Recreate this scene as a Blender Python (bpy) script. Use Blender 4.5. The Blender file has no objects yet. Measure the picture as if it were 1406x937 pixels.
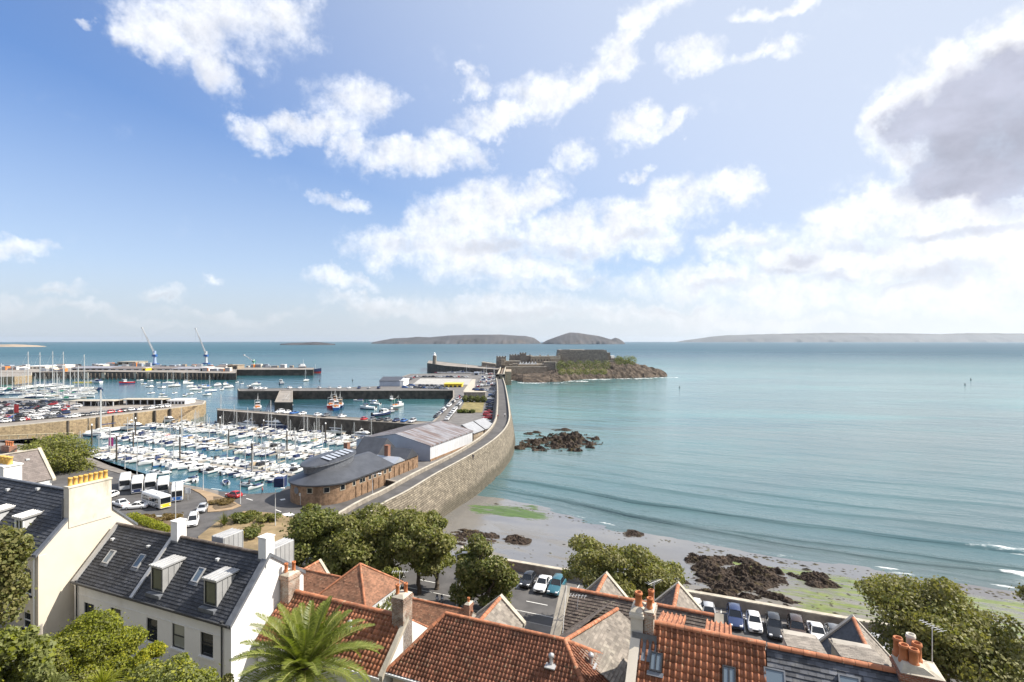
import bpy, bmesh, math, random
import numpy as np
from mathutils import Vector, Matrix, noise as mnoise
random.seed(7)
S = bpy.context.scene
COL = S.collection
PI = math.pi
F, CX, CY, CAMZ = 720.0, 703.0, 468.5, 35.0
UX, UY = 0.9258, -0.3781          # shore direction u ; seaward direction v = (-UY, UX)
ROT = math.atan2(UY, UX)
SEA = -4.5

def W(u, v, z=0.0):
    return Vector((u*UX - v*UY, u*UY + v*UX, z))
def P(px, py, z=0.0):             # world point on the level z seen at a place of the photograph
    d = (CAMZ - z)*F/(py - CY)
    return Vector(((px-CX)/F*d, d, z))
def PU(px, py, z=0.0):            # the same in (u, v)
    p = P(px, py, z); return toUV(p)
def toUV(p):
    return (p[0]*UX + p[1]*UY, -p[0]*UY + p[1]*UX, p[2])
def fromV(px, py, v):
    r = (px-CX)/F
    u = v*(r*UX + UY)/(UX - r*UY)
    Y = u*UY + v*UX
    return (u, v, CAMZ - (py-CY)/F*Y)
def fromU(px, py, u):
    r = (px-CX)/F
    v = u*(UX - r*UY)/(r*UX + UY)
    Y = u*UY + v*UX
    return (u, v, CAMZ - (py-CY)/F*Y)
def DZ(py, Y):
    return CAMZ - (py-CY)/F*Y
def DX(px, Y):
    return (px-CX)/F*Y

# ------------------------------------------------------------------ objects
ANCH = {}
def tag(o, label=None, cat=None, group=None, kind=None):
    if label: o['label'] = label
    if cat: o['category'] = cat
    if group: o['group'] = group
    if kind: o['kind'] = kind
    return o
def root(name, a, label=None, cat=None, group=None, frame='uv'):
    o = bpy.data.objects.new(name, None); COL.objects.link(o)
    o.empty_display_size = 0.3
    if frame == 'uv':
        o.location = W(*a); o.rotation_euler = (0, 0, ROT)
    else:
        o.location = Vector(a)
    ANCH[o] = (Vector(a), frame)
    return tag(o, label, cat, group)
def anch(o):
    while o not in ANCH: o = o.parent
    return ANCH[o]

class MB:
    def __init__(s):
        s.v = []; s.f = []; s.m = []; s.sm = []
    def add(s, vs, fs, m=0, smooth=False):
        b = len(s.v); s.v.extend([tuple(x) for x in vs])
        for f in fs:
            s.f.append([b+i for i in f]); s.m.append(m); s.sm.append(smooth)
        return s
    def poly(s, pts, m=0, smooth=False):
        return s.add(pts, [list(range(len(pts)))], m, smooth)
    def box(s, x0, x1, y0, y1, z0, z1, m=0):
        vs = [(x0,y0,z0),(x1,y0,z0),(x1,y1,z0),(x0,y1,z0),(x0,y0,z1),(x1,y0,z1),(x1,y1,z1),(x0,y1,z1)]
        return s.add(vs, [(0,3,2,1),(4,5,6,7),(0,1,5,4),(1,2,6,5),(2,3,7,6),(3,0,4,7)], m)
    def cbox(s, x0, x1, y0, y1, z0, z1, c=.03, m=0):     # box with chamfered top and sides
        pr = [(x0+c,y0),(x1-c,y0),(x1,y0+c),(x1,y1-c),(x1-c,y1),(x0+c,y1),(x0,y1-c),(x0,y0+c)]
        pi = [(min(max(x,x0+2*c),x1-2*c), min(max(y,y0+2*c),y1-2*c)) for x, y in pr]
        vs = [(x,y,z0) for x,y in pr]+[(x,y,z1-c) for x,y in pr]+[(x,y,z1) for x,y in pi]
        fs = [[7-i for i in range(8)], list(range(16,24))]
        for i in range(8):
            j = (i+1)%8
            fs += [(i,j,8+j,8+i),(8+i,8+j,16+j,16+i)]
        return s.add(vs, fs, m)
    def prism(s, pts, z0, z1, m=0, mtop=None):
        n = len(pts)
        a = sum(pts[i][0]*pts[(i+1)%n][1]-pts[(i+1)%n][0]*pts[i][1] for i in range(n))
        if a < 0: pts = pts[::-1]
        zf0 = z0 if callable(z0) else (lambda p: z0)
        zf1 = z1 if callable(z1) else (lambda p: z1)
        vs = [(p[0],p[1],zf0(p)) for p in pts]+[(p[0],p[1],zf1(p)) for p in pts]
        s.add(vs, [(i,(i+1)%n,n+(i+1)%n,n+i) for i in range(n)], m)
        s.add(vs[n:], [list(range(n))], m if mtop is None else mtop)
        s.add(vs[:n], [list(range(n))[::-1]], m)
        return s
    def tube(s, p0, p1, r0, r1=None, n=8, m=0, cap=True, smooth=True):
        r1 = r0 if r1 is None else r1
        p0 = Vector(p0); p1 = Vector(p1); d = (p1-p0)
        if d.length < 1e-6: return s
        d.normalize()
        a = d.cross(Vector((0,0,1)) if abs(d.z) < .95 else Vector((1,0,0))).normalized(); b = d.cross(a)
        vs = []
        for p, r in ((p0,r0),(p1,r1)):
            for i in range(n):
                t = 2*PI*i/n; vs.append(p + (a*math.cos(t)+b*math.sin(t))*r)
        s.add(vs, [(i,n+i,n+(i+1)%n,(i+1)%n) for i in range(n)], m, smooth)
        if cap:
            s.add(vs[:n], [list(range(n))], m); s.add(vs[n:], [list(range(n))[::-1]], m)
        return s
    def lathe(s, c, prof, n=14, m=0, smooth=True):
        vs = []
        for r, z in prof:
            for i in range(n):
                t = 2*PI*i/n; vs.append((c[0]+r*math.cos(t), c[1]+r*math.sin(t), c[2]+z))
        fs = []
        for k in range(len(prof)-1):
            for i in range(n):
                fs.append((k*n+i, k*n+(i+1)%n, (k+1)*n+(i+1)%n, (k+1)*n+i))
        s.add(vs, fs, m, smooth)
        s.add(vs[-n:], [list(range(n))], m); s.add(vs[:n], [list(range(n))[::-1]], m)
        return s
    def loft(s, rings, m=0, smooth=False, closed=True, caps=True):
        n = len(rings[0]); vs = [p for r in rings for p in r]; fs = []
        for k in range(len(rings)-1):
            for i in range(n if closed else n-1):
                j = (i+1)%n
                fs.append((k*n+i, k*n+j, (k+1)*n+j, (k+1)*n+i))
        s.add(vs, fs, m, smooth)
        if caps:
            s.add(rings[0], [list(range(n))[::-1]], m); s.add(rings[-1], [list(range(n))], m)
        return s
    def mesh(s, name, off=(0,0,0)):
        me = bpy.data.meshes.new(name)
        ox, oy, oz = off
        me.from_pydata([(x-ox, y-oy, z-oz) for x,y,z in s.v], [], s.f)
        me.polygons.foreach_set('material_index', s.m)
        me.polygons.foreach_set('use_smooth', s.sm)
        me.update(); return me

def link(name, me, mats, parent=None):
    if not isinstance(mats, (list, tuple)): mats = [mats]
    for m in mats: me.materials.append(m)
    o = bpy.data.objects.new(name, me); COL.objects.link(o)
    if parent: o.parent = parent
    return o
def part(parent, name, mb, mats, label=None):
    a, fr = anch(parent)
    o = link(name, mb.mesh(name, a), mats, parent)
    if label: o['label'] = label
    return o
def solo(name, mb, mats, a, label=None, cat=None, group=None, kind=None, frame='uv'):
    o = link(name, mb.mesh(name, a), mats)
    if frame == 'uv':
        o.location = W(*a); o.rotation_euler = (0,0,ROT)
    else: o.location = Vector(a)
    ANCH[o] = (Vector(a), frame)
    return tag(o, label, cat, group, kind)
def copy_tree(o, parent=None):
    c = o.copy(); COL.objects.link(c)
    if parent: c.parent = parent
    for ch in list(o.children): copy_tree(ch, c)
    return c
ORD = ['first','second','third','fourth','fifth','sixth','seventh','eighth','ninth','tenth','eleventh','twelfth','thirteenth','fourteenth',
 'fifteenth','sixteenth','seventeenth','eighteenth','nineteenth','twentieth','twenty-first','twenty-second','twenty-third','twenty-fourth',
 'twenty-fifth','twenty-sixth','twenty-seventh','twenty-eighth','twenty-ninth','thirtieth','thirty-first','thirty-second','thirty-third','thirty-fourth','thirty-fifth','thirty-sixth','thirty-seventh','thirty-eighth','thirty-ninth','fortieth']

# ------------------------------------------------------------------ materials
class NT:
    def __init__(s, name, world=False):
        if world:
            s.t = world.node_tree
        else:
            s.m = bpy.data.materials.new(name); s.m.use_nodes = True; s.t = s.m.node_tree
        s.t.nodes.clear(); s.L = s.t.links
    def n(s, typ, ins=None, **kw):
        nd = s.t.nodes.new(typ)
        for k, v in kw.items(): setattr(nd, k, v)
        if ins:
            for k, v in ins.items():
                sk = nd.inputs[k]
                if hasattr(v, 'is_output'): s.L.new(v, sk)
                else: sk.default_value = v
        return nd
    def math(s, op, a, b=0.0, c=0.0, clamp=False):
        nd = s.n('ShaderNodeMath', {0:a, 1:b, 2:c}, operation=op); nd.use_clamp = clamp
        return nd.outputs[0]
    def vm(s, op, a, b=(0,0,0)):
        nd = s.n('ShaderNodeVectorMath', {0:a, 1:b}, operation=op); return nd.outputs[1 if op in ('LENGTH','DOT_PRODUCT','DISTANCE') else 0]
    def mix(s, f, a, b, blend='MIX'):
        nd = s.n('ShaderNodeMix', data_type='RGBA', blend_type=blend)
        for k, v in ((0,f),(6,a),(7,b)):
            if hasattr(v, 'is_output'): s.L.new(v, nd.inputs[k])
            else:
                if k and len(v) == 3: v = (*v, 1)
                nd.inputs[k].default_value = v
        return nd.outputs[2]
    def noise(s, vec, scale, detail=3, rough=.55, dist=0.0):
        nd = s.n('ShaderNodeTexNoise', {'Scale':scale,'Detail':detail,'Roughness':rough,'Distortion':dist})
        if vec is not None: s.L.new(vec, nd.inputs['Vector'])
        return nd.outputs['Fac']
    def mr(s, v, a, b, c=0.0, d=1.0, smooth=True):
        nd = s.n('ShaderNodeMapRange', {0:v,1:a,2:b,3:c,4:d}); nd.interpolation_type = 'SMOOTHSTEP' if smooth else 'LINEAR'
        return nd.outputs[0]
    def pos(s): return s.n('ShaderNodeNewGeometry').outputs['Position']
    def mapping(s, vec, rot=(0,0,0), scale=(1,1,1), loc=(0,0,0)):
        return s.n('ShaderNodeMapping', {'Vector':vec,'Rotation':rot,'Scale':scale,'Location':loc}).outputs[0]
    def bump(s, h, strength=.3, dist=.1):
        return s.n('ShaderNodeBump', {'Height':h,'Strength':strength,'Distance':dist}).outputs[0]
    def out(s, sh):
        o = s.n('ShaderNodeOutputMaterial'); s.L.new(sh, o.inputs[0]); return s.m
    def pbsdf(s, col, rough=.8, normal=None, metal=0.0, spec=.5, **kw):
        ins = {'Base Color': col if hasattr(col,'is_output') else (*col[:3],1), 'Roughness':rough, 'Metallic':metal, 'Specular IOR Level':spec}
        ins.update(kw)
        nd = s.n('ShaderNodeBsdfPrincipled', ins)
        if normal is not None: s.L.new(normal, nd.inputs['Normal'])
        return nd.outputs[0]
def sc(c, k): return tuple(min(1, x*k) for x in c)
def mk(name, col, rough=.8, var=.18, scale=1.5, bump=0.0, bscale=8, metal=0.0, spec=.4, island=0.0, dirt=None, dirt_amt=.4, dirt_scale=.7, coat=0.0, lichen=None):
    t = NT(name); p = t.pos()
    f = t.mr(t.noise(p, scale, 5, .6), .3, .7)
    c = t.mix(f, sc(col, 1-var), sc(col, 1+var))
    if dirt:
        g = t.mr(t.noise(t.mapping(p, scale=(1,1,.35)), dirt_scale, 6, .65), .52, .75, 0, dirt_amt)
        c = t.mix(g, c, dirt)
    if lichen:
        c = t.mix(t.math('MULTIPLY', t.mr(t.noise(p, 4.5, 6, .72), .575, .64), t.mr(t.noise(p, .55, 3, .6), .40, .62, .1, .85)), c, lichen)
    if island:
        r = t.n('ShaderNodeNewGeometry').outputs['Random Per Island']
        k = t.mr(r, 0, 1, 1-island, 1+island, False)
        c = t.mix(1.0, c, t.n('ShaderNodeCombineColor', {0:k,1:k,2:k}).outputs[0], 'MULTIPLY')
    nm = t.bump(t.noise(p, bscale, 6, .65), bump, .05) if bump else None
    kw = {'Coat Weight': coat} if coat else {}
    return t.out(t.pbsdf(c, rough, nm, metal, spec, **kw))
def mk_brick(name, c1, c2, mortar, bw=.3, rh=.09, ms=.012, rough=.85, var=.25, axis='u', bump=.4, lime=0, tide=None):
    """masonry laid in courses: coordinates follow the wall (along u / v) and the height"""
    t = NT(name); p = t.pos()
    q = t.n('ShaderNodeSeparateXYZ', {0: t.mapping(p, rot=(0,0,-ROT))}).outputs
    al = t.math('ADD', q[0], q[1]) if axis == 'uv' else (q[0] if axis == 'u' else q[1])
    vec = t.n('ShaderNodeCombineXYZ', {0: al, 1: q[2], 2: 0.0}).outputs[0]
    nz = t.n('ShaderNodeTexNoise', {'Vector': vec, 'Scale': 1.2, 'Detail': 3}).outputs['Color']
    vec = t.vm('ADD', vec, t.vm('MULTIPLY', t.vm('SUBTRACT', nz, (.5,.5,.5)), (.06,.06,0)))
    b = t.n('ShaderNodeTexBrick', {'Vector': vec, 'Color1': (*c1,1), 'Color2': (*c2,1), 'Mortar': (*mortar,1), 'Scale': 1.0, 'Mortar Size': ms, 'Bias': 0.0, 'Brick Width': bw, 'Row Height': rh})
    f = t.mr(t.noise(p, .9, 6, .7), .3, .7, 1-var, 1+var)
    c = t.mix(1.0, b.outputs[0], t.n('ShaderNodeCombineColor', {0:f,1:f,2:f}).outputs[0], 'MULTIPLY')
    if tide:          # weed and damp below the high water mark
        g = t.mr(t.math('ADD', q[2], t.math('MULTIPLY', t.math('SUBTRACT', t.noise(p,.35,6,.7), .5), 3.2)), tide[0]-tide[1], tide[0]+tide[1], .72, 0); c = t.mix(g, c, (.062,.056,.040))
    if lime: c = t.mix(t.mr(t.noise(p, 1.7, 6, .7), .5, .62, 0, lime), c, (.42,.39,.34))
    nm = t.bump(t.math('ADD', t.math('MULTIPLY', b.outputs[1], -1.0), t.math('MULTIPLY', t.noise(p, 9, 5), .6)), bump, .05)
    return t.out(t.pbsdf(c, rough, nm, 0, .3))
def mk_glass(name, col=(.015,.02,.025), rough=.04):
    t = NT(name); return t.out(t.pbsdf(col, rough, None, 0, .6))
def mk_leaf(name, c1, c2, c3=None, trans=.35, rough=.55):
    t = NT(name)
    r = t.n('ShaderNodeNewGeometry').outputs['Random Per Island']
    c = t.mix(r, c1, c2)
    f = t.mr(t.noise(t.pos(), .6, 4, .6), .4, .65)
    if c3: c = t.mix(t.math('MULTIPLY', f, .7), c, c3)
    a = t.pbsdf(c, rough, None, 0, .3)
    b = t.n('ShaderNodeBsdfTranslucent', {'Color': t.mix(1.0, c, (1.3,1.35,.6), 'MULTIPLY')}).outputs[0]
    ms = t.n('ShaderNodeMixShader', {0: trans}); t.L.new(a, ms.inputs[1]); t.L.new(b, ms.inputs[2])
    return t.out(ms.outputs[0])

M = {}
M['asphalt'] = mk('asphalt', (.085,.081,.080), .85, .22, .35, .25, 20, dirt=(.10,.095,.09), dirt_amt=.5, dirt_scale=.25)
M['asphalt_light'] = mk('asphalt_light', (.14,.132,.127), .85, .2, .3, .2, 20, dirt=(.15,.14,.125), dirt_amt=.5, dirt_scale=.2)
M['paving'] = mk('paving', (.19,.17,.15), .85, .2, .5, .2, 14, dirt=(.10,.09,.08), dirt_amt=.6, dirt_scale=.4)
M['kerb'] = mk('kerb_stone', (.33,.31,.28), .85, .15, 2, .2)
M['paint'] = mk('road_paint', (.72,.71,.68), .7, .12, 3, dirt=(.25,.24,.23), dirt_amt=.6, dirt_scale=2.5)
M['white_render'] = mk('white_render', (.80,.79,.77), .75, .03, .8, .12, 25, dirt=(.55,.53,.48), dirt_amt=.45, dirt_scale=.7)
M['cream_render'] = mk('cream_render', (.66,.595,.50), .8, .04, .6, .12, 25, dirt=(.50,.43,.32), dirt_amt=.35, dirt_scale=.45)
M['chim_render'] = mk('stained_render', (.62,.575,.495), .85, .08, 1.2, .2, 20, dirt=(.26,.22,.13), dirt_amt=.75, dirt_scale=.75)
M['grey_render'] = mk('grey_render', (.36,.33,.29), .85, .14, 1.1, .25, 18, dirt=(.20,.18,.13), dirt_amt=.6)
M['white_paint'] = mk('white_paint', (.80,.80,.79), .45, .02, 2)
M['dark_frame'] = mk('dark_frame', (.03,.032,.036), .4, .1, 2)
M['gutter'] = mk('gutter_metal', (.045,.047,.052), .5, .15, 2)
M['zinc'] = mk('zinc', (.47,.47,.47), .42, .10, .9, .05, 10, metal=.35, dirt=(.33,.32,.31), dirt_amt=.4, dirt_scale=1.2)
M['lead'] = mk('lead', (.16,.17,.19), .55, .2, 2, .1, metal=.2)
M['glass'] = mk_glass('window_glass')
M['glass_green'] = mk_glass('curtained_glass', (.10,.11,.07), .06)
M['glass_blind'] = mk_glass('blind_glass', (.30,.31,.27), .08)
M['skyglass'] = mk_glass('skylight_glass', (.13,.17,.21), .05)
M['slate'] = mk('slate', (.043,.046,.055), .6, .25, 1.0, .2, 14, spec=.35, island=.28, dirt=(.075,.075,.077), dirt_amt=.35, dirt_scale=.6, lichen=(.10,.10,.095))
M['slate_old'] = mk('old_slate', (.085,.09,.105), .65, .3, 1.1, .3, 12, island=.45, dirt=(.20,.19,.17), dirt_amt=.7, dirt_scale=1.4)
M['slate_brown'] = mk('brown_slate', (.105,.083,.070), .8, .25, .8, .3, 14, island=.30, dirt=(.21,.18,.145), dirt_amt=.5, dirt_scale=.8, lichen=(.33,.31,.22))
M['slate_sunlit'] = mk('sunlit_slate', (.20,.175,.15), .8, .2, .8, .3, 14, island=.3, dirt=(.30,.28,.23), dirt_amt=.6, dirt_scale=1.0)  # brown slate with sunlight put into the colour, for sun-facing slopes
M['roof_grey'] = mk('mauve_tile', (.165,.140,.130), .8, .1, .6, .1, 14, island=.15)
M['boat_roof'] = mk('boathouse_sheet', (.27,.28,.30), .6, .12, .6, dirt=(.18,.17,.16), dirt_amt=.5, dirt_scale=.4)
M['castle_coping'] = mk('castle_coping', (.55,.49,.40), .85, .15, .3)
M['pantile'] = mk('pantile', (.335,.138,.074), .65, .22, 1.0, .2, 16, spec=.35, island=.30, dirt=(.13,.075,.05), dirt_amt=.7, dirt_scale=.9, lichen=(.40,.34,.22))
M['pantile_dark'] = mk('weathered_pantile', (.235,.103,.064), .7, .22, 1.0, .2, 16, spec=.3, island=.30, dirt=(.10,.06,.045), dirt_amt=.7, dirt_scale=.8, lichen=(.36,.31,.20))
M['plain_tile'] = mk('plain_tile', (.215,.105,.062), .8, .2, .8, .25, 16, island=.3, dirt=(.12,.075,.05), dirt_amt=.6, dirt_scale=.8, lichen=(.34,.27,.18))
M['ridge'] = mk('ridge_tile', (.36,.14,.07), .75, .22, 2, .2, 12, island=.25, dirt=(.20,.17,.12), dirt_amt=.6, dirt_scale=2, lichen=(.42,.38,.26))
M['pot'] = mk('terracotta_pot', (.44,.155,.06), .7, .15, 2.5, .1, dirt=(.22,.12,.07), dirt_amt=.5, dirt_scale=2)
M['pot_yellow'] = mk('buff_pot', (.58,.36,.09), .65, .12, 3, .1, dirt=(.34,.24,.1), dirt_amt=.5, dirt_scale=2)
M['brick'] = mk_brick('red_brick', (.30,.115,.065), (.22,.085,.05), (.30,.26,.21), .23, .075, .010, axis='uv')
M['brick_grey'] = mk_brick('old_brick', (.30,.155,.095), (.20,.11,.075), (.36,.33,.28), .23, .085, .016, var=.5, axis='uv', lime=.75)
M['brick_tan'] = mk_brick('tan_brick', (.275,.178,.112), (.22,.14,.088), (.27,.185,.12), .45, .15, .012, var=.35, axis='uv')
M['stone'] = mk_brick('granite_masonry', (.275,.235,.18), (.165,.14,.108), (.11,.095,.075), 1.0, .42, .055, var=.34, axis='uv', tide=(-1.6,.9), bump=.8)
M['stone_warm'] = mk_brick('quay_masonry', (.36,.27,.16), (.29,.215,.13), (.2,.15,.1), 1.6, .6, .05, var=.3, axis='v')
M['stone_dark'] = mk('dark_quay', (.075,.062,.05), .9, .45, .35, .6, 2, dirt=(.025,.024,.02), dirt_amt=.8, dirt_scale=.18)
M['stone_grey'] = mk('grey_stone', (.26,.23,.195), .9, .25, .8, .5, 6, dirt=(.13,.115,.09), dirt_amt=.6)
M['castle'] = mk_brick('castle_stone', (.27,.235,.195), (.185,.16,.135), (.12,.105,.085), 3.0, 1.2, .12, var=.4, axis='uv')
M['castle_tan'] = mk_brick('castle_tan_stone', (.36,.30,.225), (.29,.235,.175), (.17,.13,.10), 3.0, 1.2, .1, var=.35, axis='uv')
M['coping'] = mk('pale_coping', (.42,.38,.31), .85, .2, 1.0, .3, 10, dirt=(.22,.2,.15), dirt_amt=.5)
M['quay_top'] = mk('quay_paving', (.24,.215,.19), .88, .2, .12, .15, 3, dirt=(.13,.12,.11), dirt_amt=.6, dirt_scale=.08)
M['concrete'] = mk('concrete', (.36,.35,.33), .85, .12, .3, .15, 6, dirt=(.22,.21,.2), dirt_amt=.5)
M['rock'] = mk('weed_rock', (.046,.032,.023), .85, .6, 1.2, 1.0, 5, spec=.25, dirt=(.085,.066,.022), dirt_amt=.85, dirt_scale=.5)
M['rock_brown'] = mk('shore_rock', (.080,.062,.048), .9, .6, .16, 1.0, .6, spec=.2, dirt=(.040,.030,.022), dirt_amt=.95, dirt_scale=.13)
M['metal_roof'] = mk('shed_roof', (.27,.265,.28), .5, .22, .45, .1, 3, metal=.15, island=.25, dirt=(.15,.085,.06), dirt_amt=.95, dirt_scale=.42)
M['metal_wall'] = mk('shed_cladding', (.62,.635,.66), .45, .06, .4, metal=.1)
def shed_roof_mat():
    t = NT('rusty_sheet_roof'); p = t.mapping(t.pos(), rot=(0,0,-ROT))
    a = t.noise(t.mapping(p,scale=(.09,.75,.2)),1.0,5,.65); b = t.noise(t.mapping(p,scale=(.25,2.2,.5)),1.0,4,.7)
    c = t.mix(t.mr(b,.35,.65), (.20,.195,.215), (.34,.335,.35)); c = t.mix(t.mr(a,.47,.60,0,.9), c, t.mix(b,(.12,.075,.06),(.20,.14,.12)))
    return t.out(t.pbsdf(c,.55,None,.1,.4))
M['shed_roof'] = shed_roof_mat()
M['metal_wall_blue'] = mk('shed_cladding_blue', (.36,.40,.47), .5, .1, .2, metal=.15)
M['sheet_dark'] = mk('dark_sheet_roof', (.075,.08,.092), .45, .15, .5, .05, 6, metal=.2)
M['sheet_light'] = mk('pale_sheet_roof', (.42,.45,.5), .4, .1, .5, metal=.3)
M['white_gel'] = mk('boat_gelcoat', (.72,.72,.71), .25, .03, .5, coat=.3)
M['cream_gel'] = mk('cream_gelcoat', (.74,.70,.60), .3, .04, .5)
M['navy'] = mk('navy_canvas', (.02,.035,.10), .7, .2, 2)
M['blue'] = mk('blue_paint', (.03,.11,.33), .35, .15, 1)
M['red'] = mk('red_paint', (.45,.03,.03), .4, .1, 1)
M['green'] = mk('green_paint', (.03,.2,.12), .4, .1, 1)
M['orange'] = mk('orange_paint', (.6,.2,.04), .5, .15, 1)
M['yellow'] = mk('yellow_paint', (.75,.55,.04), .4, .08, 1)
M['grey'] = mk('grey_paint', (.28,.29,.31), .5, .12, 1)
M['lgrey'] = mk('pale_grey_paint', (.52,.53,.54), .45, .08, 1)
M['black'] = mk('black_rubber', (.022,.022,.024), .6, .2, 2)
M['dkglass'] = mk_glass('tinted_glass', (.012,.015,.02), .06)
M['tan'] = mk('tan_canvas', (.42,.33,.22), .8, .1, 1)
M['alu'] = mk('mast_aluminium', (.62,.62,.6), .4, .05, 1, metal=.4)
M['teak'] = mk('pontoon_deck', (.30,.27,.23), .85, .2, .8)
M['pile'] = mk('steel_pile', (.075,.062,.05), .7, .3, .8)
M['rust'] = mk('rust', (.22,.085,.035), .85, .35, .5, .3)
M['bark'] = mk('bark', (.085,.068,.052), .9, .3, 2, .6, 10)
M['soil'] = mk('soil', (.13,.095,.06), .95, .3, .8, .4, 6)
M['dry_grass'] = mk('dry_grass', (.20,.165,.07), .95, .3, .4, .3, 8, dirt=(.12,.13,.05), dirt_amt=.7, dirt_scale=.3)
M['grass'] = mk('grass_ground', (.085,.10,.035), .95, .35, .5, .4, 8, dirt=(.17,.135,.075), dirt_amt=.7, dirt_scale=.25)
M['leaf'] = mk_leaf('oak_leaf', (.095,.12,.028), (.25,.255,.075), (.19,.175,.065))
M['leaf_dark'] = mk_leaf('dark_leaf', (.065,.09,.024), (.19,.205,.055), (.115,.12,.04))
M['leaf_olive'] = mk_leaf('olive_leaf', (.115,.125,.04), (.28,.265,.10), (.195,.175,.075))
M['leaf_bright'] = mk_leaf('bright_leaf', (.19,.22,.020), (.36,.35,.04), (.20,.23,.028), .42)
M['leaf_pale'] = mk_leaf('pale_leaf', (.13,.155,.05), (.27,.28,.11), (.17,.19,.06), .4)
M['leaf_brown'] = mk_leaf('dry_leaf', (.14,.10,.04), (.24,.18,.08), (.16,.10,.05))
M['leaf_yellow'] = mk_leaf('yellow_flower', (.5,.42,.02), (.62,.52,.04), None)
M['palm'] = mk_leaf('palm_leaf', (.13,.17,.03), (.26,.29,.07), (.18,.20,.04), .4, .35)
M['palm_rib'] = mk('palm_rib', (.30,.30,.10), .5, .15, 2)
M['skin'] = mk('skin', (.5,.3,.22), .6, .05, 3)
M['cloth_dark'] = mk('dark_cloth', (.03,.035,.05), .9, .2, 3)
M['cloth_red'] = mk('red_cloth', (.4,.05,.05), .9, .1, 3)
M['cloth_white'] = mk('white_cloth', (.75,.74,.72), .9, .05, 3)
for _n, _c in (('white',(.80,.80,.80)),('silver',(.42,.43,.45)),('grey',(.14,.145,.155)),('black',(.016,.017,.02)),('navy',(.02,.035,.10)),
               ('red',(.42,.03,.035)),('blue',(.03,.12,.36)),('teal',(.03,.12,.16)),('brown',(.05,.03,.022))):
    M['car_'+_n] = mk('car_'+_n+'_paint', _c, .25, .03, .5, coat=.6)
M['rim'] = mk('alloy_rim', (.45,.45,.46), .35, .05, 1, metal=.7)
M['lamp'] = mk('headlamp', (.75,.77,.8), .1, .02, 1, spec=.8)
M['taillamp'] = mk('rear_lamp', (.45,.02,.02), .2, .02, 1)
M['plate'] = mk('number_plate', (.05,.05,.055), .5, .02, 1)

# ------------------------------------------------------------------ roofs
def roof_cover(pts, kind, cw, rh, thick=.042):
    """tiles laid in courses over a convex planar polygon (uvz); returns an MB"""
    pts = [Vector(p) for p in pts]
    n = (pts[1]-pts[0]).cross(pts[2]-pts[0]).normalized()
    if n.z < 0: n = -n
    e2 = (Vector((0,0,1)) - n*n.z).normalized(); e1 = e2.cross(n).normalized()
    o = pts[0]
    loc = [((p-o).dot(e1), (p-o).dot(e2)) for p in pts]
    a0, a1 = min(l[0] for l in loc), max(l[0] for l in loc)
    b0, b1 = min(l[1] for l in loc), max(l[1] for l in loc)
    bm = bmesh.new()
    if kind == 'pan':
        prof = [(0,0),(.07,.06),(.17,.10),(.29,.10),(.40,.055),(.48,.0),(.62,-.02),(.85,-.02),(1.0,.0)]
    else:
        prof = [(0.015,0),(.985,0)]
    nr = int(math.ceil((b1-b0)/rh)); nc = int(math.ceil((a1-a0)/cw))+1
    rnd = random.Random(len(pts)*17+nc)
    for j in range(nr):
        sh = (.5*cw if (kind != 'pan' and j % 2) else 0)
        for i in range(nc):
            x0 = a0 + i*cw - sh
            jb = rnd.uniform(-.010,.010); jz = rnd.uniform(0,.012)+(.03 if rnd.random() < .012 else 0)
            bot = b0 + j*rh + jb - (.0 if j == 0 else .03); top = b0 + (j+1)*rh
            vb = []; vt = []; vd = []
            for s_, h in prof:
                x = x0 + s_*cw
                hh = h*(cw/.29) + .035*mnoise.noise((x*.55,j*rh*.6,nc*.37))
                vb.append(bm.verts.new(o + e1*x + e2*bot + n*(hh+thick+jz)))
                vt.append(bm.verts.new(o + e1*x + e2*top + n*(hh+.004)))
                vd.append(bm.verts.new(o + e1*x + e2*bot + n*(hh-.005)))
            for k in range(len(prof)-1):
                f = bm.faces.new((vb[k],vb[k+1],vt[k+1],vt[k])); f.smooth = (kind == 'pan')
                bm.faces.new((vd[k],vd[k+1],vb[k+1],vb[k]))
    cen = sum(pts, Vector())/len(pts)
    for i in range(len(pts)):
        a, b = pts[i], pts[(i+1)%len(pts)]
        pn = (b-a).cross(n).normalized()
        if pn.dot(cen-a) > 0: pn = -pn
        bmesh.ops.bisect_plane(bm, geom=bm.verts[:]+bm.edges[:]+bm.faces[:], plane_co=a, plane_no=pn, clear_outer=True, dist=1e-5)
    mb = MB(); bm.verts.index_update()
    mb.v = [tuple(v.co) for v in bm.verts]
    for f in bm.faces:
        mb.f.append([v.index for v in f.verts]); mb.m.append(0); mb.sm.append(f.smooth)
    bm.free()
    # the boarding under the tiles
    low = [p - n*.12 for p in pts]; up = [p - n*.012 for p in pts]; k = len(pts)
    mb.add(up+low, [list(range(k)), [2*k-1-i for i in range(k)]] + [(i,(i+1)%k,k+(i+1)%k,k+i) for i in range(k)])
    return mb
def join(*mbs):
    r = MB()
    for m in mbs:
        b = len(r.v); r.v += m.v; r.f += [[b+i for i in f] for f in m.f]; r.m += m.m; r.sm += m.sm
    return r
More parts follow.
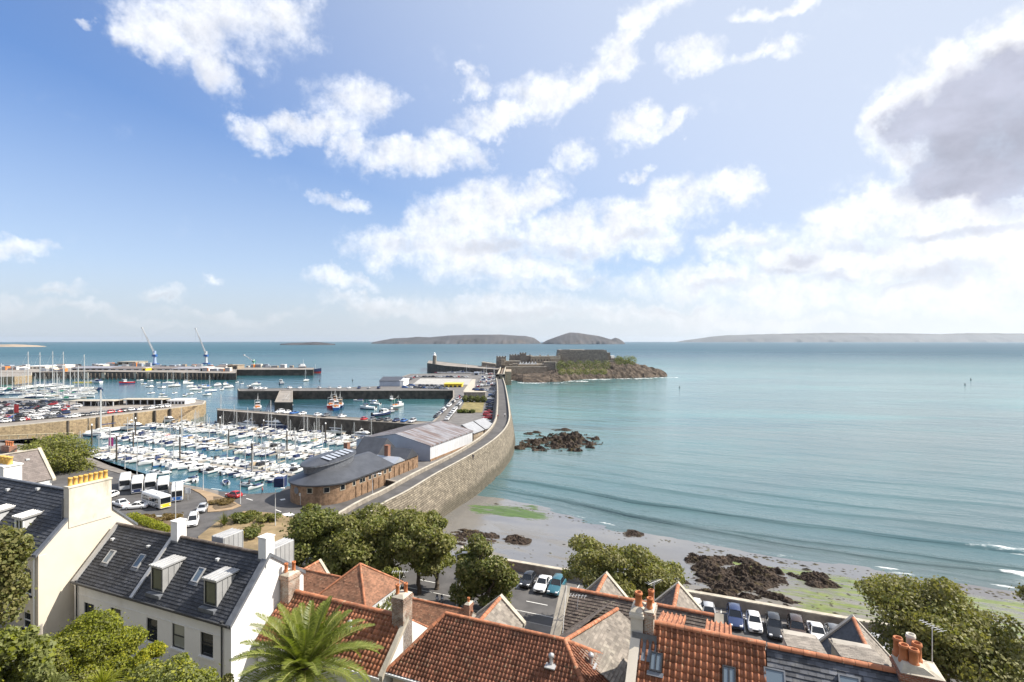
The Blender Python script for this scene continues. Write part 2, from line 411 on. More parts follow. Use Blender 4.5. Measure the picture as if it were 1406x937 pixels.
def ridge_caps(mb, p0, p1, r=.15, seg=.42, m=0):
    p0, p1 = Vector(p0), Vector(p1); L = (p1-p0).length; d = (p1-p0).normalized()
    n = max(1, int(L/seg)); side = d.cross(Vector((0,0,1))).normalized(); up = side.cross(d)
    for i in range(n):
        a = p0 + d*(L*i/n); b = p0 + d*(L*(i+1)/n - .012)
        vs = []
        for q, rr in ((a, r*1.06), (b, r)):
            for k in range(7):
                t = PI*(k/6)*1.1 - PI*.05
                vs.append(q + side*(math.cos(t)*rr) + up*(math.sin(t)*rr*.85 - .03))
        mb.add(vs, [(k,k+1,8+k,7+k) for k in range(6)], m, True)
        mb.add(vs[:7], [list(range(7))], m); mb.add(vs[7:], [list(range(7))[::-1]], m)
    return mb
def wall_holes(mb, along, fixed, a0, a1, z0, z1, holes, axis='v', depth=.14, m=0, sgn=1):
    """wall in the plane axis=fixed with rectangular openings and reveals. along runs a0..a1; sgn: +1 reveals go to +axis"""
    xs = sorted(set([a0, a1]+[h for H in holes for h in H[:2]])); zs = sorted(set([z0, z1]+[h for H in holes for h in H[2:4]]))
    pt = (lambda a, d, z: (a, fixed+sgn*d, z)) if axis == 'v' else (lambda a, d, z: (fixed+sgn*d, a, z))
    for i in range(len(xs)-1):
        for j in range(len(zs)-1):
            x, z = (xs[i]+xs[i+1])/2, (zs[j]+zs[j+1])/2
            if any(H[0] < x < H[1] and H[2] < z < H[3] for H in holes): continue
            mb.poly([pt(xs[i],0,zs[j]), pt(xs[i+1],0,zs[j]), pt(xs[i+1],0,zs[j+1]), pt(xs[i],0,zs[j+1])], m)
    for H in holes:
        a, b, c, d = H[:4]
        for q in (((a,c),(b,c)),((b,c),(b,d)),((b,d),(a,d)),((a,d),(a,c))):
            (x0,y0),(x1,y1) = q
            mb.poly([pt(x0,0,y0),pt(x1,0,y1),pt(x1,depth,y1),pt(x0,depth,y0)], m)
    return mb
def window(parent, H, fixed, axis='v', sgn=1, depth=.13, fm=None, gm=None, sill=True, bars=1, sill_m=None, name='window'):
    a, b, c, d = H[:4]; t = .06
    fr = MB()
    def bx(x0,x1,z0,z1,d0,d1):
        lo, hi = sorted((fixed+sgn*d0, fixed+sgn*d1))
        if axis == 'v': fr.box(x0,x1,lo,hi,z0,z1)
        else: fr.box(lo,hi,x0,x1,z0,z1)
    d0, d1 = depth-.06, depth+.02
    bx(a+.002,a+t,c+.002,d-.002,d0,d1); bx(b-t,b-.002,c+.002,d-.002,d0,d1); bx(a+t,b-t,c+.002,c+t,d0,d1); bx(a+t,b-t,d-t,d-.002,d0,d1)
    if bars: bx(a+t,b-t,(c+d)/2-.03,(c+d)/2+.03,d0+.01,d1-.005)
    o = part(parent, name, fr, fm or M['dark_frame'])
    g = MB(); q = fixed+sgn*(depth-.015)
    if axis == 'v': g.poly([(a+.01,q,c+.01),(b-.01,q,c+.01),(b-.01,q,d-.01),(a+.01,q,d-.01)])
    else: g.poly([(q,a+.01,c+.01),(q,b-.01,c+.01),(q,b-.01,d-.01),(q,a+.01,d-.01)])
    part(o, 'pane', g, gm or M['glass'])
    if sill:
        s_ = MB(); lo, hi = sorted((fixed-sgn*.10, fixed+sgn*.05))
        if axis == 'v': s_.box(a-.1,b+.1,lo,hi,c-.12,c-.004)
        else: s_.box(lo,hi,a-.1,b+.1,c-.12,c-.004)
        part(o, 'sill', s_, sill_m or M['white_paint'])
    return o
def skylight(parent, c, w, h, pitch, frame_m=None, glass_m=None, name='skylight', bar=False):
    """window lying on a slope rising towards +v; c = centre on the roof plane"""
    e2 = Vector((0, math.cos(pitch), math.sin(pitch))); e1 = Vector((1,0,0)); n = Vector((0,-math.sin(pitch), math.cos(pitch)))
    c = Vector(c)
    def slab(mb, x0,x1,y0,y1,h0,h1):
        vs = [c+e1*x+e2*y+n*hh for hh in (h0,h1) for x,y in ((x0,y0),(x1,y0),(x1,y1),(x0,y1))]
        mb.add(vs, [(0,3,2,1),(4,5,6,7),(0,1,5,4),(1,2,6,5),(2,3,7,6),(3,0,4,7)])
    fr = MB(); t = .07; a, b = w/2, h/2
    slab(fr,-a,-a+t,-b,b,-.05,.14); slab(fr,a-t,a,-b,b,-.05,.14); slab(fr,-a+t,a-t,-b,-b+t,-.05,.14); slab(fr,-a+t,a-t,b-t,b,-.05,.14)
    if bar: slab(fr,-.025,.025,-b+t,b-t,.06,.135)
    o = part(parent, name, fr, frame_m or M['dark_frame'])
    g = MB(); slab(g,-a+t-.005,a-t+.005,-b+t-.005,b-t+.005,.05,.10)
    part(o, 'pane', g, glass_m or M['skyglass'])
    fl = MB(); slab(fl,-a-.1,a+.1,-b-.22,-b-.003,.035,.075)
    part(o, 'flashing', fl, M['lead'])
    return o
def pots(parent, spots, h=.75, r=.16, mt=None, name='chimney_pot'):
    for i, s_ in enumerate(spots):
        hh = h*(s_[3] if len(s_) > 3 else 1)
        mb = MB(); mb.lathe(s_[:3], [(r*1.15,-.05),(r*1.15,.1*hh),(r*.95,.14*hh),(r*.92,.8*hh),(r*1.12,.84*hh),(r*1.12,.92*hh),(r*.98,.95*hh),(r*1.0,hh),(r*.75,hh),(r*.72,.7*hh)], 14)
        part(parent, name, mb, mt or M['pot'])
# ================================================================== the houses on the slope
def gable_walls(mb, u0, u1, v0, v1, vr, zb, ze0, ze1, zr, m=0, ends=(True, True), rear=True):
    for on, u in ((ends[0],u0),(ends[1],u1)):
        if on: mb.poly([(u,v0,zb),(u,v1,zb),(u,v1,ze1),(u,vr,zr),(u,v0,ze0)], m)
    if rear: mb.poly([(u0,v1,zb),(u1,v1,zb),(u1,v1,ze1),(u0,v1,ze1)], m)
def sloped_coping(mb, u0, u1, pts, up=.14, dn=.05, m=0):
    """band of width u0..u1 following (v,z) points"""
    for (va,za),(vb,zb) in zip(pts[:-1], pts[1:]):
        vs = []
        for u in (u0,u1):
            vs += [(u,va,za-dn),(u,vb,zb-dn),(u,vb,zb+up),(u,va,za+up)]
        mb.add(vs, [(0,1,2,3),(7,6,5,4),(0,4,5,1),(1,5,6,2),(2,6,7,3),(3,7,4,0)], m)
def downpipe(parent, u, v, z0, z1, mt, r=.05):
    mb = MB(); mb.tube((u,v,z0),(u,v,z1),r); mb.box(u-.1,u+.1,v-.08,v+.08,z1-.05,z1+.2)
    part(parent, 'downpipe', mb, mt)
def gutter(parent, u0, u1, v, z, mt):
    mb = MB(); mb.box(u0,u1,v-.14,v-.005,z-.14,z-.02); mb.box(u0,u1,v-.17,v-.14,z-.13,z+.02); part(parent, 'gutter', mb, mt)

# ---- white house with slate roof and zinc dormers
def white_house():
    u0,u1,v0,vr,v1,ze,zr,ze1 = -46.0,-29.45,24.4,27.45,30.6,16.75,20.05,17.6
    h = root('white_house', (-37.7,27,10), 'white rendered house with dark slate roof and two zinc dormers facing the garden', 'house')
    b = MB(); holes = []
    for x0,x1,yt,yb in ((115.4,128.8,826,862),(151.5,165.8,835,868),(201,216,848.5,884),(236,253.2,857,892),(275,292.5,867.5,902.5)):
        a = fromV(x0,yt,v0); c = fromV(x1,yb,v0); t2 = fromV((x0+x1)/2, (yt+yb)/2, v0)
        holes.append((a[0], c[0], t2[2]-.83, t2[2]+.83))
    wall_holes(b, None, v0, u0, u1, 9.5, ze, holes, 'v', .14)
    gable_walls(b, u0, u1, v0, v1, vr, 9.5, ze, ze1, zr)
    b.box(u0,u1,v0-.04,v0-.002,ze-.42,ze-.30); b.box(u0,u1,v0-.03,v0-.002,ze-1.0,ze-.93)
    part(h, 'wall', b, M['white_render'])
    pn = MB(); pn.box(u1-.55,u1+.06,v0-.07,v0-.003,9.5,ze-.15); part(h,'corner_pilaster',pn,M['white_render'])
    for i, H in enumerate(holes): window(h, H, v0, gm=M['glass_blind'] if i == 3 else M['glass'])
    pt = math.atan2(zr-ze, vr-v0)
    zf = lambda v: ze+(zr-ze)*(v-v0)/(vr-v0)
    r1 = roof_cover([(u0,v0-.12,zf(v0-.12)),(u1-.1,v0-.12,zf(v0-.12)),(u1-.1,vr,zr),(u0,vr,zr)], 'slate', .32, .22)
    r2 = roof_cover([(u1-.1,v1+.1,ze1-.1),(u0,v1+.1,ze1-.1),(u0,vr,zr),(u1-.1,vr,zr)], 'slate', .32, .24)
    rf = part(h, 'roof', join(r1, r2), M['slate'])
    rc = MB(); ridge_caps(rc, (u0,vr,zr+.06), (u1,vr,zr+.06), .14); part(rf, 'ridge_tiles', rc, M['slate_brown'])
    for name, ua, ub, m in (('verge_coping',u1-.38,u1+.10,M['lead']),('verge_coping',u0-.10,u0+.32,M['zinc']),('party_coping',-39.35,-39.05,M['zinc'])):
        c = MB(); sloped_coping(c, ua, ub, [(v0-.16,zf(v0-.16)),(vr,zr),(v1+.12,ze1-.1)], .2, .05); part(rf, name, c, m)
    gutter(h, u0, u1, v0-.12, ze+.02, M['gutter']); downpipe(h, u1-.78, v0-.09, 10, ze-.1, M['gutter']); downpipe(h, u0+.42, v0-.09, 10, ze-.1, M['gutter'])
    # chimney stacks, white
    for px, w, top in ((244.5,.95,21.25),(365,.95,21.3)):
        uc = fromV(px, 745, vr)[0]
        c = MB(); c.box(uc-.36,uc+.36,vr-.32,vr+.42,zr-.9,top); c.box(uc-.40,uc+.40,vr-.36,vr+.46,top,top+.07)
        ch = part(h, 'chimney', c, M['white_render'])
        f = MB(); f.box(uc-.40,uc+.40,vr-.37,vr-.325,zr-.75,zr-.2); part(ch, 'flashing', f, M['lead'])
    # dormers
    for uc in (-37.3,-31.95):
        vd = 24.85; zb = zf(vd); zt = 19.0; vb = v0+(zt-.05-ze)/(zr-ze)*(vr-v0)
        d = MB(); hw = .62
        for u in (uc-hw, uc+hw): d.poly([(u,vd,zb-.05),(u,vb,zt-.1),(u,vd,zt)])
        d.poly([(uc-hw,vd,zb),(uc-hw+.1,vd,zb),(uc-hw+.1,vd,zt),(uc-hw,vd,zt)]); d.poly([(uc+hw-.1,vd,zb),(uc+hw,vd,zb),(uc+hw,vd,zt),(uc+hw-.1,vd,zt)])
        d.poly([(uc-hw+.1,vd,zt-.12),(uc+hw-.1,vd,zt-.12),(uc+hw-.1,vd,zt),(uc-hw+.1,vd,zt)]); d.poly([(uc-hw+.1,vd,zb),(uc+hw-.1,vd,zb),(uc+hw-.1,vd,zb+.12),(uc-hw+.1,vd,zb+.12)])
        for k in range(1,5):                       # standing seams on the cheek
            v = vd+.42*k
            z0 = zf(v)
            if z0 < zt-.15: d.box(uc+hw,uc+hw+.03,v-.02,v+.02,z0,zt-.02)
        do = part(h, 'dormer', d, M['zinc'])
        t = MB(); vt = vr+.1
        t.add([(uc-hw-.09,vd-.12,zt+.0),(uc+hw+.09,vd-.12,zt+.0),(uc+hw+.09,vb+.35,zt+.05),(uc-hw-.09,vb+.35,zt+.05),
               (uc-hw-.09,vd-.12,zt+.11),(uc+hw+.09,vd-.12,zt+.11),(uc+hw+.09,vb+.35,zt+.15),(uc-hw-.09,vb+.35,zt+.15)],
              [(0,3,2,1),(4,5,6,7),(0,1,5,4),(1,2,6,5),(2,3,7,6),(3,0,4,7)])
        for k in range(4): t.box(uc-.5+k*.33-.015,uc-.5+k*.33+.015,vd-.10,vb+.3,zt+.11,zt+.17)
        part(do, 'dormer_roof', t, M['zinc'])
        g = MB(); g.poly([(uc-hw+.1,vd+.04,zb+.12),(uc+hw-.1,vd+.04,zb+.12),(uc+hw-.1,vd+.04,zt-.12),(uc-hw+.1,vd+.04,zt-.12)])
        part(do, 'pane', g, M['glass_green'])
        fr = MB()
        for x in (uc-hw+.1,uc+hw-.16): fr.box(x,x+.06,vd-.01,vd+.05,zb+.12,zt-.12)
        fr.box(uc-hw+.1,uc+hw-.1,vd-.01,vd+.05,zt-.18,zt-.12); fr.box(uc-hw+.1,uc+hw-.1,vd-.01,vd+.05,zb+.12,zb+.18); part(do, 'window_frame', fr, M['dark_frame'])
        sl = MB(); sl.box(uc-hw-.1,uc+hw+.1,vd-.35,vd-.02,zb-.28,zb-.02); part(do, 'apron', sl, M['lead'])
    for px,py in ((151,765),(192.5,771),(273.5,790)):
        v = 26.0
        for _ in range(20):
            a = fromV(px,py,v); v += (a[2]-zf(v))*.5
        skylight(h, (a[0],v,zf(v)), .62, 1.0, pt, M['zinc'])
    for px,py in ((155,742),(204,752),(299,770)):
        v = 26.5
        for _ in range(20):
            a = fromV(px,py,v); v += (a[2]-zf(v))*.5
        vt = MB(); vt.box(a[0]-.13,a[0]+.13,v-.12,v+.1,zf(v)+.0,zf(v)+.16); part(rf, 'roof_vent', vt, M['lgrey'])
    for uc,hw_ in ((-35.4,.62),(-30.15,.5)):                      # rear dormers above the ridge
        t = MB(); t.cbox(uc-hw_,uc+hw_,28.1,29.9,17.5,20.28,.03)
        for k in range(4): t.box(uc-hw_+.1+k*(hw_-.1)*2/3-.015,uc-hw_+.1+k*(hw_-.1)*2/3+.015,28.12,29.9,20.28,20.32)
        for k in range(5): t.box(uc+hw_,uc+hw_+.025,28.2+k*.4,28.23+k*.4,18.5,20.25)
        part(h, 'rear_dormer', t, M['zinc'])
white_house()

# ---- cream house, lit gable, chimney with a row of eight buff pots
def cream_house():
    u0,u1,v0,vr,v1,ze,zr = -68,-46.55,22.4,25.8,29.2,19.45,22.9
    h = root('cream_house', (-52,25.8,12), 'cream house whose tall sunlit gable carries a wide chimney with eight buff pots', 'house')
    zf = lambda v: ze+(zr-ze)*(v-v0)/(vr-v0)
    holes = []
    for x0,x1,yt,yb in ((31.5,43,782,816),(31,42,842,863)):
        a = fromV(x0,yt,v0); c = fromV(x1,yb,v0); holes.append((a[0],c[0],(c[2]+a[2])/2-(.95 if yt<800 else .6),(c[2]+a[2])/2+(.95 if yt<800 else .6)))
    a = holes[0]; holes.append((a[0]-4.2,a[1]-4.2,a[2],a[3]))
    b = MB(); wall_holes(b, None, v0, u0, u1, 11, ze, holes, 'v', .14)
    gable_walls(b, u0, u1, v0, v1, vr, 11, ze, ze, zr)
    b.box(u0,u1+.03,v0-.03,v0-.002,15.55,15.68); b.box(u1,u1+.05,v0-.03,v0+.5,11,ze-.2)
    part(h, 'wall', b, M['cream_render'])
    for H in holes: window(h, H, v0, fm=M['white_paint'], sill_m=M['dark_frame'])
    for H in (holes[0], holes[2]):
        ar = MB(); c = (H[0]+H[1])/2; w = (H[1]-H[0])/2
        for k in range(8):
            t0, t1 = PI*k/8, PI*(k+1)/8
            ar.add([(c+math.cos(t)*rr, v, H[3]-.1+math.sin(t)*rr*.6) for v in (v0-.04,v0-.003) for t, rr in ((t0,w),(t1,w),(t1,w+.14),(t0,w+.14))], [(0,1,2,3),(3,2,6,7),(0,4,5,1),(7,6,5,4)])
        part(h, 'window_arch', ar, M['cream_render'])
    r1 = roof_cover([(u0,v0-.15,zf(v0-.15)),(u1-.3,v0-.15,zf(v0-.15)),(u1-.3,vr,zr),(u0,vr,zr)], 'slate', .36, .26)
    r2 = roof_cover([(u1-.3,v1+.1,ze-.1),(u0,v1+.1,ze-.1),(u0,vr,zr),(u1-.3,vr,zr)], 'slate', .36, .3)
    rf = part(h, 'roof', join(r1, r2), M['slate'])
    rc = MB(); ridge_caps(rc, (u0,vr,zr+.05), (u1-.5,vr,zr+.05), .13); part(rf, 'ridge_tiles', rc, M['lead'])
    for seg in ([(v0-.2,zf(v0-.2)),(24.22,zf(24.22))],[(27.38,zf(24.22)),(v1+.15,zf(v0-.15))]):
        c = MB(); sloped_coping(c, u1-.34, u1+.09, seg, .17, .04); part(rf, 'verge_coping', c, M['lead'])
    gutter(h, u0, u1-.3, v0-.14, ze-.05, M['gutter'])
    downpipe(h, u1-.35, v0-.1, 11, ze-.25, M['white_paint'], .06)
    zt = 23.85; a = MB(); a.box(u1-.62,u1+.05,24.3,27.3,zr-2.2,zt-.12); a.box(u1-.68,u1+.10,24.24,27.36,zt-.12,zt)
    ch = part(h, 'chimney', a, M['chim_render'])
    pots(ch, [(u1-.29, 24.55+k*.357, zt) for k in range(8)], .62, .145, M['pot_yellow'])
    f = MB(); f.box(u1-.7,u1-.625,24.2,27.4,zr-1.9,zr+.02); part(ch,'flashing',f,M['lead'])
    for px, py in ((29,722),(-8,712)):                   # grey slate-hung dormers
        x = fromV(px, 735, 23.3)[0]; w = .55
        d = MB(); vd = 23.2; zb = zf(vd)-.02; zt2 = 21.25
        vb = v0+(zt2-ze)/(zr-ze)*(vr-v0)
        for u in (x-w,x+w): d.poly([(u,vd,zb),(u,vb,zt2),(u,vd,zt2)])
        for q in ((x-w,x-w+.16,zb,zt2),(x+w-.16,x+w,zb,zt2),(x-w+.16,x+w-.16,zt2-.14,zt2),(x-w+.16,x+w-.16,zb,zb+.14)):
            d.poly([(q[0],vd,q[2]),(q[1],vd,q[2]),(q[1],vd,q[3]),(q[0],vd,q[3])])
        do = part(h, 'dormer', d, M['lgrey'])
        fr = MB()
        for u in (x-w-.03, x+w-.12): fr.box(u,u+.15,vd-.05,vd+.02,zb-.05,zt2)
        fr.box(x-w-.03,x+w+.03,vd-.05,vd+.02,zt2-.15,zt2); fr.box(x-w-.03,x+w+.03,vd-.05,vd+.02,zb-.05,zb+.1); fr.box(x-.03,x+.03,vd-.04,vd+.01,zb+.1,zt2-.15)
        part(do, 'window_frame', fr, M['white_paint'])
        g = MB(); g.poly([(x-w+.14,vd+.03,zb+.1),(x+w-.14,vd+.03,zb+.1),(x+w-.14,vd+.03,zt2-.1),(x-w+.14,vd+.03,zt2-.1)]); part(do,'pane',g,M['glass_green'])
        t = MB()
        t.add([(x-w-.15,vd-.2,zt2),(x+w+.15,vd-.2,zt2),(x+w+.15,vb+.3,zt2+.12),(x-w-.15,vb+.3,zt2+.12),(x-w-.15,vd-.2,zt2+.14),(x+w+.15,vd-.2,zt2+.14),(x+w+.15,vb+.3,zt2+.26),(x-w-.15,vb+.3,zt2+.26)],
              [(0,3,2,1),(4,5,6,7),(0,1,5,4),(1,2,6,5),(2,3,7,6),(3,0,4,7)])
        for k in range(5): t.tube((x-.62+k*.31,vd-.2,zt2+.15),(x-.62+k*.31,vb+.3,zt2+.27),.05,n=6)
        part(do, 'dormer_roof', t, M['zinc'])
    for px,py in ((52.5,673),(11,674)):
        v = 25
        for _ in range(20):
            q = fromV(px,py,v); v += (q[2]-zf(v))*.5
        vt = MB(); vt.box(q[0]-.16,q[0]+.16,v-.14,v+.1,zf(v),zf(v)+.18); part(rf, 'roof_vent', vt, M['lgrey'])
cream_house()

# ---- pantiled house between the white gable and the palm, two brick chimneys
def stack(parent, u0,u1,v0,v1,zb,zt, m, cap_m=None, potspots=None, ph=.75, pr=.16, pm=None):
    c = MB(); c.box(u0,u1,v0,v1,zb,zt-.3); c.box(u0-.07,u1+.07,v0-.07,v1+.07,zt-.3,zt-.12); c.box(u0-.02,u1+.02,v0-.02,v1+.02,zt-.12,zt)
    ch = part(parent, 'chimney', c, m)
    if cap_m:
        f = MB(); um, vm_ = (u0+u1)/2, (v0+v1)/2
        vs = [(u0-.02,v0-.02,zt),(u1+.02,v0-.02,zt),(u1+.02,v1+.02,zt),(u0-.02,v1+.02,zt)]+[(um+(x-um)*.55,vm_+(y-vm_)*.55,zt+.16) for x,y in ((u0,v0),(u1,v0),(u1,v1),(u0,v1))]
        f.add(vs, [(0,1,5,4),(1,2,6,5),(2,3,7,6),(3,0,4,7),(4,5,6,7)]); part(ch, 'flaunching', f, cap_m)
    if potspots: pots(ch, [(x,y,zt+.05) + tuple(r) for x,y,*r in potspots], ph, pr, pm or M['pot'])
    return ch
def aerial(parent, p, hh, ang=.4):
    x,y,z = p; a = MB(); a.tube((x,y,z-.8),(x,y,z+hh),.02,n=6); dx,dy = math.cos(ang),math.sin(ang)
    a.tube((x-dx*.5,y-dy*.5,z+hh-.05),(x+dx*.6,y+dy*.6,z+hh-.05),.014,n=5)
    for k in range(7):
        t = -.45+k*.16; w = .28-.02*k; a.tube((x+dx*t-dy*w,y+dy*t+dx*w,z+hh-.05),(x+dx*t+dy*w,y+dy*t-dx*w,z+hh-.05),.009,n=4)
    part(parent,'aerial',a,M['lgrey'])
def pantile_house():
    u0,u1,v0,vr,v1,ze,zr = -29.35,-19.15,26.36,28.98,31.7,14.9,16.95
    h = root('pantile_house', (-25,30,10), 'orange pantiled house behind the palm with a brick chimney at each end', 'house')
    b = MB(); gable_walls(b,u0,u1,v0,v1,vr,8,ze,ze,zr); b.poly([(u0,v0,8),(u1,v0,8),(u1,v0,ze),(u0,v0,ze)]); part(h,'wall',b,M['white_render'])
    zf = lambda v: zr-(vr-v)*(zr-ze)/(vr-v0)
    r = join(roof_cover([(u0,v0-.2,zf(v0-.2)),(u1-.2,v0-.2,zf(v0-.2)),(u1-.2,vr,zr),(u0,vr,zr)],'pan',.275,.32),
             roof_cover([(u1-.2,v1+.2,ze-.1),(u0,v1+.2,ze-.1),(u0,vr,zr),(u1-.2,vr,zr)],'pan',.29,.34))
    rf = part(h,'roof',r,M['pantile'])
    rc = MB(); ridge_caps(rc,(u0,vr,zr+.1),(u1,vr,zr+.1),.17); part(rf,'ridge_tiles',rc,M['ridge'])
    c = MB(); sloped_coping(c,u1-.22,u1+.1,[(v0-.25,zf(v0-.25)),(vr,zr)],.2,.1); part(rf,'verge_coping',c,M['coping'])
    gutter(h,u0,u1-.1,v0-.18,zf(v0-.18)+.02,M['white_paint'])
    stack(h,-29.38,-28.6,28.3,29.35,14.5,18.35,M['brick_grey'],M['coping'],[(-29.12,28.6),(-28.86,29.05)],.72,.13)
    stack(h,-20.0,-19.15,28.45,29.5,13.5,18.45,M['brick_grey'],M['coping'],[(-19.78,28.75),(-19.42,29.15)],.68,.13)
    aerial(h,(-20.0,29.3,18.3),1.5)
    v = 27.9; z = zf(v); vt = MB(); x = fromV(481,848,v)[0]
    vt.lathe((x,v,z),[(.09,0),(.09,.35),(.16,.38),(.16,.5),(.03,.56)],10); vt.box(x-.22,x+.22,v-.3,v+.2,z+.04,z+.12); part(rf,'roof_vent',vt,M['lgrey'])
pantile_house()

# ---- large hipped pantile roof in the middle
def hip_house():
    u0,u1,v0,v1,ze,zr = -19.1,-5.81,26.55,32.78,14.94,17.41
    vr = 29.66; ua, ub = -16.73,-8.78
    h = root('hipped_pantile_house', (-13,29.6,5), 'low house under a big hipped pantile roof, weathered dark red, beside the esplanade trees', 'house')
    b = MB(); b.prism([(u0+.3,v0+.3),(u1-.3,v0+.3),(u1-.3,v1-.3),(u0+.3,v1-.3)],1,ze); part(h,'wall',b,M['cream_render'])
    A,B,C,D_,R0,R1 = (u0,v0,ze),(u1,v0,ze),(u1,v1,ze),(u0,v1,ze),(ua,vr,zr),(ub,vr,zr)
    r = join(roof_cover([A,B,R1,R0],'pan',.225,.26), roof_cover([B,C,R1],'pan',.225,.26), roof_cover([C,D_,R0,R1],'pan',.3,.35), roof_cover([D_,A,R0],'pan',.225,.26))
    rf = part(h,'roof',r,M['pantile_dark'])
    rc = MB()
    for p,q in ((R0,R1),(A,R0),(D_,R0),(B,R1),(C,R1)):
        ridge_caps(rc,(p[0],p[1],p[2]+.08),(q[0],q[1],q[2]+.08),.13,.34)
    part(rf,'ridge_tiles',rc,M['ridge'])
    gt = MB(); gt.box(u0,u1,v0-.16,v0-.02,ze-.12,ze+.0); part(h,'gutter',gt,M['lgrey'])
    zf = lambda v: ze+(zr-ze)*(v-v0)/(vr-v0)
    for px,py in ((757,915),):
        v = 28.2
        for _ in range(30):
            q = fromV(px,py,v); v += (q[2]-zf(v))*.4
        vt = MB(); x,z = q[0],zf(v); vt.lathe((x,v,z+.08),[(.11,0),(.11,.4),(.17,.44),(.17,.6),(.04,.68)],10); vt.box(x-.3,x+.3,v-.4,v+.25,z+.06,z+.12); part(rf,'roof_vent',vt,M['zinc'])
    vt = MB(); x,v,z = -7.29,30.0,16.1; vt.lathe((x,v,z+.02),[(.11,0),(.11,.45),(.18,.5),(.18,.66),(.04,.74)],10); vt.box(x-.25,x+.3,v-.3,v+.3,z-.05,z+.05); part(rf,'roof_vent',vt,M['zinc'])
    # seaward wing with its own gable
    gable_wing(h, -16.2, 1.91, 31.5, 37.5, 13.44, 15.09, M['slate_sunlit'], M['slate_brown'])
def gable_wing(h, uc, hw, va, vb, ze, zr, m_r, m_l, wall=None, cop=None, name='wing'):
    """wing whose ridge runs seaward and ends in a coped gable"""
    b = MB(); b.poly([(uc-hw,vb,0),(uc+hw,vb,0),(uc+hw,vb,ze),(uc,vb,zr),(uc-hw,vb,ze)]); b.poly([(uc-hw,va,0),(uc-hw,vb,0),(uc-hw,vb,ze),(uc-hw,va,ze)]); b.poly([(uc+hw,va,0),(uc+hw,vb,0),(uc+hw,vb,ze),(uc+hw,va,ze)])
    w = part(h, name, b, wall or M['grey_render'])
    part(w, 'wing_roof', roof_cover([(uc+hw,va,ze),(uc+hw,vb,ze),(uc,vb,zr),(uc,va,zr)],'slate',.3,.24), m_r)  # sun-facing slope takes the brighter cover, sunlight put into its colour
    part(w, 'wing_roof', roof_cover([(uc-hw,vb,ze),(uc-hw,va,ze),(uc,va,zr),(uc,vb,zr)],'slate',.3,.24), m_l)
    rc = MB(); ridge_caps(rc,(uc,va,zr+.06),(uc,vb-.3,zr+.06),.15); part(w,'ridge_tiles',rc,M['ridge'])
    c = MB(); k = .22
    for s_ in (-1,1):
        vs = []
        for v in (vb-.32,vb+.06):
            vs += [(uc+s_*(hw+.12),v,ze-.12),(uc,v,zr-.02),(uc,v,zr+k),(uc+s_*(hw+.12),v,ze-.12+k)]
        c.add(vs,[(0,1,2,3),(7,6,5,4),(0,4,5,1),(2,6,7,3),(3,7,4,0),(1,5,6,2)])
    part(w,'gable_coping',c,cop or M['coping'])
hip_house()

# ---- brown slate terrace along the esplanade
def slate_terrace():
    u0,u1,v0,vr,v1,ze,zr = -11.2,-.26,34.8,37.5,40.5,14.4,16.66
    h = root('slate_terrace', (-6,37.5,2), 'long brown slate terrace behind the hipped roof, with a stone verge at its end', 'terraced house')
    b = MB(); gable_walls(b,u0,u1,v0,v1,vr,0,ze,ze-.2,zr); b.poly([(u0,v0,0),(u1,v0,0),(u1,v0,ze),(u0,v0,ze)]); part(h,'wall',b,M['grey_render'])
    zf = lambda v: zr-(vr-v)*(zr-ze)/(vr-v0)
    va = 32.85
    r = join(roof_cover([(u0+.3,va,zf(va)),(u1-.3,va,zf(va)),(u1-.3,vr,zr),(u0+.3,vr,zr)],'slate',.3,.22), roof_cover([(u1-.3,v1+.2,ze-.3),(u0+.3,v1+.2,ze-.3),(u0+.3,vr,zr),(u1-.3,vr,zr)],'slate',.3,.24))
    rf = part(h,'roof',r,M['slate_brown'])
    rc = MB(); ridge_caps(rc,(u0,vr,zr+.06),(u1,vr,zr+.06),.15); part(rf,'ridge_tiles',rc,M['ridge'])
    for a,bb,m in ((u0-.15,u0+.55,M['coping']),(u1-.45,u1+.1,M['coping'])):
        c = MB(); sloped_coping(c,a,bb,[(va,zf(va)),(vr,zr),(v1+.2,ze-.3)],.22,.1); part(rf,'verge_coping',c,m)
    # link roof running back to the hipped roof
    A,B = (-8.78,29.7,17.35),(-6.98,36.45,16.35)
    L1 = roof_cover([(-5.14,30.1,14.7),(-4.28,36.45,14.45),B,A],'slate',.3,.22)
    L2 = roof_cover([(-9.9,36.3,14.9),(-10.76,31.1,15.5),A,B],'slate',.3,.22)
    w = part(h,'link_roof',L1,M['slate_sunlit']); part(w,'link_slope',L2,M['slate_brown'])  # link slope towards the sun also gets the brightened slate
    rc = MB(); ridge_caps(rc,(A[0],A[1],A[2]+.08),(B[0],B[1],B[2]+.1),.14); part(w,'ridge_tiles',rc,M['ridge'])
    gable_wing(h,-9.08,1.65,38.6,42.75,14.2,15.9,M['slate_sunlit'],M['slate_brown'])
    gable_wing(h,-3.45,1.65,38.6,42.75,14.4,16.06,M['slate_sunlit'],M['slate_brown'])
    an = MB(); an.tube((-9.9,36.5,15.6),(-9.75,36.4,16.93),.022); an.tube((-10.4,36.3,16.8),(-9.15,36.45,16.9),.018)
    for k in range(6): an.tube((-10.35+k*.22,36.1,16.8+k*.015),(-10.35+k*.22,36.6,16.82+k*.015),.01,n=5)
    part(h,'aerial',an,M['lgrey'])
    cb = MB(); cb.tube((-10.95,37.5,16.9),(-10.05,33,13.95),.018,n=5); part(rf,'cable',cb,M['lgrey'])
slate_terrace()

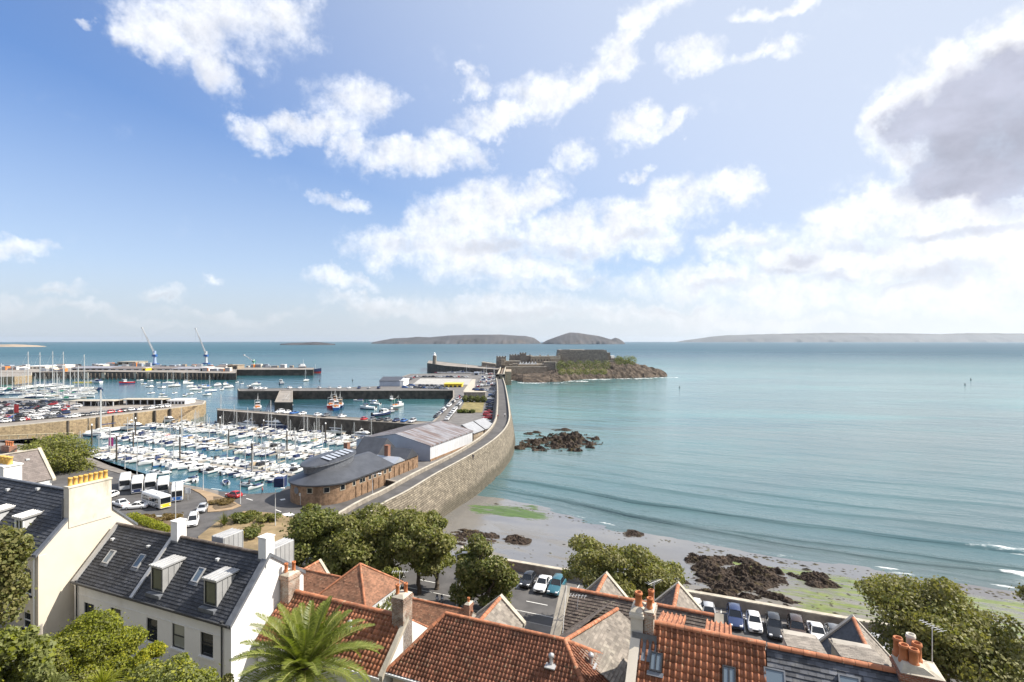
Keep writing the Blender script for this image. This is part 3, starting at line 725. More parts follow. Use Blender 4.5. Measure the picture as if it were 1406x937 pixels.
# ---- pantile house at the right, its slated neighbour and shared chimney
def tall_right():
    u0,u1,vr,zr = -4.75,1.85,29.75,19.4; v0,v1 = 24.4,34.2; ze = 14.6
    zf = lambda v: zr-(vr-v)*(zr-ze)/(vr-v0)
    pt = math.atan2(zr-ze,vr-v0)
    h = root('tall_pantile_house', (-1.5,29.5,10), 'bright orange pantiled house at the bottom edge with two small blue skylights', 'house')
    b = MB(); gable_walls(b,u0,u1,v0,v1,vr,6,ze,ze,zr,ends=(True,False)); b.poly([(u0,v0,6),(u1,v0,6),(u1,v0,ze),(u0,v0,ze)]); part(h,'wall',b,M['cream_render'])
    r = join(roof_cover([(u0+.45,v0-.2,zf(v0-.2)),(u1,v0-.2,zf(v0-.2)),(u1,vr,zr),(u0+.45,vr,zr)],'pan',.30,.36), roof_cover([(u1,v1+.2,ze),(u0+.4,v1+.2,ze),(u0+.4,vr,zr),(u1,vr,zr)],'pan',.30,.36))
    rf = part(h,'roof',r,M['pantile'])
    rc = MB(); ridge_caps(rc,(u0+.9,vr,zr+.1),(u1+.05,vr,zr+.1),.17); part(rf,'ridge_tiles',rc,M['ridge'])
    c = MB(); sloped_coping(c,u0-.08,u0+.42,[(v0-.25,zf(v0-.25)),(vr,zr),(v1+.2,ze-.1)],.16,.6); part(rf,'verge_coping',c,M['cream_render'])
    for px,py in ((901,911),(1001,931)):
        v = 28
        for _ in range(30):
            q = fromV(px,py,v); v += (q[2]-zf(v))*.4
        skylight(h,(q[0],v-.06,zf(v)+.08),.62,.92,pt,M['dark_frame'],bar=True)
    for a,bb in ((-3.76,-2.28),(-1.12,.29)):                     # tops of two tiled dormers on the far slope
        d = MB(); d.box(a+.1,bb-.1,31.4,33.6,16.5,17.95)
        do = part(h,'rear_dormer',d,M['white_render'])
        part(do,'dormer_roof',roof_cover([(bb,33.9,18.0),(a,33.9,18.0),(a,30.3,19.05),(bb,30.3,19.05)],'pan',.26,.34),M['pantile'])
    ch = stack(h,u0-.1,u0+.55,29.05,30.35,17.0,20.2,M['chim_render'],M['coping'],None)
    ch2 = stack(h,u0+.62,u0+1.1,29.2,30.4,17.6,20.25,M['brick_grey'],M['coping'],None)
    pots(ch,[(u0+.25,29.6,20.3)],.78,.2); pots(ch2,[(u0+.86,30.1,20.35,.95),(u0+.86,29.5,20.35,.72)],.78,.16)
    aerial(h,(u0+1.0,30.3,20.4),1.1,1.0)
    f = MB(); f.add([(u0+.0,28.95,zf(28.95)+.02),(u0+1.3,28.95,zf(28.95)+.02),(u0+1.3,28.95,zf(28.95)+.5),(u0+.0,28.95,zf(28.95)+.5),(u0,28.2,zf(28.2)+.14),(u0+1.3,28.2,zf(28.2)+.14)],[(0,1,2,3),(4,5,1,0)]); part(ch,'flashing',f,M['lead'])
    # slated neighbour
    U0,U1 = 1.9,8.3; 
    g = root('slated_house', (5,29.5,10), 'old grey slated house with a red ridge beside the orange pantiled one', 'house')
    b = MB(); gable_walls(b,U0,U1,v0,v1,vr,6,ze,ze,zr,ends=(False,True)); b.poly([(U0,v0,6),(U1,v0,6),(U1,v0,ze),(U0,v0,ze)]); part(g,'wall',b,M['grey_render'])
    r = join(roof_cover([(U0,v0-.2,zf(v0-.2)-.05),(U1,v0-.2,zf(v0-.2)-.05),(U1,vr,zr-.05),(U0,vr,zr-.05)],'slate',.36,.235), roof_cover([(U1,v1+.2,ze),(U0,v1+.2,ze),(U0,vr,zr-.05),(U1,vr,zr-.05)],'slate',.36,.26))
    rf = part(g,'roof',r,M['slate_old'])
    rc = MB(); ridge_caps(rc,(U0+.05,vr,zr+.05),(7.4,vr,zr+.05),.17,.5); part(rf,'ridge_tiles',rc,M['ridge'])
    for px,py,w,hh in ((1064,938,.95,1.2),(1167,945,.9,1.0)):
        v = 28
        for _ in range(30):
            q = fromV(px,py,v); v += (q[2]-zf(v))*.4
        skylight(g,(q[0],v,zf(v)+.0),w,hh,pt,M['lead'])
    for a,bb in ((2.9,4.7),(5.3,7.3)):
        d = MB(); d.box(a+.1,bb-.1,31.0,33.6,16.5,18.55); do = part(g,'rear_dormer',d,M['grey_render'])
        part(do,'dormer_roof',roof_cover([(bb,33.9,18.3),(a,33.9,18.3),(a,30.3,19.3),(bb,30.3,19.3)],'slate',.3,.24),M['slate_sunlit'])
    ch = stack(g,7.45,9.1,29.1,30.6,15.5,19.75,M['brick'],M['coping'],None)
    sh = MB(); sh.add([(7.45,29.1,19.75),(9.1,29.1,19.6),(9.1,30.6,19.6),(7.45,30.6,19.75),(7.6,29.3,20.1),(8.35,29.3,20.05),(8.35,30.4,20.05),(7.6,30.4,20.1)],[(0,1,5,4),(1,2,6,5),(2,3,7,6),(3,0,4,7),(4,5,6,7)])
    part(ch,'shoulder',sh,M['coping'])
    pots(ch,[(7.62,30.25,20.0,1.0),(7.72,29.75,20.0,.95),(8.05,29.55,20.0,.92)],.8,.2)
    pots(ch,[(8.28,29.95,20.0,1.0)],.85,.2,M['pot']); pots(ch,[(8.15,30.35,20.0,1.2)],.85,.19,M['chim_render'])
    aerial(g,(9.0,30.4,20.0),1.6,2.2)
    # gabled wing with dark slates towards the sea
    gable_wing(g,9.9,3.1,44.6,52,8.3,11.65,M['slate_sunlit'],M['slate'],M['brick_grey'],M['grey_render'])
    # lower house further right
    k = root('low_grey_house', (13,30,10), 'low grey roof with a mortared parapet right of the big brick chimney', 'house')
    zz = 18.3
    b = MB(); b.box(9.2,15.2,24.6,33.4,6,15.6); b.box(15.3,22,24.6,33.4,6,15); part(k,'wall',b,M['grey_render'])
    r = join(roof_cover([(9.2,24.4,14.2),(14.4,24.4,14.2),(14.4,29.6,18.75),(9.2,29.6,18.75)],'slate',.33,.25), roof_cover([(14.4,34,14.6),(9.2,34,14.6),(9.2,29.6,18.75),(14.4,29.6,18.75)],'slate',.33,.25),
             roof_cover([(14.9,24.4,14.4),(22,24.4,14.4),(22,29.6,18.5),(14.9,29.6,18.5)],'slate',.33,.25), roof_cover([(22,34,14.6),(14.9,34,14.6),(14.9,29.6,18.5),(22,29.6,18.5)],'slate',.33,.25))
    rf = part(k,'roof',r,M['slate_old'])
    c = MB(); c.box(9.12,12.6,29.3,30.1,18.5,19.05); c.box(12.9,14.5,29.2,30.0,18.4,18.95); sloped_coping(c,14.4,14.9,[(24.4,14.3),(29.6,18.7),(34,14.7)],.25,.1); c.box(15.0,19.5,29.3,30.0,18.2,18.75); part(rf,'parapet',c,M['coping'])
tall_right()

# ---- roofs below the trees, left of the middle
def pavilion():
    h = root('pavilion_house', (-32.6,41.0,4), 'small square house under a pyramid roof of brown tiles below the big trees', 'house')
    cx,cy,w,ze,zr = -32.7,41.3,2.95,10.95,13.5
    b = MB(); b.box(cx-w+.25,cx+w-.25,cy-w+.25,cy+w-.25,3,ze); part(h,'wall',b,M['white_render'])
    c = [(cx-w,cy-w,ze),(cx+w,cy-w,ze),(cx+w,cy+w,ze),(cx-w,cy+w,ze)]; ap = (cx,cy,zr)
    rf = part(h,'roof',join(*[roof_cover([c[i],c[(i+1)%4],ap],'slate',.2,.13,.015) for i in range(4)]),M['plain_tile'])
    rc = MB()
    for q in c: ridge_caps(rc,(q[0],q[1],q[2]+.06),(ap[0],ap[1],ap[2]+.06),.11,.35)
    part(rf,'ridge_tiles',rc,M['ridge'])
    tr = MB(); tr.box(cx+w-.24,cx+w-.15,cy-w+.3,cy+w-.3,ze-.35,ze-.1)
    for k in range(7):
        y = cy-w+.6+k*.75; tr.box(cx+w-.24,cx+w-.18,y,y+.12,ze-1.9,ze-.36)
    part(h,'trellis',tr,M['lgrey'])
    vg = MB(); rn = random.Random(3)
    for k in range(160):
        y = cy+rn.uniform(-2.4,2.4); z = ze-rn.uniform(.4,2.0); s_ = rn.uniform(.08,.2)
        vg.poly([(cx+w-.12+rn.uniform(0,.15),y-s_,z),(cx+w-.05,y,z-s_),(cx+w-.12,y+s_,z),(cx+w-.1,y,z+s_)])
    part(h,'climbing_plant',vg,M['leaf_dark'])
    # two long brown-tiled houses
    for (u0,u1,v0,vr,v1,ze,zr,lab) in ((-43.2,-34.6,40.2,44,48,7.4,10.3,'long dark tiled roof left of the pyramid roof under the trees'),(-30.9,-22.9,42.6,46,49.5,5.9,8.55,'low brown tiled roof between the brick chimney and the street trees')):
        g = root('tiled_house',((u0+u1)/2,vr,2),lab,'house')
        b = MB(); gable_walls(b,u0,u1,v0,v1,vr,0,ze,ze,zr); b.poly([(u0,v0,0),(u1,v0,0),(u1,v0,ze),(u0,v0,ze)]); part(g,'wall',b,M['grey_render'])
        rf = part(g,'roof',join(roof_cover([(u0,v0-.2,ze-.15),(u1,v0-.2,ze-.15),(u1,vr,zr),(u0,vr,zr)],'slate',.2,.14,.015),roof_cover([(u1,v1+.2,ze-.1),(u0,v1+.2,ze-.1),(u0,vr,zr),(u1,vr,zr)],'slate',.22,.18,.015)),M['plain_tile'])
        rc = MB(); ridge_caps(rc,(u0,vr,zr+.05),(u1,vr,zr+.05),.12); part(rf,'ridge_tiles',rc,M['ridge'])
        if u0 > -35:
            stack(g,u1-.75,u1-.2,45.6,46.4,6.5,9.3,M['brick'],M['coping'],[(u1-.48,46)],.5,.13)
        else:
            gable_wing(g,-45.0,1.6,43.5,49.5,6.9,8.7,M['plain_tile'],M['slate_brown'])
            sf = MB(); sf.box(-40.5,-35.2,36.8,40.2,5,9.0); part(g,'flat_extension',sf,M['white_render'])
            st = MB(); st.box(-40.6,-35.1,36.7,40.1,9.0,9.12); st.box(-38,-36.2,37.5,38.6,9.12,9.35); part(g,'flat_roof',st,M['zinc'])
pavilion()

# ---- grey house at the left edge, ridge running seaward
def left_house():
    h = root('grey_roofed_house',(-107,48,6),'white walled house with a plain mauve grey roof and pale verge at the left edge','house')
    ur,ue,vf,vn,zr,ze = -108.2,-104.3,52,36,16.6,12.2
    b = MB(); b.poly([(ue,vn,0),(ue,vf,0),(ue,vf,ze),(ue,vn,ze)]); b.poly([(2*ur-ue,vf,0),(ue,vf,0),(ue,vf,ze),(ur,vf,zr),(2*ur-ue,vf,ze)]); b.poly([(2*ur-ue,vn,0),(ue,vn,0),(ue,vn,ze),(ur,vn,zr),(2*ur-ue,vn,ze)]); part(h,'wall',b,M['white_render'])
    rf = part(h,'roof',join(roof_cover([(ue+.2,vn,ze-.2),(ue+.2,vf,ze-.2),(ur,vf,zr),(ur,vn,zr)],'slate',.4,.35,.02),roof_cover([(2*ur-ue,vf,ze),(2*ur-ue,vn,ze),(ur,vn,zr),(ur,vf,zr)],'slate',.4,.35,.02)),M['roof_grey'])
    c = MB()
    for s_ in (-1,1):
        vs = []
        for v in (vf-.05,vf+.45): vs += [(ur+s_*(ue-ur+.4),v,ze-.5),(ur,v,zr-.05),(ur,v,zr+.3),(ur+s_*(ue-ur+.4),v,ze-.15)]
        c.add(vs,[(0,1,2,3),(7,6,5,4),(0,4,5,1),(2,6,7,3),(3,7,4,0),(1,5,6,2)])
    c.box(ur-.2,ur+.2,vn,vf-.1,zr,zr+.14)
    part(rf,'verge_coping',c,M['coping'])
    for t,v in ((.3,44),(.3,50),(.78,46.5),(.78,40)):
        u = ur+(ue-ur)*t; vt = MB(); vt.box(u-.2,u+.2,v-.25,v+.25,zr-(zr-ze)*t,zr-(zr-ze)*t+.25); part(rf,'roof_vent',vt,M['lgrey'])
    g = root('low_orange_roof',(-101,44,4),'small bright orange roof leaning on the white wall at the left edge','outhouse')
    b = MB(); b.box(-104.2,-99.6,37,45.6,0,8.4); part(g,'wall',b,M['white_render'])
    rf = part(g,'roof',roof_cover([(-99.3,37,8.6),(-99.3,45.4,8.6),(-103.9,45.4,11.2),(-103.9,37,11.2)],'pan',.3,.35),M['pantile'])
    c = MB(); vs = []
    for v in (45.4,45.75): vs += [(-99.2,v,8.5),(-103.9,v,11.15),(-103.9,v,11.5),(-99.2,v,8.85)]
    c.add(vs,[(0,1,2,3),(7,6,5,4),(0,4,5,1),(2,6,7,3),(3,7,4,0),(1,5,6,2)]); part(rf,'verge_coping',c,M['lead'])
    k = root('white_chimney_house',(-88,34,8),'white chimney end with two buff pots rising behind the slate ridge at the left edge','house')
    a = fromV(12.5,641,34); b_ = MB(); b_.box(a[0]-6,a[0],33.5,35.2,6,a[2]); b_.box(a[0]-6.1,a[0]+.1,33.4,35.3,a[2],a[2]+.15); part(k,'wall',b_,M['white_render'])
    pots(k,[(a[0]-.5,34.3,a[2]+.15),(a[0]-1.3,34.3,a[2]+.15),(a[0]-2.1,34.3,a[2]+.15)],.9,.27,M['pot_yellow'])
    w = root('terracotta_chimney',(-130,52,6),'brown roof with small terracotta pots beyond the mauve grey roof','house')
    q = fromV(12,613,66); b_ = MB(); b_.box(q[0]-14,q[0]+1.0,65,69,0,q[2]-1.6); part(w,'wall',b_,M['grey_render'])
    b_ = MB(); b_.box(q[0]-2.5,q[0]+.6,65.8,67.2,q[2]-2,q[2]); ch = part(w,'chimney',b_,M['brick'])
    pots(ch,[(q[0]-2.1+j*.8,66.5,q[2]) for j in range(4)],1.0,.22)
    rf = part(w,'roof',roof_cover([(q[0]-14,63,q[2]-3),(q[0]+1.2,63,q[2]-3),(q[0]+1.2,67,q[2]-.6),(q[0]-14,67,q[2]-.6)],'slate',.35,.3),M['slate_brown'])
left_house()

# ---- garden wall and post
def garden():
    g = MB()
    a = fromV(36,880,20.6); b = fromV(59,856,21.9)
    g.add([(a[0]-2,a[1]-1,13),(b[0],b[1],13),(b[0],b[1],b[2]),(a[0]-2,a[1]-1,a[2]-.6),(a[0]-1.75,a[1]-1.2,13),(b[0]+.25,b[1]-.2,13),(b[0]+.25,b[1]-.2,b[2]),(a[0]-1.75,a[1]-1.2,a[2]-.6)],[(0,1,2,3),(7,6,5,4),(3,2,6,7),(1,5,6,2),(0,3,7,4)])
    solo('garden_wall',g,M['grey_render'],(b[0],b[1],14),'rendered garden wall with a sloping top below the cream house','wall')
    p = MB(); q = P(32,890,0); Y = 24.0
    x = DX(32.5,Y); p.tube((x,Y,14),(x,Y,DZ(887,Y)),.045,n=10); p.lathe((x,Y,DZ(887,Y)),[(.055,0),(.055,.04),(.02,.06)],10)
    solo('washing_line_post',p,M['white_paint'],(x,Y,14),'thin white post standing in the shrubs at the bottom left','post',frame='xyz')
garden()
# ================================================================== ground, beach, sea
def interp(x, tab):
    if x <= tab[0][0]: return tab[0][1]
    for (a,b),(c,d) in zip(tab[:-1],tab[1:]):
        if x <= c: return b+(d-b)*(x-a)/(c-a)
    return tab[-1][1]
SLOPE = [(-30,40),(0,31),(3,29),(6,25),(9,21.5),(13,18),(18,15.6),(21,14),(26,10.5),(33,6.5),(40,2.5),(46,.4),(57,-.05),(70,-.05)]
def ground_z(u,v): return interp(v, SLOPE)
def strip_mesh(us, vs, zf):
    mb = MB(); nu, nv = len(us), len(vs)
    mb.v = [(u,v,zf(u,v)) for v in vs for u in us]
    for j in range(nv-1):
        for i in range(nu-1):
            mb.f.append([j*nu+i, j*nu+i+1, (j+1)*nu+i+1, (j+1)*nu+i]); mb.m.append(0); mb.sm.append(True)
    return mb
t = strip_mesh([-140+4*i for i in range(61)], [-25+2*i for i in range(42)]+[58.5], lambda u,v: ground_z(u,v)+(mnoise.noise((u*.15,v*.15,3))*.6 if v < 44 else 0))
solo('terrain', t, mk('hillside_scrub',(.115,.11,.085),.95,.3,.4,.4,8), (0,0,0), 'grassy hillside falling from the houses to the esplanade', 'hillside', kind='structure')

def flat(name, pts, z, mt, kind='structure', label=None, cat=None, thick=0, uv=True):
    mb = MB(); p = [(a[0],a[1],z) for a in pts]
    ar = sum(p[i][0]*p[(i+1)%len(p)][1]-p[(i+1)%len(p)][0]*p[i][1] for i in range(len(p)))
    if ar < 0: p = p[::-1]
    if thick: mb.prism([(a[0],a[1]) for a in p], z-thick, z)
    else: mb.poly(p)
    return solo(name, mb, mt, (0,0,0), label, cat, kind=kind)
# land edge along the marina, then behind the museum to the fish quay root (uv)
MAR = [PU(x,y,0) for x,y in ((-40,606),(60,612),(112,624),(150,640),(185,652),(240,664),(300,674.5),(345,678.5),(384,676),(394,668))]
TOWN = [(-260,57),(-230,110)] + [(a[0],a[1]) for a in MAR] + [(-92,100),(-92,128),(-110,134),(-112,178.6),(-112,186)]
LAND = TOWN + [(-92,186),(-88,176),(-75,150),(-70,130),(-71,105),(-74,92),(-73,80),(-40,75.6),(60,74.4),(120,74.4),(120,57)]
flat('road', LAND, 0.0, M['asphalt'], label='grey asphalt of the esplanade and the harbour roads', cat='road', thick=8)
# pavement on the land side of the esplanade and the parking bays by the sea wall
flat('pavement', [(-66,57.5),(90,57.5),(90,61.0),(-60,61.0)], .12, M['paving'], label='paved footway on the house side of the esplanade', cat='pavement', thick=.3)
flat('parking_strip', [(-34,68.9),(90,68.9),(90,74.0),(-34,74.0)], .006, M['asphalt_light'], label='strip of parking bays along the sea wall', cat='parking')
kb = MB(); kb.box(-60,90,61.0,61.15,-.1,.13); solo('kerb', kb, M['kerb'], (0,61,0), 'stone kerb along the house side footway', 'kerb', kind='structure')
mk_ = MB()
for k in range(-12,14):
    u = k*5.6-1.0
    mk_.poly([(u-1.5,66.0,.008),(u+1.5,66.0,.008),(u+1.5,66.13,.008),(u-1.5,66.13,.008)])
mk_.poly([(-45,63.35,.008),(80,63.35,.008),(80,63.45,.008),(-45,63.45,.008)])
for k in range(-13,34):
    u = k*2.7-.6
    mk_.poly([(u-.05,68.95,.012),(u+.05,68.95,.012),(u+.05,73.6,.012),(u-.05,73.6,.012)])
def stripe(a, b, w=.14, z=.009):
    a = Vector(a[:2]); b = Vector(b[:2]); d = (b-a).normalized(); s_ = Vector((-d.y,d.x))*w/2
    mk_.poly([(*(a-s_),z),(*(b-s_),z),(*(b+s_),z),(*(a+s_),z)])
for (a,b) in (((338,684.5),(347,687.2)),((331,681),(338,680)),((290,671),(304,672.5)),((378,700),(386,703)),((245,661.5),(262,665))):
    stripe(PU(*a), PU(*b), .22)
def px_poly(pts, z=.010):
    p = [PU(x,y,0) for x,y in pts]; p = [(a[0],a[1],z) for a in p]
    ar = sum(p[i][0]*p[(i+1)%len(p)][1]-p[(i+1)%len(p)][0]*p[i][1] for i in range(len(p)))
    mk_.poly(p if ar > 0 else p[::-1])
px_poly(((387,706),(399,704),(405,707),(392,709.5))); px_poly(((384,686),(391,684.7),(392,686.3),(386,687.6)))
pts = [PU(x,y) for x,y in ((180,706),(195,708),(215,708.8),(240,708.4),(252,707.5))]
for a,b in zip(pts[:-1],pts[1:]): stripe(a,b,.3)
solo('road_markings', mk_, M['paint'], (0,60,0), 'worn white lane dashes and bay lines on the asphalt', 'road marking', kind='structure')
# promenade by the marina, islands, planted beds (photographed places on the ground)
PR_IN = [(-40,622),(60,627),(105,636),(140,650),(185,662),(232,672),(262,682),(275,690)]
flat('promenade', [(a[0],a[1]) for a in MAR[:7]] + [PU(x,y)[:2] for x,y in ((300,681),(280,676),(258,671.5),(228,663.5),(185,656.5),(140,644),(105,632),(60,622),(-40,616))], .13, M['paving'], label='paved promenade along the marina edge', cat='promenade', thick=.3)
flat('traffic_island', [PU(x,y)[:2] for x,y in ((262,672),(276,673),(296,679),(318,688),(331,695),(318,700),(300,703),(285,704),(286,694),(283,685),(274,678))], .14, mk('sandy_paving',(.30,.215,.135),.9,.15,.5), label='kerbed traffic island with sandy paving', cat='traffic island', thick=.3)
flat('planting_bed', [PU(x,y)[:2] for x,y in ((293,683),(303,683.5),(325,694),(318,697.5),(296,701),(292,698),(294,690))], .20, M['soil'], label='earth bed on the traffic island', cat='planting bed', thick=.3)
flat('garden_bed', [PU(x,y)[:2] for x,y in ((272,738),(300,716),(335,703),(372,705),(420,716),(440,760),(330,772),(275,760))], .15, mk('dry_garden_soil',(.23,.17,.095),.95,.3,.3,.3,dirt=(.11,.11,.04),dirt_amt=.6,dirt_scale=.2), label='dry sandy roundabout garden', cat='planting bed', thick=.3)
flat('verge', [PU(x,y)[:2] for x,y in ((170,712),(185,708.5),(215,711),(243,712),(252,711),(258,722),(250,740),(200,745))], .15, M['soil'], label='planted verge beside the bus park', cat='planting bed', thick=.3)

# ---- beach: real slope from the wall down under the sea
WLINE = [(-80,123),(-60,121),(-49,119),(-37,117.2),(-21,111.5),(0,108.6),(14,107.6),(28,107.3),(43,107.6),(70,109),(160,112)]
def beach_z(u,v):
    w = interp(u, WLINE); 
    z0 = -3.0
    if v < w: z = z0 + (SEA-z0)*max(0,(v-73))/(w-73)
    else: z = SEA - (v-w)*.06
    n = mnoise.noise((u*.05,v*.11,1.7))*.16 + mnoise.noise((u*.2,v*.4,4.2))*.05
    return max(z+n, -14)
us = [-95+2.0*i for i in range(80)]+[70+5*i for i in range(40)]; vs = [73.2+1.0*i for i in range(60)]+[134+6*i for i in range(14)]
b = strip_mesh(us, vs, beach_z)
def beach_mat():
    t = NT('wet_sand'); p = t.mapping(t.pos(), rot=(0,0,-ROT))
    q = t.n('ShaderNodeSeparateXYZ',{0:p}).outputs
    z = q[2]
    fine = t.noise(p, .6, 6, .65); big = t.noise(t.mapping(p,scale=(.05,.16,.1)), 1.0, 5, .6)
    sand = t.mix(fine, (.14,.13,.115), (.215,.20,.178))
    sand = t.mix(t.mr(big,.4,.65), sand, (.15,.135,.115))
    # green weed: torn bands drawn out along the tide line
    wn = t.noise(t.mapping(p,scale=(.13,.75,.1)), 1.0, 8, .74)
    wn2 = t.noise(t.mapping(p,scale=(.5,1.4,.1)), 1.0, 5, .7)
    band = t.math('MULTIPLY', t.mr(q[1],79,86,0,1), t.mr(q[1],101.5,104.5,1,0))
    right = t.mr(q[0],-6,14,0,1)
    m1 = t.math('MULTIPLY', band, right)
    e1 = t.math('MULTIPLY', t.mr(q[1],98.6,99.6,0,1), t.mr(q[1],100.6,102.2,1,0))
    e1 = t.math('MULTIPLY', e1, t.mr(q[0],-14,2,0,1))
    jit = t.math('MULTIPLY', t.math('SUBTRACT', t.noise(t.mapping(p,scale=(.09,.3,.1),loc=(9,2,0)),1.0,6,.7), .5), 3.4)
    du = t.math('DIVIDE', t.math('SUBTRACT', q[0], -46.0), 14.0); dv = t.math('ADD', t.math('DIVIDE', t.math('SUBTRACT', q[1], 111.0), 5.0), jit)
    m2 = t.mr(t.math('ADD', t.math('MULTIPLY',du,du), t.math('MULTIPLY',dv,dv)), .25, 1.25, 1.0, 0)
    sel = t.math('MAXIMUM', t.math('MULTIPLY', m1, .85), t.math('MAXIMUM', e1, t.math('MULTIPLY', m2, 1.0)))
    nn = t.math('ADD', t.math('MULTIPLY', wn, .75), t.math('MULTIPLY', wn2, .25))
    weed = t.mr(t.math('ADD', t.math('MULTIPLY', sel, .48), nn), .835, .955, 0, 1)
    col = t.mix(weed, sand, t.mix(m2, t.mix(t.mr(wn2,.35,.65), (.075,.115,.02), (.16,.195,.05)), t.mix(t.mr(wn2,.35,.65), (.035,.075,.012), (.07,.13,.022))))
    wet = t.mr(z, SEA+.1, SEA+1.35, 1, 0)
    pud = t.mr(t.noise(t.mapping(p,scale=(.07,.22,.1),loc=(7,3,0)),1.0,4,.5), .37, .50, 0, 1)
    wt = t.math('MULTIPLY', t.math('MAXIMUM', wet, t.math('MULTIPLY', pud, t.mr(q[0],-8,10,.95,.6))), t.math('SUBTRACT', 1.0, t.math('MULTIPLY', weed, .85)))
    col = t.mix(t.math('MULTIPLY', wt, .6), col, (.135,.137,.142))  # wet patches tinted blue-grey: sky reflection put into the sand colour
    ro = t.mr(wt, 0, 1, .75, .07, False)
    nm = t.bump(t.math('ADD', t.math('MULTIPLY', fine, .6), t.math('MULTIPLY', weed, t.math('MULTIPLY', wn2, 1.5))), .5, .08)
    nd = t.n('ShaderNodeBsdfPrincipled', {'Base Color': col, 'Roughness': ro, 'Specular IOR Level': t.mr(wt,0,1,.3,1.0,False), 'Normal': nm})
    return t.out(nd.outputs[0])
solo('beach', b, beach_mat(), (0,0,0), 'wet sand with bands of green weed at low tide', 'beach', kind='structure')
# torn weed and stones left by the tide
lt = MB(); rn = random.Random(17)
for i in range(1500):
    u = rn.uniform(-52,75); w_ = interp(u,WLINE); v = rn.choice((rn.uniform(75,w_-.5), rn.gauss(w_-3.2,.8), rn.gauss(89,3.0)))
    if not 74.8 < v < w_-.2 or (u < -5 and rn.random() < .6): continue
    r = rn.uniform(.06,.26)*(1.9 if rn.random() < .08 else 1); z = beach_z(u,v)-.02; n = 6; a0 = rn.uniform(0,6)
    ring = [(u+r*rn.uniform(.7,1.5)*math.cos(a0+2*PI*k/n)*1.7, v+r*rn.uniform(.6,1.2)*math.sin(a0+2*PI*k/n), z) for k in range(n)]
    lt.add(ring+[(u,v,z+r*rn.uniform(.35,.7))],[(k,(k+1)%n,n) for k in range(n)])
solo('seaweed_litter', lt, mk('weed_litter',(.055,.048,.028),.85,.6,1.5,island=.6,dirt=(.10,.12,.03),dirt_amt=.6), (0,0,0), 'scattered dark weed clumps and stones left on the sand by the tide', 'seaweed', kind='stuff')
# sea wall between the parking and the beach
sw = MB(); n = 60
for i in range(n):
    u0 = -40+i*2.4; u1 = u0+2.4
    v = lambda u: 74.05+(.0 if u > -34 else (-34-u)*.30)
    sw.add([(u0,v(u0),-.2),(u1,v(u1),-.2),(u1,v(u1),1.25),(u0,v(u0),1.25),(u0,v(u0)+.55,-7),(u1,v(u1)+.55,-7),(u1,v(u1)+.55,1.25),(u0,v(u0)+.55,1.25)],[(0,1,2,3),(7,6,5,4)])
    sw.add([(u0,v(u0)-.06,1.25),(u1,v(u1)-.06,1.25),(u1,v(u1)+.62,1.25),(u0,v(u0)+.62,1.25),(u0,v(u0)-.06,1.42),(u1,v(u1)-.06,1.42),(u1,v(u1)+.62,1.42),(u0,v(u0)+.62,1.42)],[(4,5,6,7),(0,1,5,4),(3,7,6,2)],1)
solo('sea_wall', sw, [M['stone_grey'],M['coping']], (0,74,0), 'low stone sea wall between the parked cars and the beach', 'wall')

# ---- sea
WAVES = [(3.6,.16,.8),(7.6,.46,.9),(10.2,.34,.9),(18.0,.62,1.7),(31,.34,3.0),(41,.32,4.0),(53,.3,5.0),(67,.3,6)]
def sea_h(u,v):
    if not (-75 < u < 175 and 96 < v < 205): return 0.0, 0.0
    k = min(1,(v-96)/8, (205-v)/40, (175-u)/40, max(0,(u+75)/25))
    w = interp(u, WLINE); h = 0; fo = 0
    for i,(off,a,wd) in enumerate(WAVES):
        c = w + off + mnoise.noise((u*.022, i*9.1, .5))*3.2 + mnoise.noise((u*.09, i*3.3, 2.5))*.7
        d = v-c
        am = a*(.72+.6*max(0,mnoise.noise((u*.03+i*5, i*2.0, 8))+.35))
        if d < 0: g = math.exp(-(d/(.45*wd))**2)
        else: g = math.exp(-(d/(1.6*wd))**2)
        h += am*g
        if i in (1,3) and u > 30:
            kk = min(1,(u-(30 if i == 1 else 34))/14)
            if -.9*wd < d < 2.4*wd: fo = max(fo, kk*(.85-.3*abs(d)/wd)+mnoise.noise((u*.3,v*.9,1))*.5)
    h += (mnoise.noise((u*.10,v*.33,7))*.06 + mnoise.noise((u*.31,v*.8,3))*.03)
    e = v-w
    if -1 < e < 2.2 and u > 16: fo = max(fo, .35+.8*mnoise.noise((u*.25,v*.9,6)))
    if -.5 < e < .8 and u > -62: fo = max(fo, .50+.55*mnoise.noise((u*.16,v*.5,11)))
    return h*k, max(0,min(1,fo))*k
def coords(a,b,step,far,first):
    c = [a+step*i for i in range(int((b-a)/step)+1)]; s_ = step*1.6; lo, hi = a, c[-1]; L, H = [], []
    while lo > -far: lo -= s_; L.append(max(lo,-far)); s_ *= 1.45
    s_ = step*1.6
    while hi < far: hi += s_; H.append(min(hi,far)); s_ *= 1.45
    return L[::-1]+c+H
SEAFAR = 26000.0
us = coords(-76,176,1.1,SEAFAR,0); vs = [x for x in coords(94,206,.45,SEAFAR,0) if x > 40 or x == -SEAFAR]
vs = sorted(set([60.0]+[x for x in vs if x > 60]))
nu = len(us); V = []; FO = []
for v in vs:
    for u in us:
        h, fo = sea_h(u,v); V.append((u,v,SEA+h)); FO.append(fo)
mb = MB(); mb.v = V
for j in range(len(vs)-1):
    for i in range(nu-1):
        mb.f.append([j*nu+i,j*nu+i+1,(j+1)*nu+i+1,(j+1)*nu+i]); mb.m.append(0); mb.sm.append(True)
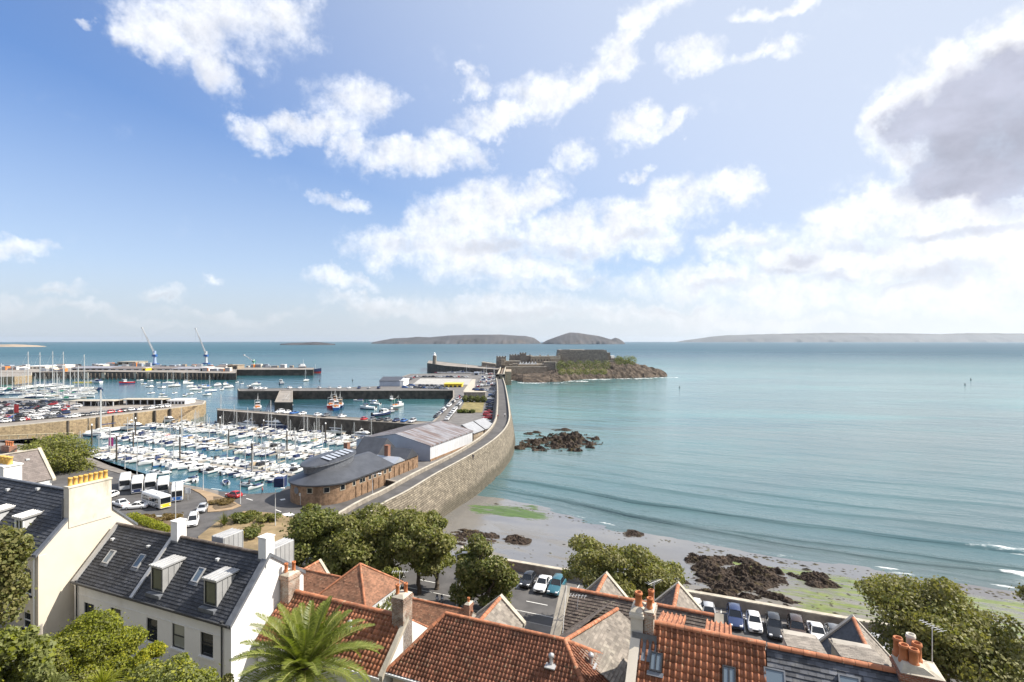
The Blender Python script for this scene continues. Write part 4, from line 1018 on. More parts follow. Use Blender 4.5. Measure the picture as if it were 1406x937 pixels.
def sea_mat():
    t = NT('sea_water'); g = t.pos(); p = t.mapping(g, rot=(0,0,-ROT))
    q = t.n('ShaderNodeSeparateXYZ',{0:p}).outputs; r = t.n('ShaderNodeSeparateXYZ',{0:g}).outputs
    dist = t.vm('LENGTH', g)
    # depth and bottom of the bay: sand shallows, weed, deep channel; plus painted reflection and cloud shade
    bayn = t.noise(t.mapping(g,scale=(.0035,.010,0)),1.0,6,.62,.6)
    far = t.mr(r[1], 300, 1500, 0, 1)
    left = t.mr(t.math('DIVIDE', r[0], t.math('ADD', r[1], 60.0)), -.35, .12, 1, 0)
    shal = (.12,.168,.166); mid = (.09,.188,.19); deep = (.006,.048,.088); sandy = (.12,.145,.143)
    off = t.n('ShaderNodeAttribute', attribute_name='offshore').outputs['Fac']
    c = t.mix(t.mr(off,8,75,0,1), sandy, shal)
    c = t.mix(t.mr(off,0,18,0,1), (.135,.128,.118), c)
    c = t.mix(t.mr(r[1],150,420,0,1), c, mid)
    c = t.mix(t.math('MULTIPLY', t.mr(bayn,.42,.62), t.mr(r[1],110,260,.25,1)), c, (.095,.235,.232))
    c = t.mix(t.math('MULTIPLY',far,.92), c, deep)
    c = t.mix(t.math('MULTIPLY',left,.9), c, t.mix(t.mr(bayn,.35,.6),(.008,.050,.074),(.014,.078,.096)))  # left waters darkened: weaker sky reflection put into the colour
    weedn = t.noise(t.mapping(g,scale=(.006,.018,0),loc=(4,1,0)),1.0,5,.6)
    c = t.mix(t.math('MULTIPLY', t.mr(weedn,.52,.66), .45), c, (.04,.115,.135))
    at = t.n('ShaderNodeAttribute', attribute_name='foam').outputs['Fac']
    fn = t.noise(t.mapping(p,scale=(.5,1.6,1)),1.0,7,.75)
    foam = t.mr(t.math('ADD', t.math('MULTIPLY',at,.8), fn), 1.0, 1.3, 0, .9)
    bands = t.noise(t.mapping(g,scale=(.0006,.0032,0),loc=(2,5,0)),1.0,4,.6)
    c = t.mix(t.math('MULTIPLY', t.mr(bands,.40,.62), .45), c, (.024,.096,.122))  # broad dark bands: cloud shadows and wind streaks put into the water colour
    # whitecaps far out
    cap = t.mr(t.noise(t.mapping(g,scale=(.02,.05,0)),1.0,6,.8), .735,.77,0,1)
    cap = t.math('MULTIPLY', cap, t.mr(r[1],900,1800,0,.8))
    foam = t.math('MAXIMUM', foam, cap)
    # waves: wind ripples plus longer swell lying along the shore
    w1 = t.noise(t.mapping(p,scale=(.45,1.25,1)),1.0,4,.6)
    w2 = t.noise(t.mapping(p,scale=(.045,.17,1)),1.0,4,.55)
    w3 = t.noise(t.mapping(p,scale=(.008,.035,1)),1.0,4,.6)
    hgt = t.math('ADD', t.math('MULTIPLY',w1,.30), t.math('ADD', t.math('MULTIPLY',w2,1.1), t.math('MULTIPLY',w3,3.2)))
    harb = t.math('MULTIPLY', t.mr(r[0], -60, -15, 1, 0), t.mr(r[1],420,560,1,0))
    st = t.math('SUBTRACT', .42, t.math('MULTIPLY', harb, .12))
    nm = t.n('ShaderNodeBump',{'Height':hgt,'Strength':st,'Distance':1.0}).outputs[0]
    ro = t.mr(dist, 80, 2500, .10, .30)
    a = t.n('ShaderNodeBsdfPrincipled',{'Base Color':c,'Roughness':ro,'IOR':1.33,'Specular IOR Level':t.mr(dist,150,900,.62,.03),'Normal':nm}).outputs[0]
    b_ = t.pbsdf((.78,.80,.79),.9)
    ms = t.n('ShaderNodeMixShader',{0:foam}); t.L.new(a,ms.inputs[1]); t.L.new(b_,ms.inputs[2])
    return t.out(ms.outputs[0])
M['sea'] = sea_mat()
so = solo('sea', mb, M['sea'], (0,0,0), 'turquoise sea and harbour water reaching the horizon', 'sea', kind='structure')
at = so.data.attributes.new('foam','FLOAT','POINT'); at.data.foreach_set('value', FO)
at = so.data.attributes.new('offshore','FLOAT','POINT'); at.data.foreach_set('value', [max(0,min(200, v-interp(u,WLINE) if u > -78 else 200)) for u,v,_ in V])

# ---- islands on the horizon
def island(label, Y, prof, zk, mt, depth, seed, base=None):
    """a long hill: prof = (px, py of the crest) ; built with a real width towards the back"""
    base = base if base is not None else SEA-3
    mb = MB(); n = 220; x0, x1 = prof[0][0], prof[-1][0]; rows = []
    R = [(-.5,0),(-.42,.25),(-.33,.45),(-.2,.72),(-.08,.93),(0,1.0),(.15,.9),(.35,.6),(.5,0)]
    for i in range(n+1):
        px = x0+(x1-x0)*i/n; py = interp(px, prof)
        z = DZ(py, Y); X = DX(px, Y)
        env = min(1, 4*min(i,n-i)/n+.15)
        rw = []
        for k,(d,hh) in enumerate(R):
            nz = mnoise.noise((X*.004+seed, k*1.3, 2))*.10 + mnoise.noise((X*.02+seed, k*2.3, 5))*.05
            rw.append((X, Y+d*depth*env*(1+nz*2), base+(z-base)*max(0,hh*(1+nz*(1 if hh < 1 else .25)))))
        rows.append(rw)
    m = len(R)
    mb.v = [p for rw in rows for p in rw]
    for i in range(n):
        for k in range(m-1):
            mb.f.append([i*m+k,i*m+m+k,i*m+m+k+1,i*m+k+1]); mb.m.append(0); mb.sm.append(True)
    solo('island', mb, mt, (0,Y,0), label, 'island', kind='structure', frame='xyz')
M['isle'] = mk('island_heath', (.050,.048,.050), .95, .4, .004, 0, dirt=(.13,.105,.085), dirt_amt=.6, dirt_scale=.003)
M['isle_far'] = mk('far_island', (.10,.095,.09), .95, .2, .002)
M['isle_sand'] = mk('sand_spit', (.33,.26,.19), .95, .2, .01)
island('long low green island on the horizon behind the castle', 7600, [(512,470),(530,466.5),(540,464.8),(560,464),(575,462.8),(590,463.4),(606,462),(615,461),(640,460),(665,459.5),(690,459.8),(704,460.8),(722,461.5),(733,464),(741,469.5),(743,472)], 1, M['isle'], 1500, 3)
island('domed island on the horizon right of the castle with a small rock at its end', 6900, [(743,472),(752,467),(762,463.5),(775,459),(783,457),(795,457.6),(808,459.5),(822,461.5),(833,464.6),(839,466.2),(845,463.8),(850,465.6),(855,468.5),(858,472)], 1, M['isle'], 700, 8)
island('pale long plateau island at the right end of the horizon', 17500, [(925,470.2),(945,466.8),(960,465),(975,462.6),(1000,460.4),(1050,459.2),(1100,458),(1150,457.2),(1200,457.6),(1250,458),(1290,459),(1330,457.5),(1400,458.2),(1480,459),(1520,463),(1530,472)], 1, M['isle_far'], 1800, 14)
island('flat spit of land at the far left with a pale low shore', 3600, [(-60,474),(-20,473.6),(10,473.2),(20,473),(40,474),(52,474.6),(60,476.2),(64,477.5)], 1, M['isle_sand'], 260, 21)
island('flat dark reef beyond the harbour mouth', 5200, [(385,472.4),(400,471),(415,470.8),(430,469.9),(438,470.2),(447,471),(460,472.6)], 1, M['isle'], 160, 30)
# ================================================================== breakwater, quays, harbour buildings, castle
def XY(px,py,z): return tuple(P(px,py,z))[:2]
def smooth_line(pts, n=6):
    out = []
    for i in range(len(pts)-1):
        p0 = Vector(pts[max(i-1,0)]); p1 = Vector(pts[i]); p2 = Vector(pts[i+1]); p3 = Vector(pts[min(i+2,len(pts)-1)])
        for k in range(n):
            t = k/n
            out.append(.5*((2*p1)+(p2-p0)*t+(2*p0-5*p1+4*p2-p3)*t*t+(3*p1-p0-3*p2+p3)*t**3))
    out.append(Vector(pts[-1])); return out
def offset_line(l, d):
    o = []
    for i in range(len(l)):
        a = l[max(i-1,0)]; b = l[min(i+1,len(l)-1)]; t = (b-a); t = Vector((t.x,t.y)).normalized()
        o.append(Vector((l[i].x - t.y*d, l[i].y + t.x*d)))
    return o
# ---- the long breakwater with its raised walk
BW = [XY(x,y,5.5) for x,y in ((480,724),(525,693),(562,673.5),(600,650.5),(635,631.5),(660,617),(682,601.5),(695,588),(700.5,575),(700,562),(697.5,545),(694,528),(691,519))]
BW = smooth_line([Vector(p) for p in BW], 5)
def breakwater():
    h = root('breakwater', (0,150,0), 'long curved granite breakwater with a raised walk leading to the castle', 'breakwater', frame='xyz')
    out = BW; IN = offset_line(BW, .55); base = offset_line(BW, -3.0); w1 = offset_line(BW, 5.2); w2 = offset_line(BW, 5.9)
    def ribbon(a, za, b, zb, m=0, mb=None):
        mb = mb or MB(); n = len(a)
        za = za if callable(za) else (lambda i, z=za: z); zb = zb if callable(zb) else (lambda i, z=zb: z)
        vs = [(p.x,p.y,za(i)) for i,p in enumerate(a)]+[(p.x,p.y,zb(i)) for i,p in enumerate(b)]
        mb.add(vs, [(i,i+1,n+i+1,n+i) for i in range(n-1)], m); return mb
    n = len(BW)
    top = lambda i: 5.55
    walk = lambda i: 4.55
    f = ribbon(base, -10, out, top); part(h, 'wall_face', f, M['stone'])
    c = ribbon(out, 5.55, IN, 5.55); ribbon(IN, 5.55, IN, 4.4, mb=c); part(h, 'parapet', c, M['coping'])
    k = ribbon(offset_line(BW,.53), walk, w1, walk); part(h, 'walkway', k, M['asphalt'])
    i_ = ribbon(w1, 4.4, w1, 5.3); ribbon(w1, 5.3, w2, 5.3, mb=i_); ribbon(w2, 5.3, w2, -.5, mb=i_); part(h, 'inner_wall', i_, M['stone_grey'])
    cp = ribbon(offset_line(BW,5.15),5.3,offset_line(BW,5.15),5.42); ribbon(offset_line(BW,5.15),5.42,offset_line(BW,5.6),5.42,mb=cp); ribbon(offset_line(BW,5.6),5.42,offset_line(BW,5.6),5.3,mb=cp)
    part(h, 'inner_coping', cp, M['coping'])
    return w2
W2 = breakwater()
# hardstanding behind the breakwater out to the castle, and the quays (tops at 1.8 above datum)
def quay(name, pts, z, mtop, mside, label, cat='quay', depth=9, frame='xyz'):
    mb = MB(); mb.prism(pts, z-depth, z, 0, 1)
    # edge stones
    e = MB(); n = len(pts); a = sum(pts[i][0]*pts[(i+1)%n][1]-pts[(i+1)%n][0]*pts[i][1] for i in range(n)); s_ = 1 if a > 0 else -1
    for i in range(n):
        p = Vector(pts[i]); q = Vector(pts[(i+1)%n]); d = (q-p)
        if d.length < .5: continue
        d.normalize(); nn = Vector((-d.y,d.x))*s_
        vs = []
        for zz in (z+.004, z+.22): vs += [(p.x,p.y,zz),(q.x,q.y,zz),(q.x+nn.x*.8,q.y+nn.y*.8,zz),(p.x+nn.x*.8,p.y+nn.y*.8,zz)]
        e.add(vs,[(4,5,6,7),(0,1,5,4),(2,3,7,6)])
    o = root(name, (pts[0][0],pts[0][1],z), label, cat, frame=frame)
    part(o,'quay_wall',mb,[mside,mtop]); part(o,'edge_stones',e,M['coping'] if mside is not M['stone_dark'] else M['stone_grey'])
    return o
bwl = [p for p in W2 if p.y > 100]
bk = [W(-112,178.6)[:2], W(-112,186)[:2], XY(600,573,1.2), XY(622,546,1.2), XY(622,536.5,1.2), XY(328,536,1.8), XY(326,533,1.8), XY(470,531.5,1.8), XY(519,531,1.2), XY(533,524,1.2), XY(562,514,1.2), XY(640,512,1.2), XY(684,512,1.2)]
pts = bk + [(p.x,p.y) for p in bwl[::-1]] + [tuple(W(-66,104)[:2]), tuple(W(-92,110)[:2]), tuple(W(-92,128)[:2]), tuple(W(-110,134)[:2])]
east = quay('castle_emplacement', pts, 1.1, M['asphalt_light'], M['stone_dark'], 'broad harbour quay of car parks between the fishing dock and the breakwater')
quay('south_pier', [XY(298,564,1.8), XY(440,574.5,1.8), tuple(W(-104,178.5)[:2]), tuple(W(-104,186.5)[:2]), XY(440,571.5,1.8), XY(299,561.5,1.8)], 1.8, M['quay_top'], M['stone_dark'], 'narrow dark pier between the marina and the fishing dock', 'pier')
quay('fish_jetty', [XY(377,553,1.3), XY(402,553,1.3), XY(402,536.5,1.3), XY(384,536.5,1.3)], 1.3, M['quay_top'], M['stone_dark'], 'short rusty jetty in the fishing dock', 'jetty')
# Albert-style pier at the left: lit masonry facing the marina
VP = [XY(-120,604,1.8),XY(0,587,1.8),XY(90,578.4,1.8),XY(160,570.5,1.8),XY(240,560.8,1.8),XY(280,555.5,1.8),XY(283,551,1.8),XY(262,548.5,1.8),XY(110,552.5,1.8),XY(60,549,1.8),XY(-60,545,1.8),XY(-300,545,1.8)]
quay('stone_pier', VP, 1.8, M['quay_top'], M['stone_warm'], 'sunlit tan masonry pier covered with parked cars beside the marina', 'pier')
st = MB(); a = Vector(XY(246,561.5,1.8)); b = Vector(XY(268,557,1.8)); d = (b-a).normalized(); nn = Vector((d.y,-d.x))
for k in range(14):
    p = b - d*(k*1.5); z = 1.6-k*.42
    st.prism([(p.x,p.y),(p.x+nn.x*2,p.y+nn.y*2),(p.x-d.x*1.5+nn.x*2,p.y-d.y*1.5+nn.y*2),(p.x-d.x*1.5,p.y-d.y*1.5)], -6, z)
solo('quay_steps', st, M['stone_warm'], (b.x,b.y,0), 'stone stairway down the end of the tan pier', 'steps', frame='xyz')
for k,(px,py) in enumerate(((92,578),(117,575),(133,573.5),(154,571),(186,567.3),(212,564.3),(233,561.8))):
    p = XY(px,py,1.8); fd = MB(); fd.box(p[0]-.2,p[0]+.7,p[1]-.5,p[1]+.3,-6,1.9)
    solo('pier_fender', fd, M['pile'], (*p,0), f'dark timber fender on the tan pier face, {ORD[k]} from its left corner', 'fender', 'timber fenders of the tan pier', frame='xyz')
# railing / pale rail road at the left, in front of the pier
rl = MB(); a = P(-40,600,0.9); b = P(100,594.5,.9); rl.tube((a.x,a.y,.9),(b.x,b.y,.9),.16,n=6)
for k in range(12):
    p = a.lerp(b,k/11); rl.tube((p.x,p.y,-4.5),(p.x,p.y,1.0),.14,n=6)
solo('pale_barrier', rl, mk('pale_barrier',(.6,.5,.33),.8), (a.x,a.y,0), 'pale horizontal rail on posts above the trees at the left', 'railing', frame='xyz')
# far commercial jetties
NJ = [XY(-160,514,1.8),XY(60,512,1.8),XY(120,511,1.8),XY(324,513.4,1.8),XY(325,508.5,1.8),XY(326,503.5,1.8),XY(-200,503,1.8)]
nj = quay('cargo_jetty', NJ, 2.2, M['quay_top'], M['stone_dark'], 'wide cargo jetty on dark piles beyond the moored boats', 'jetty')
quay('outer_jetty', [XY(322,508.2,2),XY(430,508.2,2),XY(431,505.6,2),XY(322,505.2,2)], 2.2, M['quay_top'], M['stone_dark'], 'thin outer jetty reaching past the cargo jetty', 'jetty')
quay('tan_quay', [XY(-80,519.5,1.8),XY(20,518.5,1.8),XY(44,516.5,1.8),XY(44,512.6,1.8),XY(-80,512.6,1.8)], 2.4, M['quay_top'], M['stone_warm'], 'tan masonry quay at the left edge of the far harbour', 'quay')
for i in range(46):
    px = 62+i*5.8; p = XY(px,512.4+(px-60)*.003,1.8); pl = MB(); pl.box(p[0]-.7,p[0]+.7,p[1]-2.2,p[1]-.6,-6,1.9); part(nj,'pile',pl,M['pile'])
for px in (122,145,188,205,253,306):
    p = XY(px,512.6,1.8); br = MB(); br.box(p[0]-1.6,p[0]+1.6,p[1]-3.4,p[1]-2.3,-3.5,2.4); part(nj,'fender_block',br,M['coping'])

# ---- sheds and buildings on the far jetties : (px0, px1, py_top, py_bottom, Y, depth, wall, roof, label, ridge)
def shed(px0,px1,pt,pb,Y,depth,wm,rm,label,kind='gable',name='shed',cat='shed',openings=0):
    X0,X1 = DX(px0,Y),DX(px1,Y); z0,z1 = DZ(pb,Y),DZ(pt,Y)
    h = root(name,((X0+X1)/2,Y,z0),label,cat,frame='xyz')
    b = MB(); ze = z1-(z1-z0)*(.32 if kind == 'gable' else .1)
    b.box(X0,X1,Y,Y+depth,z0-.5,ze)
    if kind == 'gable':
        b.poly([(X0,Y,ze),(X0,Y+depth,ze),(X0,Y+depth/2,z1)]); b.poly([(X1,Y,ze),(X1,Y+depth,ze),(X1,Y+depth/2,z1)])
    part(h,'wall',b,wm)
    r = MB()
    if kind == 'gable':
        for ya,yb,za,zb in ((Y-.4,Y+depth/2,ze-.1,z1+.1),(Y+depth/2,Y+depth+.4,z1+.1,ze-.1)):
            vs = [(X0-.4,ya,za),(X1+.4,ya,za),(X1+.4,yb,zb),(X0-.4,yb,zb)]; r.add(vs+[(x,y,z+.25) for x,y,z in vs],[(0,3,2,1),(4,5,6,7),(0,1,5,4),(1,2,6,5),(2,3,7,6),(3,0,4,7)])
    else:
        r.box(X0-.5,X1+.5,Y-.5,Y+depth+.5,ze+.003,z1)
    part(h,'roof',r,rm)
    for k in range(openings):
        x = X0+(X1-X0)*(k+.5)/openings; w = (X1-X0)/openings*.3; d = MB(); d.box(x-w,x+w,Y-.06,Y-.005,z0,z0+(ze-z0)*.75); part(h,'door',d,M['dkglass'])
    return h
shed(98,150,504.5,509,590,40,M['grey'],M['metal_roof'],'long low grey shed on the left half of the cargo jetty',openings=6)
shed(150,235,505,509.6,590,36,M['lgrey'],M['roof_grey'],'longest grey shed in the middle of the cargo jetty',openings=8)
shed(236,285,505.2,509.6,590,34,M['lgrey'],M['metal_roof'],'grey shed on the right part of the cargo jetty below the second crane',openings=5)
shed(274,284,504.6,510.5,572,14,M['white_render'],M['white_render'],'small white cube building at the right of the cargo jetty','flat',openings=2)
shed(33,62,503,508,620,30,M['cream_render'],M['white_render'],'white terminal building at the left of the cargo jetty','flat','terminal_building','building',5)
shed(0,20,503.8,508,600,25,M['white_render'],M['roof_grey'],'small white gabled building at the far left quay',openings=3)
shed(66,82,501.8,505.6,640,25,M['white_render'],M['white_render'],'pale flat roofed office on the cargo jetty','flat','office','building',3)
shed(100,108,503.5,507.5,602,16,M['cream_render'],M['roof_grey'],'cream hut with a grey roof on the cargo jetty',openings=1)
shed(130,142,500.8,504.6,660,20,M['cream_render'],M['white_render'],'cream store left of the first blue crane','flat',openings=2)
shed(161,186,496.8,501,700,24,M['coping'],M['coping'],'tan flat warehouse left of the blue crane','flat','warehouse','warehouse',3)
shed(195,200,505.5,509.5,580,10,M['yellow'],M['cream_render'],'tiny yellow hut at the foot of the blue crane','flat',openings=1)
shed(296,310,502.5,505.6,640,20,M['white_render'],M['roof_grey'],'small white hut near the end of the cargo jetty',openings=2)
shed(312,326,501.5,507,610,16,M['castle_tan'],M['castle_tan'],'tan stone block at the end of the cargo jetty','flat','stone_block','building',2)
# fish market style roofs on the tan pier
for px0,px1,pt,pb,lab in ((97,160,553.3,557.5,'open market roof on posts nearest the left on the tan pier'),(166,226,551.0,555.5,'second open roof on posts toward the end of the tan pier')):
    Y = 33.2*F/(pb-CY); X0,X1 = DX(px0,Y),DX(px1,Y)
    h = root('market_shelter',((X0+X1)/2,Y,1.8),lab,'shelter',frame='xyz')
    r = MB(); r.box(X0,X1,Y-2,Y+5,4.3,4.6); part(h,'roof',r,M['coping'])
    for k in range(7):
        x = X0+.5+(X1-X0-1)*k/6; p = MB(); p.box(x-.2,x+.2,Y-1.8,Y-1.4,1.8,4.3); part(h,'post',p,M['lgrey'])
    w = MB(); w.box(X0,X1,Y+4.4,Y+4.8,1.8,4.3); part(h,'back_wall',w,M['stone_dark'])
shed(230,254,549.6,556,276,9,M['white_render'],M['white_render'],'white kiosk building at the end of the tan pier','flat','kiosk','kiosk',5)
# white boat shed at the fish quay and others on the emplacement
shed(521,549,519.6,531.5,392,26,M['metal_wall_blue'],M['sheet_dark'],'blue grey shed with a shallow gable on the outer fish quay',openings=0)
shed(549,554,522.5,531,392,20,M['white_paint'],M['white_paint'],'narrow white annex beside the blue grey shed','flat','annex','shed')
shed(610,634,527.0,534.5,385,12,M['yellow'],M['yellow'],'yellow fronted open shed by the model yacht pond','flat','yellow_shed','shed',4)
shed(651,657,511.6,516.5,520,10,M['metal_wall_blue'],M['metal_wall_blue'],'small blue shed in the boat park before the castle','flat',openings=1)
shed(637,666,538.5,545,318,5,M['stone_grey'],M['coping'],'low grey wall building behind the hedge on the quay','flat','store','building')
# pond
flat('model_yacht_pond', [toUV((*XY(x,y,1.1),0))[:2] for x,y in ((567,527.6),(643,528.6),(648,520.5),(577,520.0))], 1.16, M['concrete'], label='empty pale model yacht pond on the quay', cat='pond')
flat('pale_forecourt', [toUV((*XY(x,y,1.1),0))[:2] for x,y in ((636,537),(651,538),(653,521),(648.5,521))], 1.15, M['coping'], label='pale sandy forecourt beside the pond', cat='forecourt')
flat('dry_lawn', [toUV((*XY(x,y,1.1),0))[:2] for x,y in ((630,566),(662,567),(665,552.5),(638,552))], 1.2, M['dry_grass'], label='dry yellow lawn on the quay', cat='lawn')
# ---- lighthouse pier
lp = quay('lighthouse_pier', [XY(586.5,503.3,2),XY(611,507.5,2),XY(650,511.0,2),XY(683,513.5,2),XY(688,509.5,2),XY(655,507.5,2),XY(612,502,2),XY(589,499.2,2)], 6.2, M['quay_top'], M['stone_dark'], 'dark stone breakwater arm carrying the small lighthouse', 'pier', 12)
Y = 560.0; X = DX(596.5,Y)
lh = root('lighthouse',(X,Y,8),'small stone lighthouse with a white lantern on the far pier','lighthouse',frame='xyz')
m_ = MB(); m_.lathe((X,Y,DZ(497.5,Y)-2),[(2.2,0),(1.6,9.2)],16); part(lh,'tower',m_,M['castle'])
m_ = MB(); m_.lathe((X,Y,DZ(497.5,Y)+7.2),[(2.0,0),(2.0,.5),(1.2,.55),(1.2,2.0),(1.4,2.1),(.2,3.2)],14); part(lh,'lantern',m_,M['white_paint'])
m_ = MB(); m_.box(X+1.2,X+2.1,Y-1,Y+1,DZ(497.5,Y)-1.5,DZ(497.5,Y)+6.9); part(lh,'pale_right_edge',m_,M['coping'])  # pale strip up the right side of the tower

# ---- museum / brick building with rounded end and the big shed
def museum():
    uc,vc,r,ve = -83.9,93.6,7.2,121.0; ze = 4.45
    h = root('round_ended_building',(uc,105,0),'tan brick building with a rounded end, small square windows and a dark sheet roof','building')
    out = [(uc+r*math.cos(t),vc+r*1.0*math.sin(t)) for t in [PI+PI*k/26 for k in range(27)]] + [(uc+r,ve),(uc-r,ve)]
    b = MB(); b.prism(out,-.3,ze); part(h,'wall',b,M['brick_tan'])
    rm = MB(); n = 27; ov = r+.45
    ev = [(uc+ov*math.cos(t),vc+ov*math.sin(t),ze) for t in [PI+PI*k/26 for k in range(27)]]+[(uc+ov,109.5,ze)]
    evl = [(uc-ov,109.5,ze)]+ev
    ins = [(uc+1.2*math.cos(t),vc+1.2*math.sin(t),ze+2.5) for t in [PI+PI*k/26 for k in range(27)]]+[(uc+.4,109.5,ze+2.5)]
    insl = [(uc-.4,109.5,ze+2.5)]+ins
    m = len(evl); rm.add(evl+insl,[(i,i+1,m+i+1,m+i) for i in range(m-1)],0,False); rm.poly(insl)
    rm.add([(x,y,z-.3) for x,y,z in evl]+evl,[(i,i+1,m+i+1,m+i) for i in range(m-1)]); rm.poly([evl[0],insl[0],insl[-1],evl[-1]])
    rf = part(h,'roof',rm,M['sheet_dark'])
    # raised oval clerestory
    cl = MB(); cc = (uc-1.2,96.5); A,B = 4.1,7.5
    ring = lambda k,z: [(cc[0]+A*k*math.cos(2*PI*i/36),cc[1]+B*k*math.sin(2*PI*i/36),z+.06*(B*k*math.sin(2*PI*i/36))) for i in range(36)]
    cl.loft([ring(.92,ze+1.4),ring(.97,ze+3.1),ring(1.05,ze+3.3),ring(1.05,ze+3.6)],0,False,True,False); ct = part(h,'clerestory',cl,M['lead'])
    tp = MB(); r2 = ring(1.04,ze+3.62); tp.add(r2+[(cc[0],cc[1]-3,ze+4.3),(cc[0],cc[1]+3,ze+4.8)],[(i,(i+1)%36,36 if i in range(18,36) else 37) for i in range(36)]+[(0,36,37),(18,37,36)]); part(ct,'clerestory_roof',tp,M['sheet_dark'])
    for k in range(6):
        y = cc[1]-3.4+k*1.45; g = MB(); zt = ze+4.05+.08*k
        g.add([(cc[0]+.5,y,zt+.3),(cc[0]+3.2,y-.1,zt-.12),(cc[0]+3.2,y+.75,zt-.05),(cc[0]+.5,y+.85,zt+.38)],[(0,1,2,3)]); part(ct,'rooflight',g,M['sheet_light'])
    # small square windows with pale surrounds
    def sq(u,v,nx,ny,z=3.2,s_=.42,mt=None):
        t = (-ny,nx); fr = MB()
        def q(a,b,z0,z1,d,mb): mb.poly([(u+t[0]*a+nx*d,v+t[1]*a+ny*d,z0),(u+t[0]*b+nx*d,v+t[1]*b+ny*d,z0),(u+t[0]*b+nx*d,v+t[1]*b+ny*d,z1),(u+t[0]*a+nx*d,v+t[1]*a+ny*d,z1)])
        for a,b,z0,z1 in ((-s_-.14,-s_,z-s_-.14,z+s_+.14),(s_,s_+.14,z-s_-.14,z+s_+.14),(-s_,s_,z+s_,z+s_+.14),(-s_,s_,z-s_-.14,z-s_)): q(a,b,z0,z1,.04,fr)
        o = part(h,'window',fr,M['coping']); g = MB(); q(-s_,s_,z-s_,z+s_,.02,g); part(o,'pane',g,mt or M['glass'])
    for v in (94.8,97.2,98.2,100.4,102.3,104.2,106.2,108.2): sq(uc+r,v,1,0,3.3)
    for k in (3,7,15,19,23):
        t = PI+PI*(k+.5)/26; cs = math.cos(PI/52); sq(uc+r*cs*math.cos(t),vc+r*cs*math.sin(t),math.cos(t),math.sin(t),3.25,.5 if k > 12 else .4)
    t = PI+PI*11.5/26; pq = MB(); c = (uc+r*math.cos(t),vc+r*math.sin(t)); nx,ny = math.cos(t),math.sin(t)
    pq.poly([(c[0]+nx*.06-ny*math.cos(a)*.75,c[1]+ny*.06+nx*math.cos(a)*.75,3.0+.75*math.sin(a)) for a in [2*PI*i/20 for i in range(20)]]); part(h,'round_plaque',pq,M['lead'])
    for k in range(12):
        v = 95.5+k*2.1; bt = MB(); bt.box(uc+r,uc+r+.16,v-.16,v+.16,0,2.5 if v < 110 else 3.6); part(h,'pilaster',bt,M['brick_tan'])
    for (u,v,z,hh) in ((uc-2.0,103.5,ze+2.3,3.3),(uc+3.4,112.5,ze+1.4,2.3)):
        c = MB(); c.box(u-.55,u+.55,v-.55,v+.55,z-.5,z+hh); c.box(u-.62,u+.62,v-.62,v+.62,z+hh,z+hh+.15); part(h,'chimney',c,M['brick'])
    # folded sheet roofs behind
    f = MB()
    def gab(u0,u1,v0,v1,z0,zr,m):      # ridge along u
        vm_ = (v0+v1)/2
        f.poly([(u0,v0,z0),(u1,v0,z0),(u1,vm_,zr),(u0,vm_,zr)],m); f.poly([(u1,v1,z0),(u0,v1,z0),(u0,vm_,zr),(u1,vm_,zr)],m); f.poly([(u1,v0,z0),(u1,v1,z0),(u1,vm_,zr)],m); f.poly([(u0,v0,z0),(u0,v1,z0),(u0,vm_,zr)],m)
    def gabv(u0,u1,v0,v1,z0,zr,m):
        um = (u0+u1)/2
        f.poly([(u0,v0,z0),(u0,v1,z0),(um,v1,zr),(um,v0,zr)],m); f.poly([(u1,v1,z0),(u1,v0,z0),(um,v0,zr),(um,v1,zr)],m); f.poly([(u0,v0,z0),(u1,v0,z0),(um,v0,zr)],m); f.poly([(u0,v1,z0),(u1,v1,z0),(um,v1,zr)],m)
    gab(uc-r-.3,uc+.2,111.5,122.5,ze,ze+4.6,0); gab(uc-1,uc+r+.3,109.6,114.5,ze-.1,ze+1.2,1); gab(uc+.3,uc+r+.3,114.6,120.8,ze-.1,ze+2.2,0)
    part(h,'folded_roof',f,[M['sheet_dark'],M['sheet_light']])
museum()
